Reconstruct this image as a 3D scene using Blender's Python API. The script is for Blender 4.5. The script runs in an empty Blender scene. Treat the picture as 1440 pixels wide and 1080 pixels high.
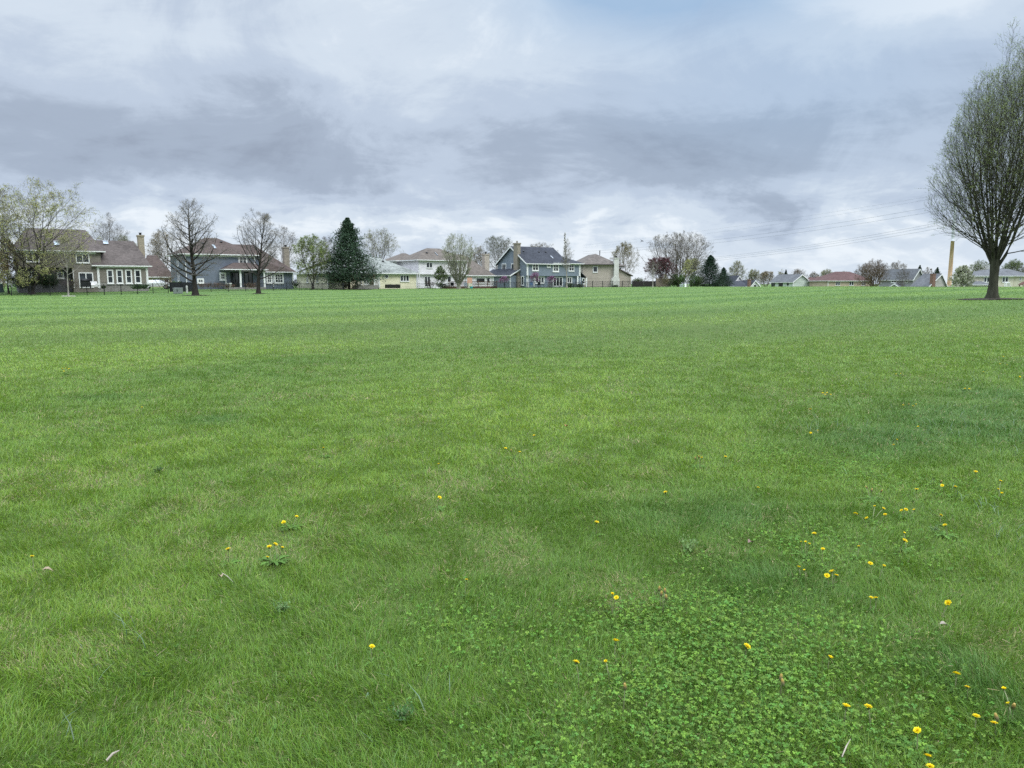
import bpy, math, random
import numpy as np
from mathutils import Vector, Matrix

scene = bpy.context.scene
COL = scene.collection
rad = math.radians

# ------------------------------------------------------------------ camera model
FPX = 1040.0                       # focal length in photo pixels (26 mm on 36 mm)
HZ = 398.0                         # horizon row in the photo
PITCH = math.atan((540 - HZ) / FPX)
EYE = 1.55
CP, SP = math.cos(PITCH), math.sin(PITCH)


def ray(u, v):
    a, b = (u - 720) / FPX, (540 - v) / FPX
    return np.array([a, CP + b * SP, -SP + b * CP])


def P(u, v, Y):
    d = ray(u, v)
    t = Y / d[1]
    return np.array([d[0] * t, Y, EYE + d[2] * t])


def K(u):                          # world x per metre of depth near the horizon
    return (u - 720) / FPX * CP


def gp(u, v, z=0.0):               # where a pixel meets the flat lawn (height z)
    d = ray(u, v)
    t = (z - EYE) / d[2]
    return np.array([d[0] * t, d[1] * t, z])


# ------------------------------------------------------------------ terrain
GY = np.array([0, 8, 25, 45, 70, 95, 110, 135, 160, 200, 300, 500.0])
GU = np.array([-0.80, -0.43, -0.20, 0.0, 0.25, 0.45, 0.72])
GZ = np.array([
    [0, 0, 0, 0, .03, .15, .70, .9, .9, .9, .9, .9],
    [0, 0, 0, 0, .00, .05, .45, .75, .9, .9, .9, .9],
    [0, 0, 0, .05, .15, .28, .38, .57, .64, .7, .7, .7],
    [0, 0, .02, .10, .22, .36, .43, .54, .62, .7, .6, .5],
    [0, 0, .05, .20, .40, .56, .64, .74, .76, -.2, -2, -2],
    [0, 0, .20, .45, .70, .85, .90, .92, .75, -.5, -2.4, -2.4],
    [0, .05, .35, .60, .85, 1.0, 1.0, .65, .1, -1.6, -2.6, -2.6]])


def smooth_interp(y, col):
    i = np.clip(np.searchsorted(GY, y) - 1, 0, len(GY) - 2)
    t = np.clip((y - GY[i]) / (GY[i + 1] - GY[i]), 0, 1)
    # monotone-ish cubic with finite difference tangents
    m = np.gradient(col, GY)
    h = GY[i + 1] - GY[i]
    t2, t3 = t * t, t * t * t
    return ((2 * t3 - 3 * t2 + 1) * col[i] + (t3 - 2 * t2 + t) * h * m[i]
            + (-2 * t3 + 3 * t2) * col[i + 1] + (t3 - t2) * h * m[i + 1])


def gz(x, y):
    x = np.asarray(x, float); y = np.asarray(y, float)
    yy = np.clip(y, 0, 500)
    u = np.clip(x / np.maximum(y, 12.0), GU[0], GU[-1])
    cols = np.stack([smooth_interp(yy, GZ[k]) for k in range(len(GU))], 0)
    j = np.clip(np.searchsorted(GU, u) - 1, 0, len(GU) - 2)
    t = (u - GU[j]) / (GU[j + 1] - GU[j])
    t = np.clip(t, 0, 1)
    a = np.take_along_axis(cols, j[None, ...], 0)[0]
    b = np.take_along_axis(cols, (j + 1)[None, ...], 0)[0]
    return a * (1 - t) + b * t


def gz1(x, y):
    return float(gz(np.array([x]), np.array([y]))[0])


# ------------------------------------------------------------------ noise
def _hash(ix, iy, seed):
    h = (ix.astype(np.int64) * 374761393 + iy.astype(np.int64) * 668265263 + seed * 974634777) & 0xFFFFFFFF
    h = ((h ^ (h >> 13)) * 1274126177) & 0xFFFFFFFF
    return ((h ^ (h >> 16)) & 0xFFFF) / 65535.0


def vnoise(x, y, seed=0):
    ix, iy = np.floor(x), np.floor(y)
    fx, fy = x - ix, y - iy
    fx = fx * fx * (3 - 2 * fx); fy = fy * fy * (3 - 2 * fy)
    a, b = _hash(ix, iy, seed), _hash(ix + 1, iy, seed)
    c, d = _hash(ix, iy + 1, seed), _hash(ix + 1, iy + 1, seed)
    return (a * (1 - fx) + b * fx) * (1 - fy) + (c * (1 - fx) + d * fx) * fy


def fbm(x, y, seed=0, oct=4):
    s, amp, tot = 0, 1.0, 0
    for k in range(oct):
        s = s + amp * vnoise(x * 2 ** k, y * 2 ** k, seed + k * 17)
        tot += amp; amp *= .55
    return s / tot


# ------------------------------------------------------------------ tagging and mesh building
def tag(o, label=None, cat=None, group=None, kind=None):
    if label: o['label'] = label
    if cat: o['category'] = cat
    if group: o['group'] = group
    if kind: o['kind'] = kind
    return o


def empty(name, loc, rz=0.0, label=None, cat=None, group=None):
    o = bpy.data.objects.new(name, None)
    o.empty_display_size = .3
    COL.objects.link(o)
    o.location = loc; o.rotation_euler = (0, 0, rz)
    return tag(o, label, cat, group)


def link(name, me, parent=None, loc=None):
    o = bpy.data.objects.new(name, me)
    COL.objects.link(o)
    if parent is not None: o.parent = parent
    if loc is not None: o.location = loc
    return o


def np_mesh(name, V, tris=None, quads=None, mats=(), tri_mat=None, quad_mat=None, col=None, smooth=False):
    me = bpy.data.meshes.new(name)
    V = np.asarray(V, np.float32)
    tris = np.zeros((0, 3), np.int32) if tris is None else np.asarray(tris, np.int32)
    quads = np.zeros((0, 4), np.int32) if quads is None else np.asarray(quads, np.int32)
    nt, nq = len(tris), len(quads)
    me.vertices.add(len(V)); me.vertices.foreach_set('co', V.ravel())
    me.loops.add(nt * 3 + nq * 4)
    me.loops.foreach_set('vertex_index', np.concatenate([tris.ravel(), quads.ravel()]))
    me.polygons.add(nt + nq)
    me.polygons.foreach_set('loop_start', np.concatenate([np.arange(nt) * 3, nt * 3 + np.arange(nq) * 4]).astype(np.int32))
    for m in mats: me.materials.append(m)
    if len(mats) > 1:
        mi = np.concatenate([np.zeros(nt, np.int32) if tri_mat is None else np.asarray(tri_mat, np.int32),
                             np.zeros(nq, np.int32) if quad_mat is None else np.asarray(quad_mat, np.int32)])
        me.polygons.foreach_set('material_index', mi)
    if smooth:
        me.polygons.foreach_set('use_smooth', np.ones(nt + nq, bool))
    me.update(calc_edges=True)
    if col is not None:
        at = me.color_attributes.new('Col', 'FLOAT_COLOR', 'POINT')
        c = np.ones((len(V), 4), np.float32); c[:, :3] = col
        at.data.foreach_set('color', c.ravel())
    return me


class MB:
    """collects boxes, prisms and tubes and links them as ONE mesh object"""
    def __init__(s):
        s.v, s.f = [], []

    def add(s, vs, fs):
        n = len(s.v)
        s.v += [tuple(float(c) for c in p) for p in vs]
        s.f += [tuple(i + n for i in f) for f in fs]
        return s

    def box(s, x0, x1, y0, y1, z0, z1):
        vs = [(x, y, z) for z in (z0, z1) for y in (y0, y1) for x in (x0, x1)]
        return s.add(vs, [(0, 2, 3, 1), (4, 5, 7, 6), (0, 1, 5, 4), (2, 6, 7, 3), (0, 4, 6, 2), (1, 3, 7, 5)])

    def pbox(s, pl, a0, a1, b0, b1, n0, n1):
        o, r, up, n = pl
        vs = [o + r * a + up * b + n * c for c in (n0, n1) for b in (b0, b1) for a in (a0, a1)]
        return s.add(vs, [(0, 2, 3, 1), (4, 5, 7, 6), (0, 1, 5, 4), (2, 6, 7, 3), (0, 4, 6, 2), (1, 3, 7, 5)])

    def bar(s, p, q, w, h=None, up=(0, 0, 1)):
        p, q = Vector(p), Vector(q); h = h or w
        d = (q - p).normalized(); upv = Vector(up)
        if abs(d.dot(upv)) > .98: upv = Vector((1, 0, 0))
        a = d.cross(upv).normalized() * (w / 2); b = a.cross(d).normalized() * (h / 2)
        vs = [e + sa * a + sb * b for e in (p, q) for sb in (-1, 1) for sa in (-1, 1)]
        return s.add(vs, [(0, 2, 3, 1), (4, 5, 7, 6), (0, 1, 5, 4), (2, 6, 7, 3), (0, 4, 6, 2), (1, 3, 7, 5)])

    def tube(s, pts, rs, n=8, cap=True):
        pts = [Vector(p) for p in pts]; rings = []
        base = len(s.v)
        for i, p in enumerate(pts):
            d = (pts[min(i + 1, len(pts) - 1)] - pts[max(i - 1, 0)]).normalized()
            ref = Vector((0, 0, 1)) if abs(d.z) < .9 else Vector((1, 0, 0))
            a = d.cross(ref).normalized(); b = d.cross(a).normalized()
            r = rs[i] if hasattr(rs, '__len__') else rs
            for k in range(n):
                t = 2 * math.pi * k / n
                s.v.append(tuple(p + a * (r * math.cos(t)) + b * (r * math.sin(t))))
        for i in range(len(pts) - 1):
            for k in range(n):
                k2 = (k + 1) % n
                s.f.append((base + i * n + k, base + i * n + k2, base + (i + 1) * n + k2, base + (i + 1) * n + k))
        if cap:
            s.f.append(tuple(base + k for k in range(n)))
            s.f.append(tuple(base + (len(pts) - 1) * n + k for k in reversed(range(n))))
        return s

    def lathe(s, prof, n=12, c=(0, 0, 0)):
        return s.tube([(c[0], c[1], c[2] + z) for r, z in prof], [max(r, 1e-4) for r, z in prof], n)

    def build(s, name, mat, parent=None, loc=None, smooth=False, bevel=0):
        me = bpy.data.meshes.new(name)
        me.from_pydata(s.v, [], s.f)
        me.materials.append(mat)
        if smooth:
            me.polygons.foreach_set('use_smooth', np.ones(len(me.polygons), bool))
        me.update()
        o = link(name, me, parent, loc)
        if bevel:
            m = o.modifiers.new('bevel', 'BEVEL'); m.width = bevel; m.segments = 2
        return o


# ------------------------------------------------------------------ materials
MATS = {}


def nt_new(name):
    m = bpy.data.materials.new(name); m.use_nodes = True
    nt = m.node_tree; nt.nodes.clear()
    out = nt.nodes.new('ShaderNodeOutputMaterial')
    return m, nt, out


def mat_plain(name, c, rough=.7, var=.12, scale=3.0, spec=.3, metal=0.0, stretch=(1, 1, 1), detail=5, bump=0.0):
    """paint / wood / stone with a procedural tone variation"""
    m, nt, out = nt_new(name)
    N = nt.nodes.new; L = nt.links.new
    b = N('ShaderNodeBsdfPrincipled')
    tc = N('ShaderNodeTexCoord'); mp = N('ShaderNodeMapping'); mp.inputs['Scale'].default_value = stretch
    nz = N('ShaderNodeTexNoise'); nz.inputs['Scale'].default_value = scale; nz.inputs['Detail'].default_value = detail
    L(tc.outputs['Object'], mp.inputs[0]); L(mp.outputs[0], nz.inputs['Vector'])
    r = N('ShaderNodeValToRGB')
    r.color_ramp.elements[0].position = .3; r.color_ramp.elements[1].position = .7
    r.color_ramp.elements[0].color = (*[max(0, x * (1 - var)) for x in c], 1)
    r.color_ramp.elements[1].color = (*[min(1, x * (1 + var)) for x in c], 1)
    L(nz.outputs['Fac'], r.inputs[0]); L(r.outputs[0], b.inputs['Base Color'])
    b.inputs['Roughness'].default_value = rough; b.inputs['Metallic'].default_value = metal
    b.inputs['Specular IOR Level'].default_value = spec
    if bump:
        bp = N('ShaderNodeBump'); bp.inputs['Strength'].default_value = bump
        L(nz.outputs['Fac'], bp.inputs['Height']); L(bp.outputs[0], b.inputs['Normal'])
    L(b.outputs[0], out.inputs[0])
    MATS[name] = m
    return m


def mat_siding(name, c, board=.16, rough=.65):
    """horizontal lap siding: a saw profile in z for the bump, faint dirt"""
    m, nt, out = nt_new(name)
    N = nt.nodes.new; L = nt.links.new
    b = N('ShaderNodeBsdfPrincipled'); b.inputs['Roughness'].default_value = rough; b.inputs['Specular IOR Level'].default_value = .25
    tc = N('ShaderNodeTexCoord'); sx = N('ShaderNodeSeparateXYZ'); L(tc.outputs['Object'], sx.inputs[0])
    dv = N('ShaderNodeMath'); dv.operation = 'DIVIDE'; dv.inputs[1].default_value = board; L(sx.outputs['Z'], dv.inputs[0])
    fr = N('ShaderNodeMath'); fr.operation = 'FRACT'; L(dv.outputs[0], fr.inputs[0])
    fl = N('ShaderNodeMath'); fl.operation = 'FLOOR'; L(dv.outputs[0], fl.inputs[0])
    wn = N('ShaderNodeTexWhiteNoise'); wn.noise_dimensions = '1D'; L(fl.outputs[0], wn.inputs['W'])
    nz = N('ShaderNodeTexNoise'); nz.inputs['Scale'].default_value = .8; nz.inputs['Detail'].default_value = 6
    L(tc.outputs['Object'], nz.inputs['Vector'])
    ad = N('ShaderNodeMath'); ad.operation = 'MULTIPLY_ADD'; ad.inputs[1].default_value = .35
    L(wn.outputs['Value'], ad.inputs[0]); L(nz.outputs['Fac'], ad.inputs[2])
    r = N('ShaderNodeValToRGB'); r.color_ramp.elements[0].position = .35; r.color_ramp.elements[1].position = 1.0
    r.color_ramp.elements[0].color = (*[x * .80 for x in c], 1); r.color_ramp.elements[1].color = (*[min(1, x * 1.12) for x in c], 1)
    L(ad.outputs[0], r.inputs[0]); L(r.outputs[0], b.inputs['Base Color'])
    bp = N('ShaderNodeBump'); bp.inputs['Strength'].default_value = .22; bp.inputs['Distance'].default_value = .02
    L(fr.outputs[0], bp.inputs['Height']); L(bp.outputs[0], b.inputs['Normal'])
    L(b.outputs[0], out.inputs[0])
    MATS[name] = m
    return m


def mat_shingle(name, c, var=.3, streak=None):
    """asphalt shingles: courses of tabs, plus weathering"""
    m, nt, out = nt_new(name)
    N = nt.nodes.new; L = nt.links.new
    b = N('ShaderNodeBsdfPrincipled'); b.inputs['Roughness'].default_value = .92; b.inputs['Specular IOR Level'].default_value = .2
    tc = N('ShaderNodeTexCoord')
    vo = N('ShaderNodeTexVoronoi'); vo.inputs['Scale'].default_value = 3.2
    mp = N('ShaderNodeMapping'); mp.inputs['Scale'].default_value = (1, 1, 2.2); L(tc.outputs['Object'], mp.inputs[0]); L(mp.outputs[0], vo.inputs['Vector'])
    sv = N('ShaderNodeSeparateColor'); L(vo.outputs['Color'], sv.inputs[0])
    nz = N('ShaderNodeTexNoise'); nz.inputs['Scale'].default_value = .38; nz.inputs['Detail'].default_value = 8; nz.inputs['Roughness'].default_value = .65
    L(tc.outputs['Object'], nz.inputs['Vector'])
    ad = N('ShaderNodeMath'); ad.operation = 'MULTIPLY_ADD'; ad.inputs[1].default_value = .45; L(sv.outputs[0], ad.inputs[0]); L(nz.outputs['Fac'], ad.inputs[2])
    r = N('ShaderNodeValToRGB'); r.color_ramp.elements[0].position = .4; r.color_ramp.elements[1].position = 1.0
    r.color_ramp.elements[0].color = (*[x * (1 - var) for x in (streak or c)], 1); r.color_ramp.elements[1].color = (*[x * (1 + var) for x in c], 1)
    L(ad.outputs[0], r.inputs[0]); L(r.outputs[0], b.inputs['Base Color'])
    bp = N('ShaderNodeBump'); bp.inputs['Strength'].default_value = .2; bp.inputs['Distance'].default_value = .02
    L(sv.outputs[0], bp.inputs['Height']); L(bp.outputs[0], b.inputs['Normal'])
    L(b.outputs[0], out.inputs[0])
    MATS[name] = m
    return m


def mat_brick(name, c, mortar=(.35, .33, .3), scale=3.0):
    m, nt, out = nt_new(name)
    N = nt.nodes.new; L = nt.links.new
    b = N('ShaderNodeBsdfPrincipled'); b.inputs['Roughness'].default_value = .9
    tc = N('ShaderNodeTexCoord'); sx = N('ShaderNodeSeparateXYZ'); L(tc.outputs['Object'], sx.inputs[0])
    ad = N('ShaderNodeMath'); L(sx.outputs[0], ad.inputs[0]); L(sx.outputs[1], ad.inputs[1])
    cb = N('ShaderNodeCombineXYZ'); L(ad.outputs[0], cb.inputs[0]); L(sx.outputs[2], cb.inputs[1])
    bt = N('ShaderNodeTexBrick'); bt.inputs['Scale'].default_value = scale
    bt.inputs['Color1'].default_value = (*[x * 1.2 for x in c], 1); bt.inputs['Color2'].default_value = (*[x * .75 for x in c], 1)
    bt.inputs['Mortar'].default_value = (*mortar, 1)
    L(cb.outputs[0], bt.inputs['Vector']); L(bt.outputs['Color'], b.inputs['Base Color'])
    L(b.outputs[0], out.inputs[0])
    MATS[name] = m
    return m


def mat_leaf(name, trans=.3, rough=.5, spec=.3, tint=(1, 1, 1)):
    """leaf and grass surface: colour from the mesh's own per-leaf tone"""
    m, nt, out = nt_new(name)
    N = nt.nodes.new; L = nt.links.new
    at = N('ShaderNodeAttribute'); at.attribute_name = 'Col'
    b = N('ShaderNodeBsdfPrincipled'); b.inputs['Roughness'].default_value = rough; b.inputs['Specular IOR Level'].default_value = spec
    L(at.outputs['Color'], b.inputs['Base Color'])
    tr = N('ShaderNodeBsdfTranslucent'); L(at.outputs['Color'], tr.inputs['Color'])
    mx = N('ShaderNodeMixShader'); mx.inputs[0].default_value = trans
    L(b.outputs[0], mx.inputs[1]); L(tr.outputs[0], mx.inputs[2]); L(mx.outputs[0], out.inputs[0])
    MATS[name] = m
    return m


def mat_bark(name, c, scale=6):
    return mat_plain(name, c, rough=.95, var=.35, scale=scale, spec=.1, stretch=(1, 1, .25), bump=.6)


def mat_glass(name, c=(.02, .025, .03), rough=.08):
    m, nt, out = nt_new(name)
    N = nt.nodes.new; L = nt.links.new
    b = N('ShaderNodeBsdfPrincipled'); b.inputs['Roughness'].default_value = rough; b.inputs['Specular IOR Level'].default_value = .5
    tc = N('ShaderNodeTexCoord'); nz = N('ShaderNodeTexNoise'); nz.inputs['Scale'].default_value = .9; nz.inputs['Detail'].default_value = 3
    L(tc.outputs['Object'], nz.inputs['Vector'])
    r = N('ShaderNodeValToRGB'); r.color_ramp.elements[0].position = .4; r.color_ramp.elements[1].position = .65
    r.color_ramp.elements[0].color = (*[x * .5 for x in c], 1); r.color_ramp.elements[1].color = (*[x * 2.2 for x in c], 1)
    L(nz.outputs['Fac'], r.inputs[0]); L(r.outputs[0], b.inputs['Base Color'])
    L(b.outputs[0], out.inputs[0])
    MATS[name] = m
    return m


random.seed(4)
WHITE = mat_plain('white_paint', (.74, .74, .73), .6, .06)
BLACK = mat_plain('black_metal', (.012, .013, .015), .5, .2)
GLASS = mat_glass('window_glass')
GLASS_BLUE = mat_glass('skylight_glass', (.25, .32, .38), .15)
STONE = mat_brick('tan_brick', (.30, .25, .18), (.33, .30, .26))
STONE2 = mat_brick('fieldstone', (.25, .215, .17), (.26, .24, .21), 2.2)
WHITEBRICK = mat_brick('white_brick', (.62, .61, .57), (.5, .49, .46))
REDBRICK = mat_brick('red_brick', (.17, .085, .06), (.25, .2, .17))
PLINTH = mat_brick('grey_block', (.24, .23, .21), (.2, .19, .18), 2.0)
# ------------------------------------------------------------------ trees
def rot_about(d, axis, ang):
    c, s = np.cos(ang)[:, None], np.sin(ang)[:, None]
    return d * c + np.cross(axis, d) * s + axis * (np.sum(axis * d, 1)[:, None]) * (1 - c)


def nrm(a):
    return a / np.maximum(np.linalg.norm(a, axis=-1, keepdims=True), 1e-9)


def grow(rng, start, d, length, r0, r1, K, trop, jit):
    """polylines: (N,K,3) points and (N,K) radii"""
    N = len(start)
    pts = np.zeros((N, K, 3)); pts[:, 0] = start
    rr = r0[:, None] * (1 - np.linspace(0, 1, K)[None, :]) + r1[:, None] * np.linspace(0, 1, K)[None, :]
    d = d.copy()
    for k in range(1, K):
        pts[:, k] = pts[:, k - 1] + d * (length / (K - 1))[:, None]
        d = nrm(d + np.array([0, 0, 1.0]) * (trop if np.isscalar(trop) else trop[:, None]) + rng.normal(0, jit, (N, 3)))
    return pts, rr


def spawn(rng, pts, rr, n, t0, t1, ang, up=0.0):
    """children on each polyline: positions, directions, radius there, parent index, t"""
    N, Kk, _ = pts.shape
    par = np.repeat(np.arange(N), n)
    t = np.tile((np.arange(n) + .5) / n, N) + rng.uniform(-.45, .45, N * n) / n
    t = t0 + (t1 - t0) * np.clip(t, 0, 1)
    f = t * (Kk - 1); i = np.clip(f.astype(int), 0, Kk - 2); w = (f - i)[:, None]
    pos = pts[par, i] * (1 - w) + pts[par, i + 1] * w
    tan = nrm(pts[par, i + 1] - pts[par, i])
    rad_ = rr[par, i] * (1 - w[:, 0]) + rr[par, i + 1] * w[:, 0]
    ref = np.where(np.abs(tan[:, 2:3]) > .9, np.array([[1.0, 0, 0]]), np.array([[0, 0, 1.0]]))
    ax = nrm(np.cross(tan, ref))
    az = np.tile(np.arange(n) * 2.39996, N) + np.repeat(rng.uniform(0, 6.28, N), n) + rng.normal(0, .35, N * n)
    ax = rot_about(ax, tan, az)
    a = (ang if np.isscalar(ang) else ang(t)) * rng.uniform(.75, 1.25, N * n)
    d = rot_about(tan, ax, a)
    d[:, 2] += up
    return pos, nrm(d), rad_, par, t


def tubes(pts, rr, n):
    N, Kk, _ = pts.shape
    tan = np.empty_like(pts)
    tan[:, 1:-1] = pts[:, 2:] - pts[:, :-2]; tan[:, 0] = pts[:, 1] - pts[:, 0]; tan[:, -1] = pts[:, -1] - pts[:, -2]
    tan = nrm(tan)
    ref = np.where(np.abs(tan[..., 2:3]) > .92, np.array([1.0, 0, 0]), np.array([0, 0, 1.0]))
    a = nrm(np.cross(tan, ref)); b = np.cross(tan, a)
    th = np.arange(n) * 2 * np.pi / n
    V = pts[:, :, None, :] + rr[:, :, None, None] * (a[:, :, None, :] * np.cos(th)[None, None, :, None] + b[:, :, None, :] * np.sin(th)[None, None, :, None])
    base = (np.arange(N) * Kk * n)[:, None, None]
    k = np.arange(Kk - 1)[None, :, None] * n; j = np.arange(n)[None, None, :]; j2 = (j + 1) % n
    Q = np.stack([base + k + j, base + k + j2, base + k + n + j2, base + k + n + j], -1)
    return V.reshape(-1, 3), Q.reshape(-1, 4)


class Geo:
    def __init__(s):
        s.V, s.T, s.Q, s.C, s.tm, s.qm, s.n = [], [], [], [], [], [], 0

    def add(s, V, T=None, Q=None, col=(1, 1, 1), mat=0):
        V = np.asarray(V)
        s.V.append(V)
        if T is not None and len(T): s.T.append(T + s.n); s.tm.append(np.full(len(T), mat))
        if Q is not None and len(Q): s.Q.append(Q + s.n); s.qm.append(np.full(len(Q), mat))
        s.C.append(np.broadcast_to(np.asarray(col, float), (len(V), 3)))
        s.n += len(V)

    def mesh(s, name, mats, smooth=False):
        cat = lambda L, w: np.concatenate(L) if L else np.zeros((0, w), int)
        cat1 = lambda L: np.concatenate(L) if L else np.zeros(0, int)
        return np_mesh(name, np.concatenate(s.V), cat(s.T, 3), cat(s.Q, 4), mats, cat1(s.tm), cat1(s.qm), np.concatenate(s.C), smooth)


def leaf_quads(rng, pos, size, cols, droop=0.0, aspect=.55):
    """little rhombic leaves of random attitude at pos"""
    n = len(pos)
    d = nrm(rng.normal(0, 1, (n, 3)) + np.array([0, 0, -droop]))
    w = nrm(np.cross(d, rng.normal(0, 1, (n, 3))))
    L = (size * rng.uniform(.6, 1.4, n))[:, None]
    fold = np.cross(d, w) * L * .12
    V = np.stack([pos, pos + d * L * .5 + w * L * aspect * .5 + fold, pos + d * L, pos + d * L * .5 - w * L * aspect * .5 + fold], 1).reshape(-1, 3)
    Q = np.arange(n * 4).reshape(n, 4)
    return V, Q, np.repeat(cols, 4, 0)


def env_clip(pts, rr, env, H, R, cx, rng, lob=1.0):
    """shrinks branches whose tips leave the crown's outline"""
    hs = np.array([e[0] for e in env]) * H; rs = np.array([e[1] for e in env]) * R
    N = len(pts)
    ph = rng.uniform(0, 6.28, 4)

    def inside(p):
        z = p[..., 2]; c = np.interp(z, [0, H], [0, cx])
        x, y = p[..., 0] - c, p[..., 1]
        az = np.arctan2(y, x)
        lim = np.interp(z, hs, rs, left=rs[0], right=0) * (1 + lob * .13 * np.sin(az * 3 + ph[0] + z / H * 5) + lob * .10 * np.sin(az * 5 + ph[1] - z / H * 9))
        return (np.hypot(x, y) <= lim) & (z < H * 1.0)
    best = np.ones(N)
    s = np.ones(N)
    for k in range(9):
        tip = pts[:, 0] + (pts[:, -1] - pts[:, 0]) * s[:, None]
        ok = inside(tip)
        s = np.where(ok, s, s * .86)
    s *= rng.uniform(.82, 1.05, N)
    pts = pts[:, :1] + (pts - pts[:, :1]) * s[:, None, None]
    return pts, rr, s


BARE = dict(hb=.18, leaders=1, spread=.0, n1=24, n2=8, n3=7, n4=4, a1=(1.25, .6), trop1=.10, leaf=0)


def make_tree(seed, H, R, r0, env, bark, leafmat, hb=.18, leaders=1, spread=.25, n1=26, n2=8, n3=6, n4=3, a1=(1.2, .55),
              trop1=.10, trop2=.05, jit=.09, leaves=0, leaf_size=.12, leaf_cols=((.1, .15, .04),), leaf_low=0.0, cx=0.0, twig=.008, l1s=1.0, flare=1.6,
              t_lead=.95, droop=0.0, lean=(0, 0), up2=.0, lat=.5, twigmat=None, limb=.62, a2=.75, lead_r=(.3, .5), lob=1.0):
    """returns (trunk mesh, crown mesh)"""
    rng = np.random.default_rng(seed)
    trunk, crown = Geo(), Geo()
    # trunk and leaders
    if leaders == 1:
        st = np.zeros((1, 3)); d = nrm(np.array([[lean[0], lean[1], 1.0]]))
        L0, R0 = grow(rng, st, d, np.array([H * t_lead]), np.array([r0]), np.array([r0 * .08]), 14, .02, .035)
        hcur = L0[0, :, 2] / H
        R0[0] *= 1 + (flare - 1) * np.exp(-hcur * 45)
        R0[0] = np.maximum(R0[0] * np.where(hcur > hb, .85, 1), .01)
        lead, lr = L0, R0
        t_start = hb / t_lead
    else:
        zt = hb * H
        stem = np.array([[[0, 0, -.2], [0, 0, .05], [0.0, 0, .12 * zt + .1], [lean[0] * zt * .4, 0, zt * .45], [lean[0] * zt * .7, 0, zt * .75], [lean[0] * zt, 0, zt * 1.1]]])
        sr = r0 * np.array([[flare * 1.08, flare, 1 + (flare - 1) * .35, .97, .97, 1.1]])
        V, Q = tubes(stem, sr, 14); trunk.add(V, None, Q)
        az = np.arange(leaders) * 2.39996 + rng.uniform(0, 6.28)
        inc = spread * np.sqrt((np.arange(leaders) + .3) / leaders)
        st = np.stack([np.cos(az) * r0 * .55 + lean[0] * zt, np.sin(az) * r0 * .55, np.full(leaders, zt * .88) + rng.uniform(0, .22, leaders) * zt], 1)
        d = np.stack([np.cos(az) * np.sin(inc), np.sin(az) * np.sin(inc), np.cos(inc)], 1)
        ln = H * (1 - hb) * rng.uniform(.9, 1.02, leaders) / np.maximum(np.cos(inc * .6), .5)
        lead, lr = grow(rng, st, d, ln, r0 * rng.uniform(*lead_r, leaders), np.full(leaders, .012), 14, trop1, .05)
        lead, lr, s = env_clip(lead, lr, env, H, R, cx, rng, lob)
        t_start = .06
    V, Q = tubes(lead, lr, 9); trunk.add(V, None, Q)
    # limbs
    a_lo, a_hi = a1
    pos, d, rp, par, t = spawn(rng, lead, lr, n1, t_start, .97, lambda t: a_lo + (a_hi - a_lo) * t, 0)
    h = pos[:, 2] / H
    er = np.interp(np.clip(h + .08, 0, 1), [e[0] for e in env], [e[1] for e in env]) * R
    ln = (er * 1.5 + .08 * H) * rng.uniform(.8, 1.1, len(pos)) * l1s
    r1b = np.minimum(rp * limb, r0 * .36)
    B1, R1 = grow(rng, pos, d, ln, r1b, r1b * .15 + .004, 8, trop1, jit)
    B1, R1, s1 = env_clip(B1, R1, env, H, R, cx, rng, lob); ln1 = ln * s1
    V, Q = tubes(B1, R1, 5); trunk.add(V, None, Q)
    # branches
    pos, d, rp, par, t = spawn(rng, B1, R1, n2, .12, .98, a2, up2)
    ln = ln1[par] * (1.05 - .75 * t) * lat * rng.uniform(.6, 1.2, len(pos)) + .04 * H * .3
    rb = np.minimum(rp * .6, .05 * r0 / .25 + .01)
    B2, R2 = grow(rng, pos, d, ln, rb, rb * .3 + .003, 6, trop2, jit * 1.2)
    B2, R2, s2 = env_clip(B2, R2, env, H, R, cx, rng, lob); ln2 = ln * s2
    V, Q = tubes(B2, R2, 3); crown.add(V, None, Q)
    twigs = [B2]
    if n3:
        pos, d, rp, par, t = spawn(rng, B2, R2, n3, .15, 1.0, .7, up2 - droop)
        ln = ln2[par] * (1.0 - .6 * t) * .55 * rng.uniform(.6, 1.3, len(pos)) + .012 * H
        rb = np.maximum(np.minimum(rp * .7, .022), twig)
        B3, R3 = grow(rng, pos, d, ln, rb, np.full(len(pos), twig * .6), 4, trop2 - droop * .5, jit * 1.3)
        V, Q = tubes(B3, R3, 3); crown.add(V, None, Q)
        twigs.append(B3)
        if n4:
            pos, d, rp, par, t = spawn(rng, B3, R3, n4, .2, 1.0, .65, up2 - droop)
            l4 = ln[par] * .5 * rng.uniform(.6, 1.3, len(pos)) + .006 * H
            B4, R4 = grow(rng, pos, d, l4, np.full(len(pos), twig * .9), np.full(len(pos), twig * .5), 3, trop2 - droop, jit * 1.3)
            V, Q = tubes(B4, R4, 3); crown.add(V, None, Q)
            twigs.append(B4)
    if leaves:
        src = twigs[-1] if len(twigs) > 1 else twigs[0]
        n, k = src.shape[:2]
        w = np.interp(src[:, 0, 2] / H, [0, .5, 1], [1 + leaf_low, 1, max(.1, 1 - leaf_low)]); w /= w.sum()
        i = rng.choice(n, leaves, p=w); f = rng.uniform(.2, 1, leaves) * (k - 1); a = np.clip(f.astype(int), 0, k - 2); ww = (f - a)[:, None]
        pos = src[i, a] * (1 - ww) + src[i, a + 1] * ww + rng.normal(0, leaf_size * .5, (leaves, 3))
        lc = np.array(leaf_cols)
        tone = lc[rng.integers(0, len(lc), n)][i] * rng.uniform(.7, 1.3, (n, 1))[i] * rng.uniform(.8, 1.2, (leaves, 1))
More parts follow.
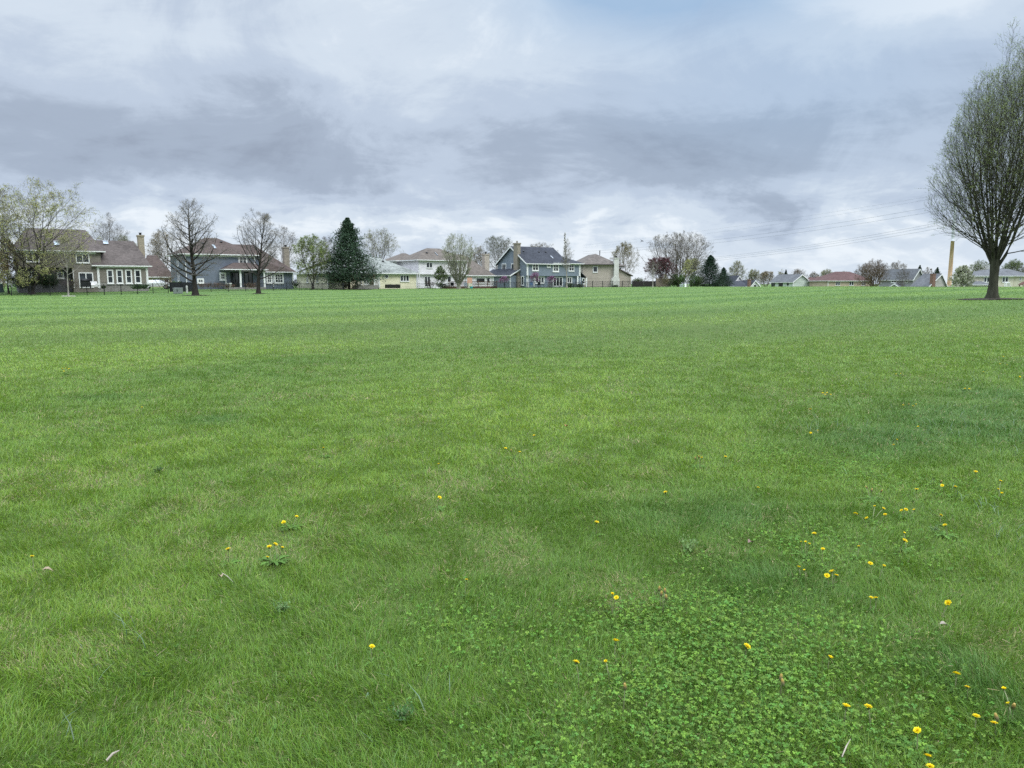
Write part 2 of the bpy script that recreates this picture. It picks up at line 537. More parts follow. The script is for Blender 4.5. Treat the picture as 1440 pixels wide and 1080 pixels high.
        V, Q, c = leaf_quads(rng, pos, leaf_size, tone, .3)
        crown.add(V, None, Q, c, 1)
    return trunk.mesh('trunk', (bark,), True), crown.mesh('crown', (twigmat or bark, leafmat))


def make_conifer(seed, H, R, bark, leafmat, cols, clear=.06, dens=1.0, top=.012):
    rng = np.random.default_rng(seed)
    trunk, crown = Geo(), Geo()
    L0, R0 = grow(rng, np.zeros((1, 3)), np.array([[0, 0, 1.0]]), np.array([H * .98]), np.array([H * .018]), np.array([.01]), 10, .02, .01)
    V, Q = tubes(L0, R0, 9); trunk.add(V, None, Q)
    n = int(300 * dens)
    h = clear + (1 - clear) * (np.arange(n) / n) ** 1.15
    h = np.floor(h * 24 + rng.normal(0, .18, n)) / 24 + .02; h = np.clip(h, clear, .99)
    az = np.arange(n) * 2.39996 + rng.normal(0, .3, n)
    prof = np.minimum((1 - h) ** .95 * 1.12 + top, np.interp(h, [clear, clear + .1, 1], [.72, 1.0, 1.0]))
    ln = 1.42 * R * prof * rng.uniform(.55, 1.12, n)
    ln *= 1 + .22 * np.sin(az * 2.0 + h * 9) * (h < .75)
    inc = np.interp(h, [0, .5, 1], [1.72, 1.45, .75])
    d = np.stack([np.cos(az) * np.sin(inc), np.sin(az) * np.sin(inc), np.cos(inc)], 1)
    st = np.stack([np.zeros(n), np.zeros(n), h * H], 1)
    B, Rr = grow(rng, st, d, ln, np.full(n, .02) + ln * .008, np.full(n, .006), 7, .045, .03)
    V, Q = tubes(B, Rr, 3); crown.add(V, None, Q)
    # side sprays
    pos, dd, rp, par, t = spawn(rng, B, Rr, 12, .18, 1.0, .85, -.12)
    l2 = (ln[par] * (1.1 - .75 * t) * .38 * rng.uniform(.6, 1.2, len(pos)) + .06)
    S, Sr = grow(rng, pos, dd, l2, np.full(len(pos), .006), np.full(len(pos), .003), 4, -.06, .08)
    for src, per, sz in ((S, 9, H * .016), (B, 12, H * .018)):
        m = len(src) * per
        i = np.repeat(np.arange(len(src)), per); f = rng.uniform(.1, 1, m) * (src.shape[1] - 1); a = np.clip(f.astype(int), 0, src.shape[1] - 2); w = (f - a)[:, None]
        p = src[i, a] * (1 - w) + src[i, a + 1] * w
        tan = nrm(src[i, a + 1] - src[i, a])
        dv = nrm(tan + rng.normal(0, .55, (m, 3)) + np.array([0, 0, -.1])); wv = nrm(np.cross(dv, rng.normal(0, 1, (m, 3))))
        L = (sz * rng.uniform(.7, 1.5, m))[:, None]
        V = np.stack([p, p + dv * L * .4 + wv * L * .2, p + dv * L, p + dv * L * .4 - wv * L * .2], 1).reshape(-1, 3)
        lc = np.array(cols)[rng.integers(0, len(cols), m)] * rng.uniform(.6, 1.5, (len(src), 1))[i]
        crown.add(V, None, np.arange(m * 4).reshape(m, 4), np.repeat(lc, 4, 0), 1)
    return trunk.mesh('trunk', (bark,), True), crown.mesh('crown', (bark, leafmat))


def make_bush(seed, W, D, H, n, size, cols, bark, leafmat, stems=9, bare=0, box=False):
    """a shrub: stems fanning from the ground and leaves in lumpy clumps"""
    rng = np.random.default_rng(seed)
    st_, lf = Geo(), Geo()
    az = rng.uniform(0, 6.28, stems); rr_ = np.sqrt(rng.uniform(0, 1, stems)) * .35
    s = np.stack([np.cos(az) * rr_ * W, np.sin(az) * rr_ * D, np.zeros(stems) - .05], 1)
    d = nrm(np.stack([np.cos(az) * .55, np.sin(az) * .55, np.ones(stems)], 1))
    B, R_ = grow(rng, s, d, H * rng.uniform(.7, 1.05, stems), np.full(stems, .02 + H * .006), np.full(stems, .006), 6, .02, .12)
    V, Q = tubes(B, R_, 4); st_.add(V, None, Q)
    pos, dd, rp, par, t = spawn(rng, B, R_, 8, .2, 1, .7, .1)
    B2, R2 = grow(rng, pos, dd, H * .35 * rng.uniform(.5, 1.2, len(pos)), np.full(len(pos), .009), np.full(len(pos), .004), 4, .05, .15)
    V, Q = tubes(B2, R2, 3); st_.add(V, None, Q)
    pos, dd, rp, par, t = spawn(rng, B2, R2, 5, .2, 1, .7, .1)
    B3, R3 = grow(rng, pos, dd, H * .18 * rng.uniform(.5, 1.2, len(pos)), np.full(len(pos), .006), np.full(len(pos), .003), 3, .05, .15)
    V, Q = tubes(B3, R3, 3); st_.add(V, None, Q)
    if n:
        nc = 40
        if box:
            c = np.stack([rng.uniform(-.46, .46, nc) * W, rng.uniform(-.42, .42, nc) * D, rng.uniform(.12, .9, nc) * H], 1); sg = np.array([W * .07, D * .15, H * .12])
        else:
            c = nrm(rng.normal(0, 1, (nc, 3))) * rng.uniform(.45, .85, (nc, 1)) * np.array([W / 2, D / 2, H / 2]) + np.array([0, 0, H * .52]); sg = np.array([W, D, H]) * .075
        i = rng.integers(0, nc, n)
        p = c[i] + rng.normal(0, 1, (n, 3)) * sg
        p[:, 2] = np.abs(p[:, 2])
        tone = np.array(cols)[rng.integers(0, len(cols), nc)][i] * rng.uniform(.7, 1.35, (nc, 1))[i] * rng.uniform(.8, 1.2, (n, 1))
        V, Q, cc = leaf_quads(rng, p, size, tone)
        lf.add(V, None, Q, cc, 0)
        return st_.mesh('stems', (bark,)), lf.mesh('foliage', (leafmat,))
    return st_.mesh('stems', (bark,)), None
# ------------------------------------------------------------------ houses
class House:
    def __init__(s, label, u0, v0, Y0, yaw, group='houses around the park'):
        s.o = P(u0, v0, Y0); s.a = rad(yaw); c, n = math.cos(s.a), math.sin(s.a)
        s.ex, s.ey = np.array([c, n, 0]), np.array([-n, c, 0])
        s.root = empty('house', tuple(s.o), s.a, label, 'house', group)
        s.trim = []; s.rake = []; s.gut = MB(); s.walls = {}; s.spouts = []

    # planes in local coordinates: (origin, right, up, normal)
    def front(s, y=0.0):
        return (np.array([0, y, 0.0]), np.array([1.0, 0, 0]), np.array([0, 0, 1.0]), np.array([0, -1.0, 0]))

    def left(s, x=0.0):
        return (np.array([x, 0, 0.0]), np.array([0, -1.0, 0]), np.array([0, 0, 1.0]), np.array([-1.0, 0, 0]))

    def right(s, x=0.0):
        return (np.array([x, 0, 0.0]), np.array([0, 1.0, 0]), np.array([0, 0, 1.0]), np.array([1.0, 0, 0]))

    def slope(s, y0, z0, y1, z1):            # a roof plane rising from (y0,z0) to (y1,z1), seen from the front
        up = np.array([0, y1 - y0, z1 - z0]); up /= np.linalg.norm(up)
        r = np.array([1.0, 0, 0])
        return (np.array([0, y0, z0]), r, up, np.cross(r, up))

    def slope_l(s, x0, z0, x1, z1):          # a roof plane facing the left end
        up = np.array([x1 - x0, 0, z1 - z0]); up /= np.linalg.norm(up)
        r = np.array([0, -1.0, 0])
        return (np.array([x0, 0, z0]), r, up, np.cross(r, up))

    def hit(s, u, v, pl):                    # plane coordinates (a, b) under a photo pixel
        d = ray(u, v); e = np.array([0, 0, EYE]) - s.o
        dl = np.array([d @ s.ex, d @ s.ey, d[2]]); el = np.array([e @ s.ex, e @ s.ey, e[2]])
        o, r, up, n = pl
        t = ((o - el) @ n) / (dl @ n); p = el + dl * t - o
        return p @ r, p @ up

    def fx(s, u, y=0.0): return s.hit(u, HZ, s.front(y))[0]
    def ly(s, u, x=0.0): return -s.hit(u, HZ, s.left(x))[0]
    def z(s, v, x=0.0, y=0.0):
        p = s.o + s.ex * x + s.ey * y
        d = ray(720 + p[0] / p[1] * FPX / CP, v)
        return EYE + d[2] * p[1] / d[1] - s.o[2]

    # ---- masses
    def block(s, mat, x0, x1, y0, y1, z0, z1, gable=None):
        m = s.walls.setdefault(mat.name, (mat, MB()))[1]
        if gable is None:
            m.box(x0, x1, y0, y1, z0, z1)
        elif gable[0] == 'x':                # ridge runs along x: gable triangles on the left and right ends
            zr = gable[1]; ym = gable[2] if len(gable) > 2 else (y0 + y1) / 2
            sec = [(y0, z0), (y1, z0), (y1, z1), (ym, zr), (y0, z1)]
            vs = [(x, y, z) for x in (x0, x1) for y, z in sec]
            m.add(vs, [(0, 4, 3, 2, 1), (5, 6, 7, 8, 9)] + [(i, (i + 1) % 5, (i + 1) % 5 + 5, i + 5) for i in range(5)])
        else:
            zr = gable[1]; xm = gable[2] if len(gable) > 2 else (x0 + x1) / 2
            sec = [(x0, z0), (x1, z0), (x1, z1), (xm, zr), (x0, z1)]
            vs = [(x, y, z) for y in (y0, y1) for x, z in sec]
            m.add(vs, [(0, 1, 2, 3, 4), (5, 9, 8, 7, 6)] + [(i, i + 5, (i + 1) % 5 + 5, (i + 1) % 5) for i in range(5)])

    def hip(s, mat, x0, x1, y0, y1, ze, zr, ov=.4, inset=None, axis='x', gutter=True, ridge=None):
        x0 -= ov; x1 += ov; y0 -= ov; y1 += ov
        m = MB(); t = .14
        if ridge is not None:
            (ra, rb) = ridge
        elif axis == 'x':
            i = inset if inset is not None else ((y1 - y0) / 2,) * 2
            ym = (y0 + y1) / 2
            ra, rb = (x0 + i[0], ym), (x1 - i[1], ym)
        else:
            i = inset if inset is not None else ((x1 - x0) / 2,) * 2
            xm = (x0 + x1) / 2
            ra, rb = (xm, y0 + i[0]), (xm, y1 - i[1])
        e = [(x0, y0), (x1, y0), (x1, y1), (x0, y1)]
        vs = [(*p, ze) for p in e] + [(*p, ze + t) for p in e] + [(*ra, zr), (*rb, zr)]
        fs = [(0, 3, 2, 1), (0, 1, 5, 4), (1, 2, 6, 5), (2, 3, 7, 6), (3, 0, 4, 7)]
        if axis == 'x': fs += [(4, 5, 9, 8), (6, 7, 8, 9), (5, 6, 9), (7, 4, 8)]
        else: fs += [(4, 5, 8), (5, 6, 9, 8), (6, 7, 9), (7, 4, 8, 9)]
        m.add(vs, fs)
        r = m.build('roof', mat, s.root)
        if gutter: s.gutter(x0, x1, y0, y1, ze)
        return r

    def gutter(s, x0, x1, y0, y1, ze, sides='flrb'):
        g = s.gut; w = .12; a, b = ze - .03, ze + .11
        if 'f' in sides: g.box(x0 - w, x1 + w, y0 - w, y0 - .003, a, b)
        if 'b' in sides: g.box(x0 - w, x1 + w, y1 + .003, y1 + w, a, b)
        if 'l' in sides: g.box(x0 - w, x0 - .003, y0, y1, a, b)
        if 'r' in sides: g.box(x1 + .003, x1 + w, y0, y1, a, b)

    def gable(s, mat, x0, x1, y0, y1, ze, zr, ov=.4, axis='x', th=.16, ridge=None, rake=True):
        """two sloping slabs, with white rake boards on the gable ends"""
        m = MB()
        if axis == 'x':
            mid = (y0 + y1) / 2 if ridge is None else ridge
            sl = [(y0, mid), (y1, mid)]
        else:
            mid = (x0 + x1) / 2 if ridge is None else ridge
            sl = [(x0, mid), (x1, mid)]
        for k, (e, r) in enumerate(sl):
            sg = 1 if e > r else -1
            g = (zr - ze) / abs(r - e); oe = e + sg * ov; oz = ze - g * ov + .02
            sec = [(r, zr + .02), (oe, oz), (oe, oz + th), (r, zr + .02 + th * 1.1)]
            if axis == 'x':
                vs = [(x, y, z) for x in (x0 - ov, x1 + ov) for y, z in sec]
            else:
                vs = [(x, y, z) for y in (y0 - ov, y1 + ov) for x, z in sec]
            m.add(vs, [(0, 1, 2, 3), (7, 6, 5, 4)] + [(i, i + 4, (i + 1) % 4 + 4, (i + 1) % 4) for i in range(4)])
            if rake:
                for end, q in ((-1, (x0 if axis == 'x' else y0) - ov), (1, (x1 if axis == 'x' else y1) + ov)):
                    qa, qb = sorted((q + end * .004, q + end * .05))
                    sec = [(r, zr - .14), (oe, oz - .14), (oe, oz + th * .85), (r, zr + th * .95)]
                    vs = [((p, y, z) if axis == 'x' else (y, p, z)) for p in (qa, qb) for y, z in sec]
                    s.rake.append(MB().add(vs, [(0, 1, 2, 3), (7, 6, 5, 4)] + [(i, i + 4, (i + 1) % 4 + 4, (i + 1) % 4) for i in range(4)]))
            # gutter on the eave
            a, b = sorted((oe + sg * .004, oe + sg * .12))
            if axis == 'x': s.gut.box(x0 - ov - .03, x1 + ov + .03, a, b, oz - .02, oz + .13)
            else: s.gut.box(a, b, y0 - ov - .03, y1 + ov + .03, oz - .02, oz + .13)
        return m.build('roof', mat, s.root)

    # ---- openings
    def window(s, pl, u0, v0, u1, v1, cols=2, rows=1, frame=.11, mullion=.07, mat=None, glass=None, sill=True, name='window', shutters=None):
        a0, b1 = s.hit(u0, v0, pl); a1, b0 = s.hit(u1, v1, pl)
        return s.window_m(pl, a0, a1, b0, b1, cols, rows, frame, mullion, mat, glass, sill, name, shutters)

    def window_m(s, pl, a0, a1, b0, b1, cols=2, rows=1, frame=.11, mullion=.07, mat=None, glass=None, sill=True, name='window', shutters=None):
        mat = mat or WHITE
        w = MB().pbox(pl, a0 + .02, a1 - .02, b0 + .02, b1 - .02, -.03, .025).build(name, glass or GLASS, s.root)
        f = MB()
        f.pbox(pl, a0, a1, b0, b0 + frame, 0.003, .07).pbox(pl, a0, a1, b1 - frame, b1, 0.003, .07)
        f.pbox(pl, a0, a0 + frame, b0 + frame, b1 - frame, .003, .07).pbox(pl, a1 - frame, a1, b0 + frame, b1 - frame, .003, .07)
        A0, A1, B0, B1 = a0 + frame, a1 - frame, b0 + frame, b1 - frame
        for k in range(1, cols):
            c = A0 + (A1 - A0) * k / cols
            f.pbox(pl, c - mullion / 2, c + mullion / 2, B0, B1, .003, .062)
        for k in range(1, rows):
            c = B0 + (B1 - B0) * k / rows; q = A0
            for j in range(cols):
                e0 = A0 + (A1 - A0) * j / cols + (mullion / 2 if j else 0); e1 = A0 + (A1 - A0) * (j + 1) / cols - (mullion / 2 if j < cols - 1 else 0)
                f.pbox(pl, e0, e1, c - mullion * .35, c + mullion * .35, .003, .058)
        f.build('frame', mat, w)
        if sill:
            MB().pbox(pl, a0 - .05, a1 + .05, b0 - .08, b0 - .003, .0, .13).build('sill', mat, w)
        if shutters:
            for q0, q1 in ((a0 - .42, a0 - .03), (a1 + .03, a1 + .42)):
                MB().pbox(pl, q0, q1, b0, b1, .003, .05).build('shutter', shutters, w)
        return w

    def door(s, pl, u0, v0, u1, v1, cols=2, mat=None):
        d = s.window(pl, u0, v0, u1, v1, cols, 1, .13, .12, mat, None, False, 'patio_door')
        a0, b1 = s.hit(u0, v0, pl); a1, b0 = s.hit(u1, v1, pl)
        c = (a0 + a1) / 2
        MB().pbox(pl, c + .09, c + .13, b0 + .85, b0 + 1.15, .064, .11).build('handle', BLACK, d)
        return d

    def skylight(s, pl, u0, v0, u1, v1):
        a0, b1 = s.hit(u0, v0, pl); a1, b0 = s.hit(u1, v1, pl)
        w = MB().pbox(pl, a0 + .08, a1 - .08, b0 + .08, b1 - .08, .02, .14).build('skylight', GLASS_BLUE, s.root)
        f = MB()
        f.pbox(pl, a0, a1, b0, b0 + .075, -.05, .17).pbox(pl, a0, a1, b1 - .075, b1, -.05, .17)
        f.pbox(pl, a0, a0 + .075, b0 + .075, b1 - .075, -.05, .17).pbox(pl, a1 - .075, a1, b0 + .075, b1 - .075, -.05, .17)
        f.build('frame', MATS['grey_metal'], w)

    def board(s, pl, u0, u1, v0, v1):        # corner board or band, white
        a0, b1 = s.hit(u0, v0, pl); a1, b0 = s.hit(u1, v1, pl)
        s.trim.append(MB().pbox(pl, a0, a1, b0, b1, .004, .06))

    def board_m(s, pl, a0, a1, b0, b1, d=.06):
        s.trim.append(MB().pbox(pl, a0, a1, b0, b1, .004, d))

    def chimney(s, mat, x0, x1, y0, y1, z0, z1, base=None, cap='brick', pots=1):
        m = MB().box(x0, x1, y0, y1, z0, z1)
        m.box(x0 - .08, x1 + .08, y0 - .08, y1 + .08, z1 + .003, z1 + .22)
        if base:                              # wider foot with sloped shoulders
            bx0, bx1, bz = base
            y0b = y0 - .06
            m.box(bx0, bx1, y0b, y1, z0, bz)
            m.add([(bx0, y0b, bz), (bx1, y0b, bz), (bx1, y1, bz), (bx0, y1, bz), (x0 - .003, y0b, bz + .7), (x1 + .003, y0b, bz + .7), (x1 + .003, y1, bz + .7), (x0 - .003, y1, bz + .7)],
                  [(0, 1, 5, 4), (1, 2, 6, 5), (2, 3, 7, 6), (3, 0, 4, 7), (4, 5, 6, 7)])
        c = m.build('chimney', mat, s.root)
        p = MB()
        for k in range(pots):
            cx = x0 + (x1 - x0) * (k + .5) / pots
            p.lathe([(.16, z1 + .22), (.16, z1 + .5), (.22, z1 + .5), (.22, z1 + .58)], 10, (cx, (y0 + y1) / 2, 0))
        p.build('flue_cap', BLACK, c)
        return c

    def vents(s, pl, uvs):
        for u, v in uvs:
            a, b = s.hit(u, v, pl); MB().pbox(pl, a - .16, a + .16, b - .14, b + .14, -.02, .2).build('roof_vent', BLACK, s.root)

    def downspout(s, pl, a, b0, b1):
        s.spouts.append((pl, a, b0, b1))

    def finish(s, trim=None, gut=None):
        for i, (pl, a, b0, b1) in enumerate(s.spouts): MB().pbox(pl, a - .045, a + .045, b0, b1, .065, .14).build('downspout', gut or WHITE, s.root)
        for mat, mb in s.walls.values(): mb.build('wall', mat, s.root)
        for t in s.trim: t.build('trim_board', trim or WHITE, s.root)
        for t in s.rake: t.build('rake_board', trim or WHITE, s.root)
        if s.gut.v: s.gut.build('gutter', gut or WHITE, s.root)


mat_plain('grey_metal', (.3, .3, .31), .4, .1, metal=.6)
OLIVE = mat_siding('olive_siding', (.20, .18, .155))
SLATE = mat_siding('slate_siding', (.10, .10, .11))
BLUE = mat_siding('blue_grey_siding', (.150, .172, .215))
BLUE2 = mat_siding('steel_blue_siding', (.19, .225, .27))
YELLOW = mat_siding('pale_yellow_siding', (.70, .65, .48))
CREAM = mat_siding('cream_siding', (.60, .56, .45))
PALE = mat_siding('pale_grey_siding', (.58, .565, .60))
BEIGE = mat_siding('beige_siding', (.43, .375, .32))
TAN = mat_siding('tan_siding', (.46, .38, .29))
MINT = mat_siding('pale_green_siding', (.50, .56, .50))
GREY = mat_siding('mid_grey_siding', (.25, .25, .26))
GREY2 = mat_siding('warm_grey_siding', (.42, .41, .38))
WHITES = mat_siding('white_siding', (.77, .74, .78))
R_BROWN = mat_shingle('brown_shingles', (.098, .083, .078))
R_RED = mat_shingle('red_brown_shingles', (.080, .061, .055))
R_GREY = mat_shingle('grey_green_shingles', (.235, .25, .235), .22, (.13, .14, .13))
R_UMBER = mat_shingle('umber_shingles', (.125, .108, .095))
R_DARK = mat_shingle('charcoal_shingles', (.042, .046, .058))
R_TAUPE = mat_shingle('taupe_shingles', (.125, .11, .10))
R_MID = mat_shingle('slate_grey_shingles', (.115, .12, .13))
R_MAROON = mat_shingle('maroon_shingles', (.10, .06, .058))
SHADE_W = mat_plain('dark_opening', (.03, .03, .035), .8, .3)
WOOD = mat_plain('brown_wood', (.085, .05, .035), .8, .3, 4, stretch=(1, 1, 8))

# ---- the olive house with its low wing
h = House('olive grey two-storey house with brown roof and a low four-window wing', 25, 405.5, 98, 35)
f0 = h.front()
xw = h.fx(137.5); xe = h.fx(209)
ze = h.z(353, 4, 0); zr = h.z(322, 5, 5)
h.block(OLIVE, 0, xw + .6, 0, 9.5, 2.75, ze)                     # upper storey
h.block(OLIVE, h.fx(103), xw + .6, .02, 9.4, -2, 2.72)
h.block(SLATE, .1, h.fx(103) - .02, 1.3, 9.4, -2, 2.72)          # recessed ground floor
h.hip(R_BROWN, 0, xw + .6, 0, 9.5, ze, zr, .45, inset=(2.2, 1.6))
h.window(f0, 36, 355, 55.5, 368.5, 2)
h.window(f0, 106, 356.5, 126.2, 369.8, 2)
h.door(f0, 110, 383, 132.3, 404.8)
h.window(h.front(1.3), 79.6, 382.2, 90.5, 391.8, 1, 1, .16)
h.window(h.front(1.3), 39, 381.5, 50, 390, 2, 1, .14)
h.board(f0, 102.3, 105, 379.5, 404.8); h.board(f0, 24.6, 26.6, 354, 378)
h.board_m(f0, .02, xw, ze - .3, ze - .02)
h.skylight(h.slope(-.45, ze + .14, 4.75, zr), 75, 340, 84, 346)
h.window_m(h.left(), -3.6, -2.6, 3.2, 4.5, 1, 2)
# wing
zw = h.z(374.5, xw + 3, -.0); zwr = h.z(338.5, xw + 3, 4.2)
h.block(OLIVE, xw, xe, -.03, 8, .75, zw)
h.block(PLINTH, xw + .02, xe - .02, -.01, 7.9, -2, .747)
h.hip(R_BROWN, xw - .1, xe, -.03, 8.2, zw, zwr, .4, inset=(.3, 1.4))
fw = h.front(-.03)
for a, b in ((149.6, 160.4), (162.8, 173.6), (175.6, 186.4), (188.4, 199.2)):
    h.window(fw, a, 379, b, 398.8, 1, 2, .17, .08)
h.board_m(fw, 0 + xw, xw + .28, .0, zw); h.board_m(fw, xe - .28, xe, .0, zw)
h.board_m(fw, xw + .29, xe - .29, zw - .24, zw - .02)
h.skylight(h.slope(-.43, zw + .14, 4.1, zwr), 144.2, 339.2, 152.8, 344.3)
cx = h.fx(198.5, 3.6); cx1 = h.fx(206.8, 3.6)
h.chimney(STONE, cx, cx1, 3.6, 4.7, zw, h.z(332.5, cx, 3.6))
h.downspout(fw, xe - .14, .1, zw)
h.finish()

# ---- brown-roofed house glimpsed between the first two
h = House('brown roofed house half hidden between the olive and blue-grey houses', 207, 403, 137, 30)
x1 = h.fx(243)
z1 = h.z(390, 2, 0); zr = h.z(359, 2, 4.5)
h.block(TAN, 0, x1, 0, 9, -2, z1)
h.hip(R_RED, 0, x1, 0, 9, z1, zr, .4, inset=(1.0, 2.5))
h.window(h.front(), 214, 391.5, 226, 398, 2)
h.window(h.front(), 230, 391.5, 238, 398, 1)
h.board(h.front(), 207.5, 243, 399.2, 401)
h.finish()

# ---- blue-grey house with brown roof and porch
h = House('blue-grey house with red-brown hip roof, porch and white bay windows', 261, 403.5, 116, 35)
f0 = h.front()
d = h.ly(241.5); xm = h.fx(362); xe = h.fx(413)
ze = h.z(357.5, 0, 0); zr = h.z(334.5, 5, d / 2)
h.block(BLUE, 0, xm, 0, d, -2, ze)
h.hip(R_RED, 0, xm, 0, d, ze, zr, .5, inset=(5.0, 5.2))
zr2 = h.z(344, xm, d / 2)
h.block(BLUE, xm - 2.5, xm + .6, .25, d - .3, -2, ze - .05)
zl = h.z(383, xm + 3, 0)
h.block(BLUE, xm + .1, xe, .12, d - .2, -2, zl)
# the long sweep of roof over the low wing
m = MB(); X0, X1 = xm - 2.2, xe + .4; ym = d / 2
rz = zr2; e = [(xm + .2, -.32), (X1, -.32), (X1, d + .2), (xm + .2, d + .2)]
vs = [(*p, zl) for p in e] + [(*p, zl + .14) for p in e] + [(X0, ym, rz), (xm + 1.2, ym, rz), (X0, 1.6, ze + .3), (X0, d - 1.6, ze + .3)]
m.add(vs, [(0, 3, 2, 1), (0, 1, 5, 4), (1, 2, 6, 5), (2, 3, 7, 6), (4, 5, 9, 8, 10), (5, 6, 9), (6, 7, 11, 8, 9), (4, 10, 8, 11, 7)])
m.build('roof', R_RED, h.root)
h.gutter(xm + .2, X1, -.32, d + .2, zl, 'fr')
h.window(f0, 335, 360.2, 348, 371.6, 2, 2, .2, .08)
h.window(f0, 308.3, 383, 318.2, 394.2, 2, 2, .26, .06)
h.window(f0, 277, 391.5, 287, 398.5, 2, 2, .2, .06)
fb = h.front(.12)
h.window(fb, 374.2, 384, 383, 398.6, 2, 3, .22, .06)
h.window(fb, 385.3, 384.2, 399, 398.6, 3, 3, .2, .07)
h.board(f0, 260.6, 262.6, 357.5, 402.5); h.board(f0, 316.5, 319, 394, 403); h.board(f0, 357, 359, 362, 372)
h.board(fb, 383.4, 385.1, 383, 403.5); h.board(fb, 411.3, 413, 384, 402.5)
h.board_m(f0, .3, xm, ze - .3, ze - .02)
h.skylight(h.slope(-.5, ze + .14, d / 2, zr), 297.5, 345, 304.5, 350.3)
# porch
xa, xb = h.fx(319, -2.4), h.fx(373, -2.4); zp = h.z(379.5, 8, -2.4)
h.hip(R_RED, xa, xb, -2.6, .6, zp, zp + 1.15, .3, inset=(1.8, 1.8))
for u in (338.5, 372):
    x = h.fx(u, -2.35); MB().box(x - .13, x + .13, -2.48, -2.22, -.6, zp).build('porch_post', WHITE, h.root)
h.door(f0, 324, 383, 337, 403.3, 2, BLACK); h.door(f0, 343, 383, 356, 403.3, 2, BLACK)
MB().box(xa, xb, -2.7, -.05, -.7, -.06).build('porch_floor', PLINTH, h.root)
h.downspout(f0, .18, 0, ze); h.downspout(fb, xe - .15, 0, zl)
h.vents(h.slope(-.5, ze + .14, d / 2, zr), [(285, 343), (311, 341)])
c0 = h.fx(401.2, 4.2); c1 = h.fx(408.6, 4.2)
h.chimney(STONE2, c0, c1, 4.2, 5.2, zl, h.z(349, c0, 4.2))
h.window_m(h.left(), -5.2, -4.0, 3.3, 4.6, 1, 2); h.window_m(h.left(), -5.2, -4.0, .9, 2.3, 1, 2)
h.finish()

# ---- pale yellow ranch house
h = House('low pale yellow ranch house with grey-green hip roof and white deck rail', 462, 405, 126, 35)
f0 = h.front()
d = h.ly(417.5); x1 = h.fx(512)
ze = h.z(384.5, 0, 0); zr = h.z(362, 4, d / 2)
h.block(CREAM, 0, .3, .0, d, -2, ze)  # left end wall: its shade is put into a darker siding colour
h.block(YELLOW, .3, x1, 0, d, -2, ze)
h.hip(R_GREY, 0, x1, 0, d, ze, zr, .5, inset=(6.5, 3.0))
h.window(f0, 471.5, 385.3, 483.5, 394.8, 3, 1, .1, .16)
for a in (4.5, 9.5): h.window_m(h.left(), -a - 1, -a, .9, 2.2, 1, 2)
h.board_m(h.left(), -.22, .0, 0, ze); h.board_m(f0, 0, x1, ze - .22, ze - .02)
# right block stands forward
yr = -2.0
xa = h.fx(533, yr); xb = h.fx(586, yr); zr2 = h.z(361.5, xa, 5)
h.block(YELLOW, xa, xb, yr, 10, -2, ze)
h.block(YELLOW, x1 - .2, xa + .1, 2.4, 10, -2, ze - .02)         # recessed middle behind the deck
h.hip(R_GREY, xa, xb, yr, 10, ze, zr2, .5, axis='x', ridge=((xa + .8, 4.2), (xa + 2.7, 4.2)))
h.hip(R_GREY, x1 - 2, xa + 1, .9, 10, ze + .01, zr2 - .5, .2, inset=(.5, .5), gutter=False)
fr = h.front(yr)
h.window(fr, 562.6, 386.8, 575.2, 395.8, 3, 1, .1, .16)
c = h.hit(543.3, 388.6, fr)
mb = MB(); mb2 = MB()
o, r, up, n = fr
pc = o + r * c[0] + up * c[1]
mb.tube([pc + n * .0, pc + n * .06], .3, 16)
w = mb.build('round_window', GLASS, h.root)
ring = [pc + n * .05 + r * (.36 * math.cos(t)) + up * (.36 * math.sin(t)) for t in np.linspace(0, 2 * math.pi, 17)]
mb2.tube(ring, .07, 6).build('frame', WHITE, w)
h.board(fr, 533, 534.4, 385.5, 404.5); h.board(fr, 585, 586.2, 385.5, 404.5)
h.board_m(fr, xa, xb, ze - .22, ze - .02)
h.board_m(h.left(xa), .0 - yr - .25, -yr, 0, ze)
h.door(h.front(2.4), 514, 387, 524, 404, 2)
h.vents(h.slope(yr - .5, ze + .14, 4.2, zr2), [(538.5, 368)])
# deck with white railing
dk = MB(); ra = MB()
da, db = h.fx(502, -1.9), h.fx(541, -2.6); zd = .45
dk.box(da, db, -1.9, 2.35, -.8, zd)
deck = dk.build('deck', PLINTH, h.root)
for q in np.arange(da, db + .01, (db - da) / 6):
    if abs(q - da - (db - da) * .5) > .3: ra.box(q - .06, q + .06, -1.95, -1.83, zd, zd + 1.05)
for q in np.arange(da + .15, db, .16):
    if abs(q - da - (db - da) * .57) > .45: ra.box(q - .025, q + .025, -1.915, -1.865, zd + .12, zd + .95)
k = da + (db - da) * .5; k2 = da + (db - da) * .64
for lo, hi in ((da + .07, k - .07), (k2, db - .07)):
    ra.box(lo, hi, -1.93, -1.85, zd + .95, zd + 1.03); ra.box(lo, hi, -1.93, -1.85, zd + .05, zd + .12)
ra.build('railing', WHITE, deck)
h.finish()

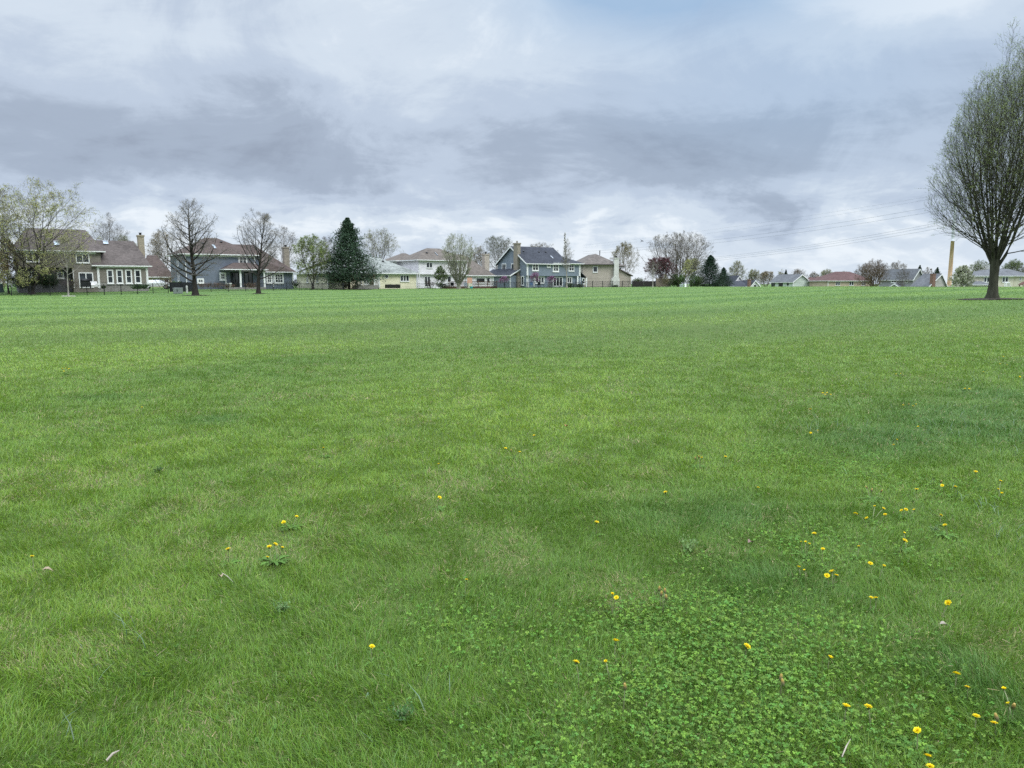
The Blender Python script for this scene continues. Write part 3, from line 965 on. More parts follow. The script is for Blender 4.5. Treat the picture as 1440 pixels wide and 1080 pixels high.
# ---- white and grey two-storey house with chimneyed wing
h = House('white two-storey house with umber hip roof, overhanging upper floor and low wing', 589, 405, 137, 35)
f0 = h.front()
d = h.ly(562.5); xm = h.fx(657); xe = h.fx(694)
ze = h.z(366, 0, 0); zr = h.z(349, 4, d / 2)
zo = h.z(385.8, 3, 0)
h.block(WHITES, 0, xm, 0, d, zo, ze)
h.block(WHITES, .05, xm - .05, .55, d - .05, -2, zo - .003)
h.hip(R_UMBER, 0, xm, 0, d, ze, zr, .5, inset=(4.3, 4.3))
h.hip(R_UMBER, -1.0, 4, d - .8, d + 5, ze, zr - .8, .4, inset=(3, 2))
h.block(PALE, -.6, 4, d + .01, d + 4.8, -2, ze)
zw = h.z(388, xm + 2, 0)
h.block(WHITES, xm + .02, xe, .5, 9, -2, zw)
zwr = h.z(357.5, xm + .5, 4.7)
h.hip(R_UMBER, xm - .5, xe, .5, 9, zw, zwr, .45, inset=(.2, 4.4))
h.window(f0, 599.2, 369, 608.2, 377, 2, 1, .1, .12)
h.window(f0, 633, 369, 643, 377, 2, 1, .1, .12); h.window(f0, 651, 370, 655.5, 377, 1)
fl = h.front(.55)
h.door(fl, 596.5, 388.3, 605.5, 403.6)
h.window(fl, 628.5, 388, 634.5, 397, 1); h.window(fl, 640, 388, 648, 397, 2)
fw = h.front(.5)
h.window(fw, 668.5, 390, 682.5, 398.5, 1, 1, .2); h.window(fw, 684, 390, 689, 398.5, 1)
a0, b1 = h.hit(670.5, 389, fw); a1, b0 = h.hit(680.5, 399, fw)
h.board(f0, 588.6, 590.5, 366.5, 385.8); h.board(fw, 692.6, 694, 389, 404)
h.board_m(f0, 0, xm, ze - .24, ze - .02)
h.board_m(fw, xm + .1, xe, zw - .24, zw - .02)
h.skylight(h.slope(-.5, ze + .14, d / 2, zr), 611, 355.3, 616, 360)
h.downspout(f0, .16, 0, ze); h.downspout(fw, xe - .12, 0, zw)
h.vents(h.slope(-.5, ze + .14, d / 2, zr), [(600, 356), (628, 355)])
c0 = h.fx(681.8, 3.2); c1 = h.fx(688.3, 3.2)
h.chimney(mat_brick('pale_brick', (.40, .34, .29)), c0, c1, 3.2, 4.2, zw, h.z(358.5, c0, 3.2))
for a in (2.0, 5.0): h.window_m(h.left(), -a - .9, -a, .8, 2.1, 1, 2)
h.finish()

# ---- steel blue gabled house with stone chimney
h = House('steel blue gabled house with charcoal roof and tall stone chimney', 741, 404.5, 150, 35)
f0 = h.front(); l0 = h.left()
d = h.ly(700); xe = h.fx(816.5)
ze = h.z(369.5, 0, 0); zr = h.z(347.5, 0, d / 2)
xr = h.fx(776, d / 2)
zo = h.z(388, 6, 0)
h.block(BLUE2, 0, xe * .70, 0, d, zo, ze, ('x', zr))
h.block(BLUE2, .02, xe * .70, .45, d - .02, -2, zo - .003)
h.block(BLUE2, xe * .70 - .02, xe, .06, d - 1, zo, ze - .02)
h.block(BLUE2, xe * .70, xe - .05, .5, d - 1, -2, zo - .003)
h.gable(R_DARK, 0, xr - .2, 0, d, ze, zr, .45)
h.hip(R_DARK, xr - 3.5, xe, .0, d - 1, ze - .05, zr - .9, .45, inset=(.2, 5.2))
h.window(f0, 748.2, 370.3, 757.4, 381, 2, 2, .2, .12)
h.window(f0, 768.8, 371, 774, 376.2, 1, 1, .22)
h.window(f0, 777.2, 370.8, 785.8, 382.4, 2, 2, .24, .1)
fr2 = h.front(.06)
h.window(fr2, 799.5, 371.5, 807.3, 381.5, 2, 2, .16, .1)
h.board(f0, 740.6, 742.2, 370, 387.5); h.board(fr2, 814.2, 815.6, 371, 388); h.board_m(f0, 0, xe * .7, ze - .28, ze - .03)
h.board_m(fr2, xe * .7, xe, ze - .28, ze - .05)
fl = h.front(.45)
h.window(fl, 752.5, 388.6, 765.3, 398.5, 3, 1, .2, .14)
h.door(fl, 777.5, 389.5, 791, 402.8, 3)
h.window(fl, 797, 389.3, 804.3, 397.8, 2, 1, .18, .12)
h.board(fl, 750.5, 752, 388.4, 403.5); h.board(fl, 775.3, 776.9, 388.4, 403.5); h.board(fl, 740.3, 741.4, 388.4, 403.8); h.board(fr2, 811.5, 813, 388.2, 403)
h.window(l0, 706, 370.7, 712, 381.7, 2, 1, .16); h.window(l0, 719, 370.7, 724, 380, 1, 1, .16)
h.window(l0, 733.3, 388, 737, 401.5, 1, 1, .16)
h.downspout(f0, .2, 0, ze); h.downspout(fr2, xe - .15, 0, ze)
# low lean-to in front of the gable
ly0 = h.ly(718, -2.2)
zl = h.z(387.5, -2.2, ly0)
h.block(BLUE2, -2.2, -.02, ly0, d + 1.5, -2, zl)
m = MB(); a, b = ly0 - .35, d + 1.9
m.add([(-2.6, a, zl - .1), (0, a, zl + 1.25), (0, b, zl + 1.25), (-2.6, b, zl - .1), (-2.6, a, zl + .06), (0, a, zl + 1.42), (0, b, zl + 1.42), (-2.6, b, zl + .06)],
      [(0, 3, 2, 1), (4, 5, 6, 7), (0, 1, 5, 4), (2, 3, 7, 6), (0, 4, 7, 3)])
m.build('roof', R_DARK, h.root)
h.gut.box(-2.75, -2.61, a, b, zl - .1, zl + .06)
h.rake.append(MB().add([(-2.6, a - .06, zl - .2), (0, a - .06, zl + 1.15), (0, a - .06, zl + 1.4), (-2.6, a - .06, zl + .05), (-2.6, a - .01, zl - .2), (0, a - .01, zl + 1.15), (0, a - .01, zl + 1.4), (-2.6, a - .01, zl + .05)],
           [(0, 1, 2, 3), (4, 7, 6, 5), (0, 4, 5, 1), (3, 2, 6, 7)]))
h.board_m(h.left(-2.2), -ly0 - .22, -ly0, 0, zl)
c1 = h.ly(723.2, -.4); c0 = h.ly(728.6, -.4)
m = MB().box(-.6, .2, c0, c1, -1, h.z(343.5, -.5, c0)); zt = h.z(343.5, -.5, c0)
m.box(-.68, .28, c0 - .1, c1 + .1, zt + .003, zt + .3)
m.box(-.8, -.02, c0 - .6, c1 + .3, -1, h.z(388, -1, c0))
c = m.build('chimney', STONE2, h.root)
MB().lathe([(.16, zt + .3), (.16, zt + .6), (.2, zt + .63), (.2, zt + .7)], 10, (-.2, (c0 + c1) / 2, 0)).build('flue_cap', STONE2, c)
sl = h.slope(-.45, ze - .2, d / 2, zr + .16)
h.skylight(sl, 773, 360.2, 778.5, 364.2)
h.vents(sl, [(736, 354), (757.5, 355), (767, 355)])
# low extension at the far end
x2 = h.fx(825.5)
zx = h.z(390, xe + 1, 1)
h.block(BLUE2, xe + .02, x2, 1.0, d - 2, -2, zx)
m = MB(); q0, q1 = .65, d - 1.6
m.add([(xe - .01, q0, zx + 1.35), (x2 + .35, q0, zx - .1), (x2 + .35, q1, zx - .1), (xe - .01, q1, zx + 1.35), (xe - .01, q0, zx + 1.5), (x2 + .35, q0, zx + .05), (x2 + .35, q1, zx + .05), (xe - .01, q1, zx + 1.5)],
      [(0, 3, 2, 1), (4, 5, 6, 7), (0, 1, 5, 4), (2, 3, 7, 6), (1, 2, 6, 5)])
m.build('roof', R_DARK, h.root)
h.window(h.front(1.0), 818.5, 391, 822.5, 399.5, 1, 2, .16)
h.board(h.front(1.0), 824, 825.3, 390.5, 403.5)
h.finish()

# ---- beige house with white chimney
h = House('beige house with taupe hip roof and broad white chimney', 819.5, 404.5, 163, 8)
f0 = h.front()
xm = h.fx(863); xe = h.fx(887.5)
ze = h.z(372.3, 0, 0); zr = h.z(357, 4, 4.0)
h.block(BEIGE, 0, xm + .5, 0, 14, -2, ze)
h.hip(R_TAUPE, 0, xm + .5, 0, 14, ze, zr, .55, axis='y', inset=(4.2, 4))
zl = h.z(388, xe, 0)
h.block(BEIGE, xm + .4, xe, .3, 11, -2, zl)
m = MB(); a, b = -.1, 11.4
m.add([(xm + .2, a, ze - .5), (xe + .4, a, zl - .1), (xe + .4, b, zl - .1), (xm + .2, b, ze - .5), (xm + .2, a, ze - .3), (xe + .4, a, zl + .1), (xe + .4, b, zl + .1), (xm + .2, b, ze - .3)],
      [(0, 3, 2, 1), (4, 5, 6, 7), (0, 1, 5, 4), (2, 3, 7, 6), (1, 2, 6, 5)])
m.build('roof', R_TAUPE, h.root)
m = h.walls['beige_siding'][1]
m.add([(xm + .45, .31, zl - .2), (xe - .02, .31, zl - .2), (xm + .45, .31, ze - .55), (xm + .45, 10.9, zl - .2), (xe - .02, 10.9, zl - .2), (xm + .45, 10.9, ze - .55)], [(0, 1, 2), (3, 5, 4), (1, 4, 5, 2)])
# dormer
x3, x4 = h.fx(868, 3), h.fx(878, 3); za, zb = h.z(382, x3, 3), h.z(374.5, x3, 3)
h.block(WHITES, xm + .3, x4, 3, 7, za - 1.2, zb)
h.hip(R_TAUPE, xm, x4, 3, 7, zb, zb + .8, .35, inset=(.1, 1.6), gutter=False)
h.window(h.front(3), 870.5, 375.6, 874, 381, 1)
h.window(f0, 833.7, 374.2, 840.4, 383, 1, 1, .14)
c0, c1 = h.fx(863.3, -.7), h.fx(869.8, -.7)
b0, b1 = h.fx(860.2, -.7), h.fx(871, -.7)
h.chimney(WHITEBRICK, c0, c1, -.75, -.02, -1, h.z(363.8, c0, -.7), (b0, b1, h.z(393, c0, -.7)))
MB().lathe([(.09, zr - .3), (.09, zr + .6), (.14, zr + .6), (.14, zr + .75)], 8, (4.9, 4.6, 0)).build('vent_pipe', BLACK, h.root)
h.board(f0, 886, 887.3, 390, 403)
h.finish(BEIGE, mat_plain('taupe_trim', (.08, .075, .07)))

# ---- far houses beyond the crest of the field
h = House('far white gabled house with dark roof beside the small spruce', 1026, 406, 232, 18)
f0 = h.front(); xe = h.fx(1048); dl = 9
zr = h.z(388.5, xe * .5, 0); ze = h.z(396.5, xe, 0); zlo = h.z(404.5, 0, 0)
xr = h.fx(1039)
h.block(WHITES, 0, xe, 0, dl, -3, zlo, ('y', zr, xr))
h.gable(R_DARK, 0, xe, 0, dl, zlo, zr, .4, 'y', .2, xr)
h.window(f0, 1037, 399.5, 1041, 403.5, 1)
h.finish()
h = House('far small white gable with brick chimney and dark roof', 1056, 406, 226, 15)
f0 = h.front(); xe = h.fx(1067.5); xr = h.fx(1061.5)
zr = h.z(395, xr, 0); ze = h.z(401.5, 0, 0)
h.block(WHITES, 0, xe, 0, 8, -3, ze, ('y', zr, xr))
h.gable(R_DARK, 0, xe, 0, 8, ze, zr, .35, 'y', .2, xr)
d2 = h.ly(1033.5); zq = h.z(396, 0, 3)
h.block(WHITES, -6.3, .02, 2.4, 9, -3, ze - .3, ('x', zq, 5.5))
h.gable(R_DARK, -6.3, -.1, 2.4, 8.6, ze - .3, zq, .35, 'x', .2, 5.5, rake=False)
c0, c1 = h.fx(1052.8), h.fx(1055.8)
h.chimney(REDBRICK, c0, c1, -.2, .7, -2, h.z(394, c0, 0))
h.window_m(f0, xe / 2 - .5, xe / 2 + .5, ze - .6, ze + .3, 1)
h.finish()

h = House('far pale green gabled house with grey roof', 1115, 406, 250, 20)
f0 = h.front(); l0 = h.left(); xe = h.fx(1138.3); d = h.ly(1084.5)
xr = h.fx(1126.5); zr = h.z(386.5, xr, 0); ze = h.z(396, 0, 0)
h.block(MINT, 0, xe, 0, d, -3, ze, ('y', zr, xr))
h.gable(R_MID, 0, xe, 0, d, ze, zr, .5, 'y', .22, xr)
h.window(l0, 1095.3, 397.2, 1100.8, 402.5, 2, 1, .12, .1, BLACK); h.window(l0, 1106.8, 397, 1109, 401, 1, 1, .1, .1, BLACK); h.window(l0, 1085, 397.2, 1089.5, 402.5, 1, 1, .12, .1, BLACK)
h.board_m(l0, -.2, 0, 0, ze - .3); h.board_m(f0, 0, .2, 0, ze - .1); h.board_m(f0, xe - .2, xe, 0, ze - .1)
h.finish()

h = House('far house whose maroon roof has skylights and a pale chimney', 1141, 407, 262, 10)
xe = h.fx(1168); ze = h.z(404, 0, 0); zr = h.z(390, 4, 4)
h.block(TAN, 0, xe, 0, 9, -3, ze)
h.hip(R_MAROON, 0, xe, 0, 9, ze, zr, .4, inset=(2, .4))
s_ = h.slope(-.4, ze + .14, 4.5, zr)
for a in ((1149.8, 399.5, 1152.4, 403.2), (1155.8, 399.5, 1158.4, 403.2), (1161.3, 391, 1163.6, 393)): h.skylight(s_, *a)
c0, c1 = h.fx(1149, 3.5), h.fx(1154, 3.5)
h.chimney(mat_brick('pink_brick', (.45, .33, .28)), c0, c1, 3.5, 4.4, ze, h.z(389.5, c0, 3.5))
h.finish()

h = House('far tan house with wide maroon hip roof', 1163.5, 406, 240, 8)
f0 = h.front(); xe = h.fx(1226); ze = h.z(395.2, 0, 0); zr = h.z(382, 8, 6)
h.block(TAN, 0, xe, 0, 11, -3, ze)
h.hip(R_MAROON, 0, xe, 0, 11, ze, zr, .5, inset=(6.2, 5))
h.window(f0, 1175.5, 395.6, 1181, 401.5, 2, 1, .08, .15); h.window(f0, 1194.5, 395.2, 1200, 401.3, 2, 1, .08, .15); h.window(f0, 1212, 395.3, 1217, 401.3, 2, 1, .08, .15)
h.board_m(f0, 0, .22, 0, ze); h.board_m(f0, 0, xe, ze - .22, ze - .02)
h.finish()

h = House('far dark grey two-storey house with slate grey gable roof', 1283, 407, 224, 22)
f0 = h.front(); l0 = h.left()
d = h.ly(1236); xe = h.fx(1297.5)
xr = h.fx(1291); zr = h.z(379, xr, 0); ze = h.z(392, 0, 0)
h.block(GREY, 0, xe, .02, d, -3, ze, ('y', zr, xr))
h.gable(R_MID, 0, xe, 0, d, ze, zr, .4, 'y', .22, xr)
h.window(l0, 1253.3, 393, 1261, 398, 2, 1, .25, .2); h.window(l0, 1271.5, 394, 1276.5, 398, 2, 1, .2, .15); h.window(l0, 1238, 394, 1240.3, 398, 1, 1, .15)
m = MB(); g0, g1 = -h.ly(1268, -1.5), -h.ly(1250, -1.5)
zq = h.z(399.5, -1.5, 5)
y0_, y1_ = h.ly(1267, -1.5), h.ly(1250, -1.5); ymid = (y0_ + y1_) / 2
h.block(GREY, -1.5, -.02, y0_, y1_, -3, zq - 1.2, ('x', zq))
h.gable(R_MID, -1.4, -.2, y0_, y1_, zq - 1.2, zq, .3, 'x', .18)
h.finish()

h = House('far small warm grey gable with brick chimney', 1306, 406.5, 205, 16)
f0 = h.front(); l0 = h.left()
xe = h.fx(1331); xr = h.fx(1322.5); zr = h.z(386, xr, 0); ze = h.z(402.5, 0, 0); d = h.ly(1283)
h.block(GREY2, 0, xe, .02, d, -3, ze, ('y', zr, xr))
h.gable(R_MID, 0, xe, 0, d, ze, zr, .35, 'y', .22, xr)
c0, c1 = h.fx(1311, -.5), h.fx(1315, -.5)
h.chimney(REDBRICK, c0, c1, -.6, .4, -2, h.z(386.2, c0, -.4))
h.finish()

h = House('far pale yellow two-storey house behind the large dark tree', 1368, 413, 190, -4)
f0 = h.front()
xm = h.fx(1424.5); xe = h.fx(1456); ze = h.z(388.5, 0, 0); zr = h.z(378, 12, 6)
h.block(CREAM, 0, xm, 0, 10, -4, ze); h.block(CREAM, xm + .003, xe, 1.2, 10, -4, ze)
h.hip(R_MID, 0, xm, 0, 10, ze, zr - .3, .5, inset=(5, 4)); h.hip(R_MID, xm - 7, xe, 1.2, 11, ze + .01, zr, .5, inset=(5, 4))
h.window(f0, 1383.7, 389.8, 1391.3, 397, 2, 1, .12, .2); h.window(f0, 1409.5, 389.5, 1417.5, 397, 2, 1, .12, .2)
h.window(h.front(1.2), 1434, 389.6, 1436, 394, 1)
xa, xb = h.fx(1366, -3), h.fx(1392, -3); zl = h.z(401, 2, -3)
h.block(CREAM, xa, xb, -3, -.02, -4, zl)
h.hip(R_MID, xa, xb, -3, .3, zl, zl + 1.0, .35, inset=(1.6, 1.6))
for a, b in ((1367, 1370), (1372, 1375), (1378.5, 1380), (1381.2, 1382.5), (1386, 1387.5), (1389.5, 1391.5)):
    h.window(h.front(-3), a, 402.3, b, 405.5, 1, 1, .08, sill=False)
for a, b in ((1405.5, 1408), (1419.5, 1422)):
    h.window(f0, a, 402.3, b, 405.5, 1, 1, .08, sill=False)
h.board_m(f0, 0, xm, ze - .25, ze - .02)
h.finish()
# ------------------------------------------------------------------ trees in place
BARK = mat_bark('grey_bark', (.085, .075, .065))
BARK_D = mat_bark('dark_bark', (.035, .031, .027))
BARK_M = mat_bark('mossy_bark', (.050, .050, .036))
BARK_V = mat_bark('pale_green_twig_bark', (.24, .24, .18))
BARK_Y = mat_bark('grey_twig_bark', (.15, .14, .135))
BARK_G = mat_bark('olive_twig_bark', (.075, .07, .05))
BARK_P = mat_bark('pale_bark', (.27, .25, .22))
BARK_T = mat_bark('twig_bark', (.13, .115, .10))
BARK_B = mat_bark('brown_twig_bark', (.14, .105, .075))
LEAF = mat_leaf('young_leaf', .35, .5)
NEEDLE = mat_leaf('needle', .1, .6, .2)

E_ROUND = [(0, .35), (.2, .62), (.4, .95), (.6, 1.0), (.8, .78), (.93, .42), (1, .08)]
E_OAK = [(0, .3), (.14, .85), (.28, 1.08), (.45, 1.1), (.62, 1.0), (.78, .82), (.9, .55), (1, .2)]
E_VASE = [(0, .12), (.2, .45), (.45, .85), (.7, 1.0), (.88, .75), (1, .1)]
E_SLIM = [(0, .5), (.2, 1.0), (.4, .95), (.6, .7), (.8, .4), (1, .05)]
E_BIG = [(0, .2), (.1, .4), (.16, .72), (.2, .84), (.25, .93), (.34, .96), (.43, .97), (.5, .89), (.61, .76), (.745, .61), (.845, .44), (.9, .34), (.95, .24), (1, .12)]
E_SPREAD = [(0, .2), (.2, .6), (.4, .9), (.6, 1.0), (.8, .85), (.93, .5), (1, .1)]

GREEN = ((.20, .27, .07), (.26, .31, .10), (.15, .20, .06))
OLIVEG = ((.36, .37, .14), (.30, .32, .12), (.42, .40, .17))
BROWNG = ((.27, .21, .12), (.22, .18, .10), (.31, .26, .14))
REDP = ((.105, .034, .046), (.14, .045, .058), (.08, .03, .038), (.10, .06, .05))
PINK = ((.28, .13, .25), (.34, .17, .31), (.22, .10, .18))
BLOSSOM = ((.45, .46, .36), (.38, .40, .27), (.52, .53, .44), (.25, .28, .14))
DKGREEN = ((.022, .045, .018), (.032, .06, .022), (.016, .032, .016))
MIDGREEN = ((.06, .115, .03), (.085, .15, .04), (.04, .075, .022))
SPRUCE = ((.046, .082, .048), (.066, .108, .062), (.030, .056, .034))
PINE = ((.026, .054, .030), (.036, .07, .038), (.018, .038, .024))

tree_count = [0]


def place_tree(label, u, Y, vtop, uL, uR, cat='tree', name='tree', group=None, vb=None, rz=0.0, conifer=False, r0=None, env=E_ROUND, **kw):
    x = K(u) * Y; g = gz1(x, Y)
    if vb is not None: g = min(g, P(u, vb, Y)[2]) if vb > 404.5 and Y > 130 else g
    H = P(u, vtop, Y)[2] - g
    R = max(abs(uR - u), abs(uL - u), (uR - uL) / 2) * Y / FPX * CP
    tree_count[0] += 1
    sd = 100 + tree_count[0] * 7 + kw.pop('seed', 0)
    root = empty(name, (x, Y, g - .03), rz, label, cat, group)
    if conifer:
        t, c = make_conifer(sd, H, R, kw.pop('bark', BARK_D), NEEDLE, kw.pop('cols', SPRUCE), **kw)
    else:
        cxm = ((uL + uR) / 2 - u) * Y / FPX * CP
        t, c = make_tree(sd, H, (uR - uL) / 2 * Y / FPX * CP, r0 or H * .02, env, kw.pop('bark', BARK), kw.pop('leafmat', LEAF), twigmat=kw.pop('twigmat', BARK_T), cx=kw.pop('cx', cxm * 1.5), **kw)
    link('trunk', t, root); link('crown', c, root)
    return root


FIELD = 'trees along the edge of the field'
BEHIND = 'trees behind the houses'

# the large dark tree on the field
place_tree('large upright tree with many steep dark limbs and tiny new leaves, alone on lawn', 1397, 45, 22, 1290, 1507, group='lone tree',
           r0=.25, env=E_BIG, bark=BARK_M, twigmat=BARK_G, limb=.42, a2=.55, up2=.2, lead_r=(.24, .42), lob=.3, leaf_low=-.25, hb=.135, leaders=14, spread=.54, n1=19, n2=6, n3=4, n4=2, a1=(.95, .36), trop1=.10, trop2=.075, jit=.075,
           leaves=56000, leaf_size=.05, leaf_cols=((.26, .33, .12), (.33, .39, .16), (.20, .25, .09)), cx=.8, twig=.0042, l1s=.75, flare=1.75, lat=.5)

# at the olive house
place_tree('broad twin-trunked tree with yellow-green young leaves in front of the olive house', 43, 95, 247, -18, 160, vb=410, group=FIELD, r0=.36, env=E_SPREAD,
           bark=BARK_D, hb=.045, leaders=4, spread=.8, n1=12, n2=7, n3=6, n4=3, a1=(1.0, .55), trop1=.06, jit=.12, leaves=13500, leaf_size=.14, leaf_cols=OLIVEG, leaf_low=.35, twig=.009, droop=.03)
place_tree('budding tree with grey limbs beside the olive house, cut off by the picture edge', -14, 96, 240, -75, 36, group=FIELD, r0=.3, env=E_ROUND,
           bark=BARK_D, hb=.2, leaders=3, spread=.5, n1=14, n2=8, n3=6, n4=3, leaves=9000, leaf_size=.14, leaf_cols=OLIVEG, leaf_low=.3, twig=.011)
place_tree('slender tree with bronze young leaves at the corner of the olive house', 11, 96, 333, -8, 29, group=FIELD, r0=.11, env=E_ROUND,
           bark=BARK_D, hb=.25, n1=16, n2=6, n3=5, n4=2, leaves=4200, leaf_size=.13, leaf_cols=((.22, .17, .07), (.18, .17, .06), (.25, .17, .08)), twig=.009)
place_tree('thin bare sapling with pale trunk in a small stone ring', 95, 87, 332, 58, 134, group=FIELD, r0=.085, env=E_SPREAD,
           bark=BARK_P, hb=.3, n1=16, n2=6, n3=6, n4=2, a1=(1.1, .5), leaves=1500, leaf_size=.07, leaf_cols=OLIVEG, twig=.006)
# the two bare trees
place_tree('tall wide bare tree with low spreading dark limbs in front of the blue-grey house', 274, 92, 280, 226, 321, vb=414.5, group=FIELD, r0=.33, env=E_OAK,
           bark=BARK_D, hb=.14, n1=34, n2=7, n3=5, n4=2, a1=(1.2, .8), limb=.55, jit=.09, trop1=.085, l1s=1.15, trop2=.05, twigmat=BARK_Y, twig=.0085, flare=1.5, leaves=2500, leaf_size=.08, leaf_cols=BROWNG)
place_tree('smaller bare tree with steep dark limbs in front of the porch', 363, 97, 294, 327, 401, group=FIELD, r0=.25, env=E_OAK,
           bark=BARK_D, hb=.17, n1=32, n2=7, n3=5, n4=2, a1=(1.1, .75), limb=.55, jit=.09, trop1=.095, l1s=1.15, trop2=.05, twigmat=BARK_Y, twig=.0085, flare=1.5, leaves=2000, leaf_size=.08, leaf_cols=BROWNG)
place_tree('light green leafing tree at the corner of the black picket fence', 440, 121, 330, 409, 471, group=FIELD, r0=.17, env=E_SPREAD,
           bark=BARK_D, hb=.1, leaders=4, spread=.6, n1=10, n2=7, n3=6, n4=2, a1=(.95, .5), leaves=9500, leaf_size=.15, leaf_cols=GREEN, leaf_low=.2, twig=.011)
place_tree('big dark blue-green spruce on a dark round patch before the yellow ranch house', 491, 123, 307, 467, 527, name='spruce', group=FIELD, conifer=True, clear=.13, dens=1.6)
place_tree('small rounded tree in fresh green leaf before the white house', 620, 131, 372, 609, 630, group=FIELD, r0=.07, env=[(0, .6), (.25, 1), (.55, .95), (.8, .7), (1, .15)],
           hb=.1, leaders=3, spread=.4, n1=10, n2=6, n3=5, n4=0, leaves=4200, leaf_size=.14, leaf_cols=((.14, .19, .07), (.18, .24, .10), (.10, .14, .05)), twig=.01)
place_tree('vase-shaped tree with pale grey-green budding branches before the white house', 645, 128, 323, 619, 671, group=FIELD, r0=.32, env=E_VASE,
           bark=mat_bark('greenish_bark', (.17, .165, .125)), hb=.1, leaders=11, spread=.85, n1=7, n2=6, n3=5, n4=2, a1=(.5, .35), lat=.38, limb=.5, twigmat=BARK_V, leaves=3800, leaf_size=.11, leaf_cols=((.33, .36, .19), (.38, .40, .24)), twig=.009)
place_tree('tall slim bare tree with pale trunk before the steel blue house', 797, 142, 321, 787, 814, group=FIELD, r0=.13, env=E_SLIM,
           bark=BARK_P, hb=.25, n1=36, n2=6, n3=5, n4=0, a1=(.7, .4), leaves=500, leaf_size=.1, leaf_cols=OLIVEG, twig=.011)
place_tree('young bare tree with whitish trunk in front of the red-purple crabapple', 918, 146, 364, 904, 936, group=FIELD, r0=.12, env=E_ROUND,
           bark=BARK_P, hb=.28, n1=18, n2=6, n3=4, n4=0, a1=(1.0, .5), twig=.011)
place_tree('thin young tree with sparse green leaves beside the utility cabinet', 967, 149, 363, 955, 984, group=FIELD, r0=.09, env=E_ROUND,
           bark=BARK_P, hb=.3, n1=16, n2=6, n3=4, n4=0, leaves=1600, leaf_size=.13, leaf_cols=OLIVEG, twig=.011)
place_tree('dense bare shrubby tree before the far tan house', 1229, 205, 363, 1196, 1258, group=FIELD, r0=.34, env=[(0, .7), (.2, 1), (.5, .95), (.75, .7), (1, .12)],
           bark=BARK_B, hb=.08, leaders=8, spread=.95, n1=10, n2=7, n3=6, n4=3, a1=(.8, .5), twigmat=BARK_B, twig=.011)
place_tree('small bare tree before the far dark grey house', 1270, 200, 377, 1257, 1283, group=FIELD, r0=.12, env=E_ROUND,
           bark=BARK_T, hb=.15, leaders=3, spread=.5, n1=10, n2=6, n3=5, n4=2, twig=.012)
place_tree('round white-blossoming tree beside the tall tan pole', 1352, 178, 374, 1336, 1369, group=FIELD, r0=.16, env=[(0, .75), (.2, .95), (.45, 1), (.7, .85), (.9, .5), (1, .2)],
           hb=.08, leaders=4, spread=.5, n1=12, n2=7, n3=5, n4=0, leaves=15000, leaf_size=.2, leaf_cols=BLOSSOM, twig=.012)
place_tree('red-purple crabapple in leaf beside the beige house', 927, 158, 361, 897, 953, group=FIELD, r0=.17, env=[(0, .5), (.2, .8), (.5, 1), (.75, .85), (.92, .5), (1, .15)],
           bark=BARK_D, hb=.12, leaders=5, spread=.7, n1=10, n2=7, n3=5, n4=2, leaves=9500, leaf_size=.17, leaf_cols=REDP, twig=.012, leaf_low=-.1)
place_tree('dark green broad conifer, the larger of the pair by the white gables', 998, 160, 359, 979, 1017, name='conifer', group=FIELD, conifer=True, cols=PINE, clear=.02, dens=1.7)
place_tree('small dark conifer, the lesser of the pair by the white gables', 1017, 166, 376, 1007, 1028, name='conifer', group=FIELD, conifer=True, cols=PINE, clear=.02, dens=1.5)
for lab, u, Y, vt, a, b in (('pink redbud in bloom before the lean-to of the steel blue house', 709, 141, 388, 699, 720),
                            ('widest pink redbud in bloom before the patio of the steel blue house', 752, 142, 382, 742, 765),
                            ('small pink redbud in bloom between two white patio windows', 775, 143, 387.5, 767, 784)):
    place_tree(lab, u, Y, vt, a, b, name='redbud', group='pink redbuds', r0=.05, env=E_SPREAD, bark=BARK_D, hb=.3, leaders=3, spread=.6, n1=8, n2=5, n3=4, n4=0,
               leaves=1700, leaf_size=.10, leaf_cols=PINK, twig=.009)

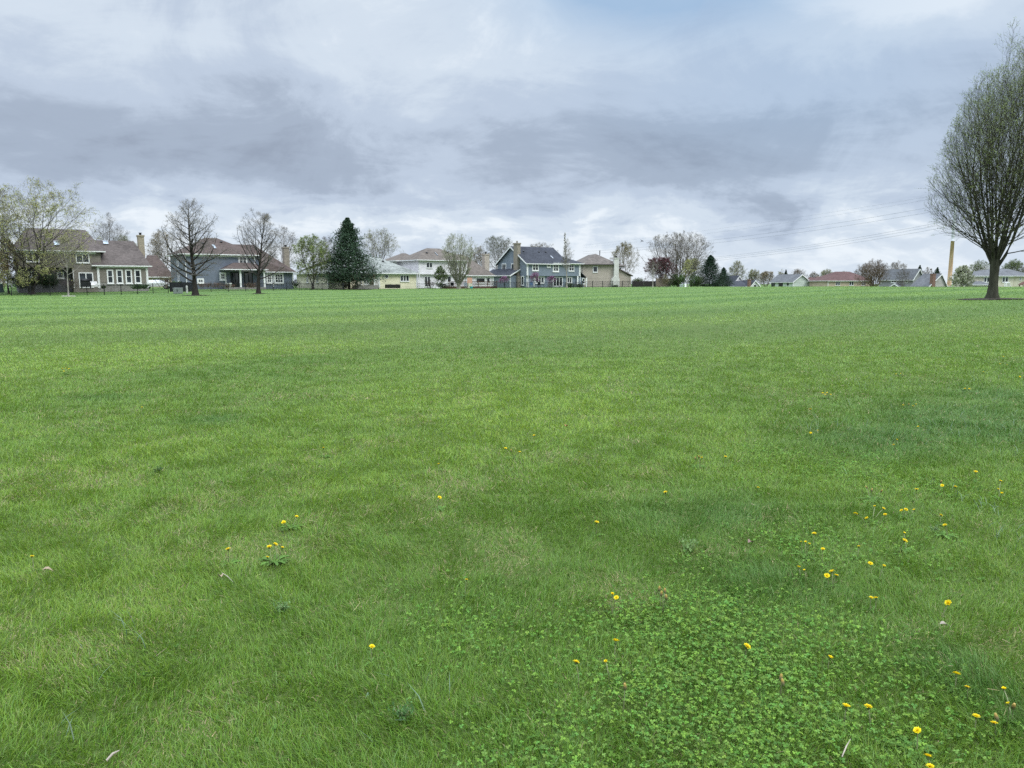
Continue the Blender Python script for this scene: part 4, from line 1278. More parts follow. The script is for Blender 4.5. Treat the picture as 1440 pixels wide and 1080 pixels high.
# behind the houses: bare and budding crowns
TB = [
 ('bare grey crown above the ridge of the olive house', 158, 150, 299, 127, 188, 'bare', E_ROUND, 0),
 ('pale green crown over the low wing of the olive house', 178, 160, 326, 150, 200, 'green', E_ROUND, 5000),
 ('brownish budding tree beyond the roof between olive and blue-grey houses', 231, 150, 320, 206, 258, 'brown', E_ROUND, 3500),
 ('greyish bare tree over the roof end of the blue-grey house', 397, 165, 316, 368, 428, 'bare', E_ROUND, 0),
 ('grey bare tree half hidden behind the light green leafing tree', 463, 168, 330, 442, 484, 'bare', E_ROUND, 0),
 ('bare tree with a greenish lower crown behind the yellow ranch house', 537, 165, 317, 503, 568, 'green', E_ROUND, 4200),
 ('dark grey-green budding tree between the white house and the steel blue house', 703, 190, 330, 667, 737, 'dark', E_SPREAD, 6500),
 ('tan budding tree low behind the ridge of the white house', 672, 195, 345, 655, 692, 'brown', E_ROUND, 3000),
 ('bare brownish crown rising behind the charcoal roof', 757, 200, 339, 728, 792, 'brown', E_SPREAD, 1500),
 ('golden brown budding tree behind the white chimney', 879, 200, 339, 856, 904, 'gold', E_ROUND, 7500),
 ('huge spreading bare tree with several trunks behind the crabapple', 955, 178, 324, 899, 1014, 'big', E_SPREAD, 600),
 ('yellow-green budding tree beside the bare spreading tree, low and narrow', 972, 172, 362, 955, 992, 'green', E_ROUND, 2800),
 ('far tall olive budding tree behind the white gable', 1037, 290, 366, 1022, 1051, 'green', E_ROUND, 4200),
 ('far round budding tree between white gable and brick chimney', 1059, 300, 377, 1047, 1072, 'green', E_ROUND, 3800),
 ('far brownish budding tree just before the pale green house', 1077, 285, 380, 1064, 1092, 'brown', E_ROUND, 3800),
 ('far olive crown behind the grey roof of the pale green house', 1099, 310, 379, 1088, 1110, 'green', E_ROUND, 2500),
 ('far bare pinkish crown above the gable of the pale green house', 1123, 310, 377, 1108, 1138, 'brown', E_ROUND, 700),
 ('far reddish bare tree between pale green house and maroon roof', 1144, 305, 380, 1136, 1153, 'brown', E_ROUND, 900),
 ('far light olive round tree above the maroon skylight roof', 1161, 315, 378, 1148, 1175, 'green', E_ROUND, 3800),
 ('far small yellow-green crown over the ridge of the tan house', 1184, 320, 380, 1172, 1197, 'green', E_ROUND, 2000),
 ('far grey bare crown over the end of the maroon hip roof', 1208, 310, 374, 1197, 1220, 'bare', E_ROUND, 0),
 ('far bare brown crown behind the dark grey house', 1258, 290, 366, 1243, 1277, 'brown', E_ROUND, 800),
 ('far pale bare crown between the two far conifers', 1303, 280, 375, 1294, 1313, 'brown', E_ROUND, 600),
 ('full green tree behind the white-blossoming tree', 1375, 250, 365, 1356, 1397, 'full', E_ROUND, 9000),
 ('yellow-green leafy tree beyond the roof of the far yellow house', 1422, 255, 364, 1404, 1442, 'full', E_ROUND, 7000),
 ('greyish budding tree beyond the end of the far yellow house', 1443, 250, 368, 1428, 1462, 'dark', E_ROUND, 3000),
]
STY = dict(bare=dict(bark=BARK_T, leaf_cols=OLIVEG), green=dict(bark=BARK_T, leaf_cols=((.30, .31, .17), (.25, .27, .14), (.34, .33, .19))),
           brown=dict(bark=BARK_B, leaf_cols=BROWNG), dark=dict(bark=BARK, leaf_cols=((.13, .14, .07), (.10, .12, .06))),
           gold=dict(bark=BARK_B, leaf_cols=((.26, .21, .10), (.22, .18, .08), (.20, .20, .09))),
           big=dict(bark=BARK_T, leaf_cols=OLIVEG), full=dict(bark=BARK, leaf_cols=((.11, .16, .05), (.14, .19, .06))))
for lab, u, Y, vt, a, b, sty, env, nl in TB:
    if sty == 'big':
        place_tree(lab, u, Y, vt, a, b, group=BEHIND, env=env, r0=.42, hb=.1, leaders=9, spread=1.05, n1=9, n2=6, n3=6, n4=3, a1=(.75, .45), twig=.011, leaves=nl, leaf_size=.15, **STY[sty])
    else:
        place_tree(lab, u, Y, vt, a, b, group=BEHIND, env=env, r0=.24, hb=.16, leaders=4, spread=.55, n1=10, n2=7, n3=5, n4=2, a1=(.8, .45), twig=.010 + (Y > 250) * .005,
                   leaves=nl, leaf_size=.14 + (Y > 250) * .06, **STY[sty])
for lab, u, Y, vt, a, b in (('far dark conifer tip above the grey ridge of the pale green house', 1104.5, 300, 379, 1099, 1110),
                            ('far flat-topped dark pine behind the dark grey house', 1292, 285, 373, 1283, 1301),
                            ('far dark conifer behind the small warm grey gable', 1317, 280, 376, 1306, 1328)):
    place_tree(lab, u, Y, vt, a, b, name='conifer', group='far conifers', conifer=True, cols=PINE, clear=.1, dens=.7)


def bush(label, u, Y, vt, a, b, cols, n=1500, size=.12, bark=BARK, vb=None, D=None, name='shrub', box=False, group='garden shrubs', cat='shrub'):
    x = K(u) * Y; g = gz1(x, Y)
    if vb: g = P(u, vb, Y)[2]
    H = P(u, vt, Y)[2] - g; W = (b - a) * Y / FPX * CP
    tree_count[0] += 1
    root = empty(name, (x, Y, g), 0, label, cat, group)
    s, f = make_bush(500 + tree_count[0], W, D or W * .8, H, n, size, cols, bark, LEAF, box=box)
    link('stems', s, root)
    if f: link('foliage', f, root)


TWIGC = ((.10, .06, .055), (.075, .05, .05))
bush('large dark evergreen shrub under the twin-trunked tree', 30, 96.5, 386, 11, 50, DKGREEN, 7000, .14, vb=407)
bush('dark evergreen shrub beside the recessed wall of the olive house', 68, 96.6, 385, 52, 83, DKGREEN, 6500, .14, vb=406.5)
bush('bare maroon shrub at the white post of the olive house', 96, 97, 393, 84, 109, TWIGC, 600, .07, vb=405.5)
bush('low clipped green hedge below the four-window wing', 197, 101.5, 400, 185, 209, ((.035, .075, .025), (.05, .095, .03)), 3000, .1, vb=406, D=1.2, box=True)
bush('low green plant at the corner of the four-window wing', 145, 101, 402, 142, 149, MIDGREEN, 700, .1, vb=405.5)
bush('dense bare brown shrub between the olive house and the tan house', 232, 112, 378, 219, 242, ((.13, .09, .06), (.11, .08, .06)), 900, .08, vb=404, bark=BARK_B)
for lab, u, a, b, vt in (('bare reddish-brown shrub below the small square window', 305, 296, 318, 397), ('bare brown shrub by the wall behind the wide bare tree', 288, 279, 297, 396.5),
                         ('bare brown shrub beside the white planter', 322, 315, 331, 398.5), ('low russet shrub in front of the porch', 353, 340, 366, 397)):
    bush(lab, u, 109.5, vt, a, b, ((.14, .075, .05), (.11, .07, .05)), 900, .07, vb=405, bark=BARK_B)
bush('green shrub at the dark panel fence', 249, 109, 395, 240, 258, MIDGREEN, 1300, .1, vb=404)
bush('dark shrub at the end wall of the low blue wing', 416, 121, 392, 411, 422, DKGREEN, 900, .1, vb=405)
bush('round dark shrub on the near side of the spruce', 486, 122, 397, 482, 490, DKGREEN, 700, .09, vb=405)
bush('round dark shrub beside the white deck railing', 501, 121, 396, 497, 505, DKGREEN, 700, .09, vb=405)
bush('dark maroon bare shrub at the patio door of the white house', 605, 130.5, 393, 598, 612, TWIGC, 900, .08, vb=405)
bush('dark green low shrub beneath the rounded green tree', 622, 130, 398, 613, 632, DKGREEN, 1200, .1, vb=405.3)
bush('low dark shrub at the fence before the french doors', 801, 144, 397.5, 793, 811, DKGREEN, 1300, .11, vb=404.5)
bush('dark round shrub at the far corner of the steel blue house', 815, 146, 399, 810, 821, DKGREEN, 900, .11, vb=404.5)
bush('small dark shrub below the white chimney', 864, 157, 400.5, 858, 871, DKGREEN, 700, .11, vb=404.5)
bush('bright green leafy shrub beside the utility cabinet', 953, 155, 383.5, 941, 966, ((.055, .10, .03), (.08, .135, .04), (.04, .07, .02)), 5200, .17, vb=404.5)
bush('mid green shrub between the utility cabinet and the conifers', 977, 157, 386, 964, 988, ((.05, .09, .03), (.07, .11, .035)), 3500, .17, vb=404.5)
bush('narrow tan arborvitae behind the wooden fence', 936, 153, 385, 931, 942, ((.17, .15, .08), (.14, .13, .06)), 1500, .12, vb=404.5)
bush('green shrub behind the dark wooden fence', 898, 158, 391, 888, 909, ((.07, .10, .04), (.10, .12, .05)), 2000, .16, vb=404.5)

bush('tall bronze-leaved shrub behind the white garden chairs', 2, 112, 347, -14, 18, ((.24, .18, .08), (.20, .19, .08), (.28, .20, .10)), 4200, .16, vb=405, bark=BARK_B)
# ------------------------------------------------------------------ fences
def fence(label, pts, H, post_every, post=.07, picket=.13, pw=.018, mat=None, rails=(.12, .92), cat='fence', dense=None):
    """pts: [(u, Y)] along the run; posts, rails and pickets follow the ground"""
    mat = mat or BLACK
    W = [np.array([K(u) * Y, Y]) for u, Y in pts]
    o = W[0]; root = empty('fence', (o[0], o[1], gz1(*o)), 0, label, cat, 'fences at the edge of the field'); z0 = gz1(*o)
    rl, pk = MB(), MB()
    first = True
    for a, b in zip(W[:-1], W[1:]):
        L = np.linalg.norm(b - a); n = max(1, round(L / post_every))
        for k in range(n + 1):
            if k == 0 and not first: continue
            p = a + (b - a) * k / n; g = gz1(*p) - z0
            mb = MB(); x, y = p - o
            mb.box(x - post / 2, x + post / 2, y - post / 2, y + post / 2, g - .3, g + H + .06)
            mb.box(x - post * .75, x + post * .75, y - post * .75, y + post * .75, g + H + .063, g + H + .1)
            mb.build('post', mat, root)
        for k in range(n):
            p, q = a + (b - a) * k / n, a + (b - a) * (k + 1) / n
            gp_, gq = gz1(*p) - z0, gz1(*q) - z0
            for r in rails:
                rl.bar((*(p - o), gp_ + H * r), (*(q - o), gq + H * r), .03, .04)
            m = max(2, int(np.linalg.norm(q - p) / picket))
            for j in range(1, m):
                t = j / m; c = p + (q - p) * t - o; g = gp_ + (gq - gp_) * t
                pk.box(c[0] - pw / 2, c[0] + pw / 2, c[1] - pw / 2, c[1] + pw / 2, g + .05, g + H)
        first = False
    rl.build('rail', mat, root)
    if pk.v: pk.build('pickets' if mat is BLACK else 'boards', mat, root)


fence('black metal fence in front of the olive house', [(-40, 89), (96, 90.5), (236, 100)], 1.25, 2.0, .07, .14, .012)
fence('black metal fence in front of the blue-grey house', [(271, 103), (345, 107), (421, 113)], 1.15, 2.1, .07, .12, .016)
fence('black picket fence around the leafing tree before the yellow house', [(423, 115), (482, 117.5), (483.5, 121.5)], 1.05, 1.5, .07, .11, .03)
fence('short black fence beside the maroon shrub of the white house', [(589, 131), (613, 133)], .95, 1.6, .06, .14, .012)
fence('black picket fence in front of the steel blue house', [(694, 139), (757, 143), (817, 147)], 1.15, 2.2, .10, .12, .026)
fence('black picket fence in front of the beige house', [(819, 148.5), (889, 152)], 1.2, 2.4, .12, .12, .022)
WD = mat_plain('dark_fence_wood', (.032, .027, .026), .85, .3, 4, stretch=(6, 6, 1))
fence('dark brown board fence beside the red-purple crabapple', [(889, 153), (922, 154)], 1.2, 2.4, .11, .16, .14, WD)
WT = mat_plain('weathered_fence_wood', (.22, .18, .14), .85, .3, 4, stretch=(6, 6, 1))
fence('tan weathered board fence behind the young whitish tree', [(922.5, 155), (943, 156)], 1.75, 2.4, .11, .16, .148, WT)
# solid dark panel at the blue-grey house
root = empty('fence', (K(239) * 104, 104, gz1(K(239) * 104, 104)), .12, 'solid black panel fence beside the grey utility cabinet', 'fence', 'fences at the edge of the field')
pm = MB(); Wd = 31 * 104 / FPX
for k in range(16): pm.box(k * Wd / 16 + .01, (k + 1) * Wd / 16 - .01, -.03, .03, .05, 1.35)
pm.build('boards', mat_plain('black_boards', (.016, .017, .02), .7, .2), root)
for k in range(3):
    MB().box(k * Wd / 2 - .06, k * Wd / 2 + .06, -.12, -.033, -.3, 1.45).build('post', BLACK, root)

# deck with brown railing at the white house
Yd = 134
xa, xb = K(631) * Yd, K(699) * (Yd + 6)
g = gz1(xa, Yd)
dr = empty('garden_deck', (xa, Yd, g), math.atan2(6, xb - xa), 'raised brown wooden deck with railing beside the vase-shaped tree', 'deck')
Ld = math.hypot(xb - xa, 6)
MB().box(0, Ld, 0, 2.6, -.5, .42).build('deck_floor', WOOD, dr)
rl = MB(); rl.box(-.05, Ld + .05, -.09, .03, 1.28, 1.34); rl.box(0, Ld, -.04, .0, .55, .6)
rl.build('rail', WOOD, dr)
bl = MB()
for q in np.arange(.1, Ld, .14): bl.box(q - .022, q + .022, -.035, .005, .6, 1.277)
bl.build('balusters', WOOD, dr)
for k in range(6):
    q = .05 + (Ld - .1) * k / 5; MB().box(q - .055, q + .055, -.05, .06, -.4, 1.42).build('post', WOOD, dr)

# ------------------------------------------------------------------ things in the gardens
def at(u, v, Y):
    p = P(u, v, Y); return (float(p[0]), Y, float(p[2]))


PX = lambda Y: Y / FPX * CP
GREENBOX = mat_plain('utility_green', (.22, .27, .23), .5, .08)


def cabinet(label, u, v, Y, wpx, hpx, mat):
    w, hh = wpx * PX(Y), hpx * PX(Y)
    r = empty('utility_cabinet', at(u, v, Y), .1, label, 'utility cabinet')
    mb = MB().box(-w / 2, w / 2, -w * .35, w * .35, -.2, hh * .92)
    mb.build('body', mat, r, bevel=.02)
    MB().add([(-w * .54, -w * .39, hh * .923), (w * .54, -w * .39, hh * .923), (w * .54, w * .39, hh), (-w * .54, w * .39, hh), (-w * .54, -w * .39, hh * .87), (w * .54, -w * .39, hh * .87), (w * .54, w * .39, hh * .9), (-w * .54, w * .39, hh * .9)],
             [(0, 1, 2, 3), (4, 7, 6, 5), (0, 4, 5, 1), (2, 6, 7, 3), (1, 5, 6, 2), (0, 3, 7, 4)]).build('lid', mat, r)
    MB().box(-w * .02, w * .02, -w * .36 - .01, -w * .353, .05, hh * .8).box(w * .08, w * .12, -w * .36 - .03, -w * .353, hh * .4, hh * .52).build('door_lock', BLACK, r)


cabinet('squat grey-green utility cabinet beside the black panel fence', 250.5, 410.8, 99, 11, 6, mat_plain('utility_grey', (.20, .225, .21), .5, .08))
cabinet('pale green utility cabinet on the lawn before the green shrub', 958.3, 404.2, 148, 4.6, 4.4, mat_plain('utility_pale', (.33, .39, .35), .5, .08))
mb = MB().lathe([(.17, -.2), (.17, .62), (.13, .7), (.02, .74)], 12)
o = mb.build('utility_pedestal', WHITE, None, at(963.8, 404.3, 148), True); tag(o, 'short white utility pedestal beside the pale green cabinet', 'pedestal')
mb = MB().lathe([(.13, -.2), (.13, .75), (.1, .82), (.02, .85)], 12).box(-.05, .05, -.15, -.125, .35, .55)
o = mb.build('utility_pedestal', mat_plain('pedestal_grey', (.42, .42, .4), .5, .1), None, at(263, 410.5, 101), False); tag(o, 'pale grey utility pedestal in front of the black panel fence', 'pedestal')

# parked car between the houses
def car(label, u, v, Y, rz):
    r = empty('parked_car', at(u, v, Y), rz, label, 'car')
    prof = [(-2.2, .35), (-2.25, .75), (-1.7, .95), (-.95, 1.38), (.55, 1.42), (1.35, .98), (2.15, .82), (2.25, .4)]
    w = .88
    inset = [0, 0, .02, .2, .2, .02, .05, .03]
    vs = [(x, -w + i, z) for (x, z), i in zip(prof, inset)] + [(x, w - i, z) for (x, z), i in zip(prof, inset)]
    n = len(prof)
    MB().add(vs, [tuple(range(n)), tuple(reversed(range(n, 2 * n)))] + [(k, k + n, (k + 1) % n + n, (k + 1) % n) for k in range(n)]).build('body', mat_plain('white_car_paint', (.7, .72, .73), .25, .03, spec=.5), r, bevel=.05)
    for sy in (-1, 1):
        y0, y1 = sy * (w - .14), sy * (w - .02)
        MB().add([(-1.45, y1, .98), (-.88, sy * (w - .175), 1.32), (.5, sy * (w - .175), 1.35), (1.12, y1, .99)], [(0, 1, 2, 3)]).build('side_window', GLASS, r)
        for x in (-1.4, 1.4):
            t = MB().tube([(x, sy * (w - .2), .33), (x, sy * (w + .02), .33)], .33, 18).build('wheel', BLACK, r)
            MB().tube([(x, sy * (w + .021), .33), (x, sy * (w + .04), .33)], .2, 12).build('rim', MATS['grey_metal'], t)
    MB().add([(1.3, -.66, 1.02), (1.3, .66, 1.02), (.62, .6, 1.44), (.62, -.6, 1.44)], [(0, 1, 2, 3)]).build('windscreen', GLASS, r)
    MB().add([(-1.68, -.66, 1.0), (-1.68, .66, 1.0), (-1.02, .6, 1.4), (-1.02, -.6, 1.4)], [(0, 1, 2, 3)]).build('rear_window', GLASS, r)
    for y in (-.62, .62): MB().box(2.16, 2.27, y - .17, y + .17, .62, .76).build('headlight', GLASS_BLUE, r)


car('white car parked between the olive house and the tan house', 221, 406.3, 118, .25)

# air conditioners at the yellow house
def aircon(label, u, Y, w):
    r = empty('air_conditioner', at(u, 405.2, Y), rad(35), label, 'air conditioner', 'air conditioners at the yellow house')
    m = mat_plain('unit_brown', (.05, .042, .036), .6, .15) if 'unit_brown' not in MATS else MATS['unit_brown']
    body = MB().box(-w / 2, w / 2, -.4, .4, 0, .62); body.build('casing', m, r, bevel=.02)
    g_ = MB()
    for k in range(8): g_.box(-w / 2 + .05, w / 2 - .05, -.425, -.405, .06 + k * .068, .085 + k * .068)
    g_.build('louvres', BLACK, r)
    MB().tube([(0, 0, .625), (0, 0, .65)], .3, 14).build('fan_grille', BLACK, r)


aircon('wider brown air conditioner against the yellow wall', 548, 125.5, 1.35); aircon('narrower brown air conditioner against the yellow wall', 558.5, 126.5, .85)

# grill and white bench by the olive house
r = empty('barbecue_grill', at(121, 404.8, 99.5), .6, 'black covered barbecue grill before the sliding door', 'grill')
MB().box(-.6, .6, -.3, .3, .12, .75).build('cabinet', BLACK, r, bevel=.02)
MB().tube([(-.5, 0, .9), (.5, 0, .9)], .32, 14).build('lid', BLACK, r, smooth=True)
for x in (-.5, .5): MB().tube([(x, -.28, .07), (x, -.2, .07)], .09, 10).build('wheel', BLACK, r)
r = empty('patio_sofa', at(128.5, 404.8, 100.5), .6, 'white patio sofa beside the black grill', 'sofa')
MB().box(-.75, .75, -.35, .35, .12, .42).build('seat', WHITE, r, bevel=.04); MB().box(-.75, .75, .353, .55, .12, .85).build('backrest', WHITE, r, bevel=.04)
for x in (-.75, .6): MB().box(x, x + .15, -.36, .34, .423, .62).build('armrest', WHITE, r, bevel=.03)
# white garden chairs beside the evergreen
for lab, u, Y, rz in (('white round-backed garden chair beside the slender bronze-leaved tree', 14.8, 95, .3), ('lower white garden chair nearer the evergreen shrub', 19.8, 95.6, -.5)):
    r = empty('garden_chair', at(u, 404.3 if u < 17 else 404, Y), rz, lab, 'chair', 'white garden chairs')
    MB().tube([(0, 0, .38), (0, 0, .44)], .27, 14).build('seat', WHITE, r)
    ring = [(.26 * math.cos(t), .22, .68 + .26 * math.sin(t)) for t in np.linspace(0, 2 * math.pi, 17)]
    b = MB().tube(ring, .035, 6)
    for q in (-.13, 0, .13): b.bar((q, .22, .44), (q, .22, .92), .03)
    b.build('backrest', WHITE, r)
    for x in (-.19, .19):
        for y in (-.17, .17): MB().tube([(x, y, 0), (x * .9, y * .9, .38)], .022, 6).build('leg', WHITE, r)
# dark bin at the picture edge
r = empty('compost_bin', at(0.2, 411.5, 90.5), 0, 'dark green compost bin at the fence, cut by the picture edge', 'bin')
MB().add([(-.35, -.3, 0), (.35, -.3, 0), (.35, .3, 0), (-.35, .3, 0), (-.28, -.24, .95), (.28, -.24, .95), (.28, .24, .95), (-.28, .24, .95)],
         [(0, 3, 2, 1), (4, 5, 6, 7), (0, 1, 5, 4), (1, 2, 6, 5), (2, 3, 7, 6), (3, 0, 4, 7)]).build('body', mat_plain('bin_green', (.012, .022, .024), .6, .1), r, bevel=.03)
MB().box(-.31, .31, -.27, .27, .953, 1.05).build('lid', MATS['bin_green'], r, bevel=.03)
# white planter by the porch
r = empty('flower_pot', at(323, 404.2, 112), 0, 'white flower pot in front of the porch door', 'pot')
MB().lathe([(.2, 0), (.33, .55), (.36, .55), (.36, .65), (.3, .65), (.28, .56)], 16).build('pot', WHITE, r, smooth=False)
MB().lathe([(.28, .55), (.28, .6), (.02, .61)], 12).build('soil', WD, r)
# things by the deck of the white house
r = empty('play_board', at(660.5, 397.5, 133.4), rad(25), 'salmon square play board on posts above the cream storage box', 'board')
MB().box(-.48, .48, -.03, .03, -.1, .85).build('panel', mat_plain('salmon_paint', (.56, .32, .24), .6, .1), r)
MB().box(-.52, .52, -.045, -.033, .853, .9).box(-.52, .52, -.045, -.033, -.15, -.103).build('frame', mat_plain('salmon_dark', (.36, .17, .12), .6, .1), r)
for x in (-.4, .4): MB().box(x - .04, x + .04, .033, .11, -1.3, .8).build('post', WOOD, r)
r = empty('storage_box', at(660.7, 405.3, 131.5), rad(20), 'cream upright storage box beside the vase-shaped tree', 'storage box')
MB().box(-.34, .34, -.3, .3, 0, .82).build('body', mat_plain('cream_plastic', (.62, .58, .46), .5, .05), r, bevel=.02)
MB().box(-.37, .37, -.33, .33, .823, .88).build('lid', MATS['cream_plastic'], r, bevel=.02)
r = empty('toy_tub', at(662.6, 405.6, 129.8), 0, 'small teal tub on the grass beside the cream storage box', 'tub')
MB().lathe([(.22, 0), (.3, .32), (.33, .32), (.33, .36), (.27, .36), (.2, .05)], 16).build('tub', mat_plain('teal_plastic', (.05, .38, .42), .4, .05), r)
for x in (-.33, .33): MB().tube([(x, -.08, .3), (x * 1.15, 0, .36), (x, .08, .3)], .02, 6).build('handle', MATS['teal_plastic'], r)
def patio_chair(label, u, v, Y, rz, mat):
    r = empty('patio_chair', at(u, v, Y), rz, label, 'chair', 'patio chairs')
    MB().box(-.28, .28, -.28, .28, .4, .46).build('seat', mat, r); MB().box(-.28, .28, .24, .3, .463, 1.0).build('backrest', mat, r)
    for x in (-.25, .25):
        for y in (-.25, .25): MB().box(x - .025, x + .025, y - .025, y + .025, 0, .397).build('leg', mat, r)
GREYP = mat_plain('grey_plastic', (.22, .25, .28), .6, .1)
patio_chair('grey patio chair on the grass before the brown deck', 655.5, 405.4, 130.5, .5, GREYP)
patio_chair('dark patio chair beside the rounded green tree', 635, 405.2, 131.3, -.4, BLACK)
patio_chair('blue-grey patio chair behind the fence of the steel blue house', 748, 403.8, 146, .4, mat_plain('blue_plastic', (.08, .14, .24), .6, .1))
patio_chair('dark patio chair below the middle of the blue patio windows', 757.5, 403.8, 146.5, -.3, BLACK)
r = empty('patio_table', at(765, 403.8, 147), 0, 'pale patio table below the white patio windows', 'table')
MB().tube([(0, 0, .7), (0, 0, .74)], .65, 18).build('tabletop', GREYP, r)
MB().tube([(0, 0, 0), (0, 0, .7)], .05, 8).lathe([(.3, 0), (.3, .04)], 12).build('pedestal', GREYP, r)
r = empty('covered_grill', at(774, 403.8, 147), 0, 'grey covered grill beside the french doors of the steel blue house', 'grill')
MB().add([(-.6, -.3, 0), (.6, -.3, 0), (.6, .3, 0), (-.6, .3, 0), (-.45, -.22, 1.1), (.45, -.22, 1.1), (.45, .22, 1.1), (-.45, .22, 1.1)],
         [(0, 3, 2, 1), (4, 5, 6, 7), (0, 1, 5, 4), (1, 2, 6, 5), (2, 3, 7, 6), (3, 0, 4, 7)]).build('cover', mat_plain('grill_cover', (.16, .17, .18), .8, .15), r, bevel=.06)
# white arched ornament and gazebo by the far yellow house
r = empty('garden_arbour', at(1416, 404.6, 165), .2, 'white curved garden arbour before the far yellow house', 'arbour')
arc = [(-.45, 0, 0), (-.45, 0, .7)] + [(-.45 * math.cos(t), 0, .75 + .45 * math.sin(t)) for t in np.linspace(0, math.pi, 9)] + [(.45, 0, .7), (.45, 0, 0)]
for y in (-.25, .25): MB().tube([(a, b + y, c) for a, b, c in arc], .075, 6).build('arch', WHITE, r)
m = MB()
for k in range(6): m.bar((-.44, -.25, .2 + k * .14), (-.44, .25, .2 + k * .14), .07); m.bar((.44, -.25, .2 + k * .14), (.44, .25, .2 + k * .14), .07)
m.bar((-.3, -.25, 1.08), (-.3, .25, 1.08), .07); m.bar((.3, -.25, 1.08), (.3, .25, 1.08), .07); m.bar((0, -.25, 1.2), (0, .25, 1.2), .07)
m.build('slats', WHITE, r)
r = empty('play_hut', at(1441, 405.2, 165), 0, 'small wooden play hut with brown peaked roof at the picture edge', 'hut')
for x in (-.8, .8):
    for y in (-.6, .6): MB().box(x - .06, x + .06, y - .06, y + .06, -.3, .75).build('post', WOOD, r)
MB().box(-.75, .75, -.58, .58, .1, .2).build('floor', WOOD, r)
MB().add([(-1.05, -.8, .7), (1.05, -.8, .7), (1.05, .8, .7), (-1.05, .8, .7), (0, -.8, 1.35), (0, .8, 1.35), (-1.05, -.8, .78), (1.05, -.8, .78), (1.05, .8, .78), (-1.05, .8, .78), (0, -.8, 1.45), (0, .8, 1.45)],
         [(6, 10, 11, 9), (7, 8, 11, 10), (0, 4, 10, 6), (4, 1, 7, 10), (3, 9, 11, 5), (5, 11, 8, 2), (0, 6, 9, 3), (1, 2, 8, 7), (0, 3, 5, 4), (1, 4, 5, 2)]).build('roof', mat_plain('hut_roof', (.10, .045, .035), .8, .2), r)

# ------------------------------------------------------------------ transmission pole, wires, bird
YP = 260
xp = K(1335) * YP
zb = float(P(1335, 404.5, YP)[2]); zt = float(P(1340, 262, YP)[2])
m, nt, out = nt_new('weathering_steel')
N = nt.nodes.new; L = nt.links.new
b = N('ShaderNodeBsdfPrincipled'); b.inputs['Roughness'].default_value = .7
tc = N('ShaderNodeTexCoord'); mp = N('ShaderNodeMapping'); mp.inputs['Scale'].default_value = (1.5, 1.5, .12); nz = N('ShaderNodeTexNoise'); nz.inputs['Scale'].default_value = 3
L(tc.outputs['Object'], mp.inputs[0]); L(mp.outputs[0], nz.inputs['Vector'])
r_ = N('ShaderNodeValToRGB'); r_.color_ramp.elements[0].position = .35; r_.color_ramp.elements[1].position = .65
r_.color_ramp.elements[0].color = (.50, .31, .19, 1); r_.color_ramp.elements[1].color = (.66, .47, .32, 1)
L(nz.outputs['Fac'], r_.inputs[0]); L(r_.outputs[0], b.inputs['Base Color']); L(b.outputs[0], out.inputs[0])
STEEL = m
GALV = mat_plain('pale_galvanised_steel', (.52, .54, .56), .5, .06)
pole = empty('transmission_pole', (xp, YP, zb), 0, 'tall tapering tan steel pole rising behind the large tree', 'power pole')
Hp = zt - zb
MB().lathe([(.78, -1), (.74, .6), (.68, 5), (.56, 16.0)], 16).build('shaft', STEEL, pole, smooth=True)
MB().lathe([(.55, 16.003), (.50, Hp * .5), (.30, Hp - .3), (.28, Hp), (.05, Hp + .1)], 16).build('upper_shaft', GALV, pole, smooth=True)
MB().lathe([(.95, -1), (.95, .55), (.85, .6), (.8, .601)], 16).build('footing', mat_plain('concrete', (.42, .40, .36), .9, .15), pole)
WIRE = mat_plain('wire_metal', (.10, .11, .13), .5, .1)
PORC = mat_plain('insulator', (.2, .2, .2), .4, .1)
wires = [(271, 306, 345), (275, 311, 348), (286, 322.3, 354), (293, 327.6, 357), (309.5, 347.5, 374), (313.5, 350, 377), (318, 353.2, 379)]
labs = ['faint uppermost power line crossing above the bare spreading tree', 'faint second highest power line above the bare spreading tree', 'dark power line, upper of the middle pair of wires', 'dark power line, lower of the middle pair of wires',
        'top power line of the lowest trio of wires', 'middle power line of the lowest trio of wires', 'bottom power line of the lowest trio of wires']
arms = MB(); ins = MB()
for (va, vm, vb_), lab in zip(wires, labs):
    A, M_, B = P(1338, va, YP), P(1120, vm, 345), P(820, vb_, 520)
    ta, tm = 0.0, np.linalg.norm((M_ - A)[:2]) / np.linalg.norm((B - A)[:2])
    t = np.linspace(-.35, 1, 46)[:, None]
    Q = A * ((t - tm) * (t - 1)) / ((ta - tm) * (ta - 1)) + M_ * ((t - ta) * (t - 1)) / ((tm - ta) * (tm - 1)) + B * ((t - ta) * (t - tm)) / ((1 - ta) * (1 - tm))
    thin = .018 if va < 280 else .034
    w = MB().tube([tuple(q - A) for q in Q], thin, 5).build('power_line', WIRE, None, tuple(A), True)
    tag(w, lab, 'power line', 'power lines')
    z = A[2] - zb; off = A[0] - xp
    arms.bar((0, 0, z - .25), (off, 0, z + .1), .16); ins.lathe([(.07, z - .05), (.12, z), (.07, z + .08), (.12, z + .12)], 8, (off, 0, 0))
arms.build('crossarm', GALV, pole); ins.build('insulator', PORC, pole)

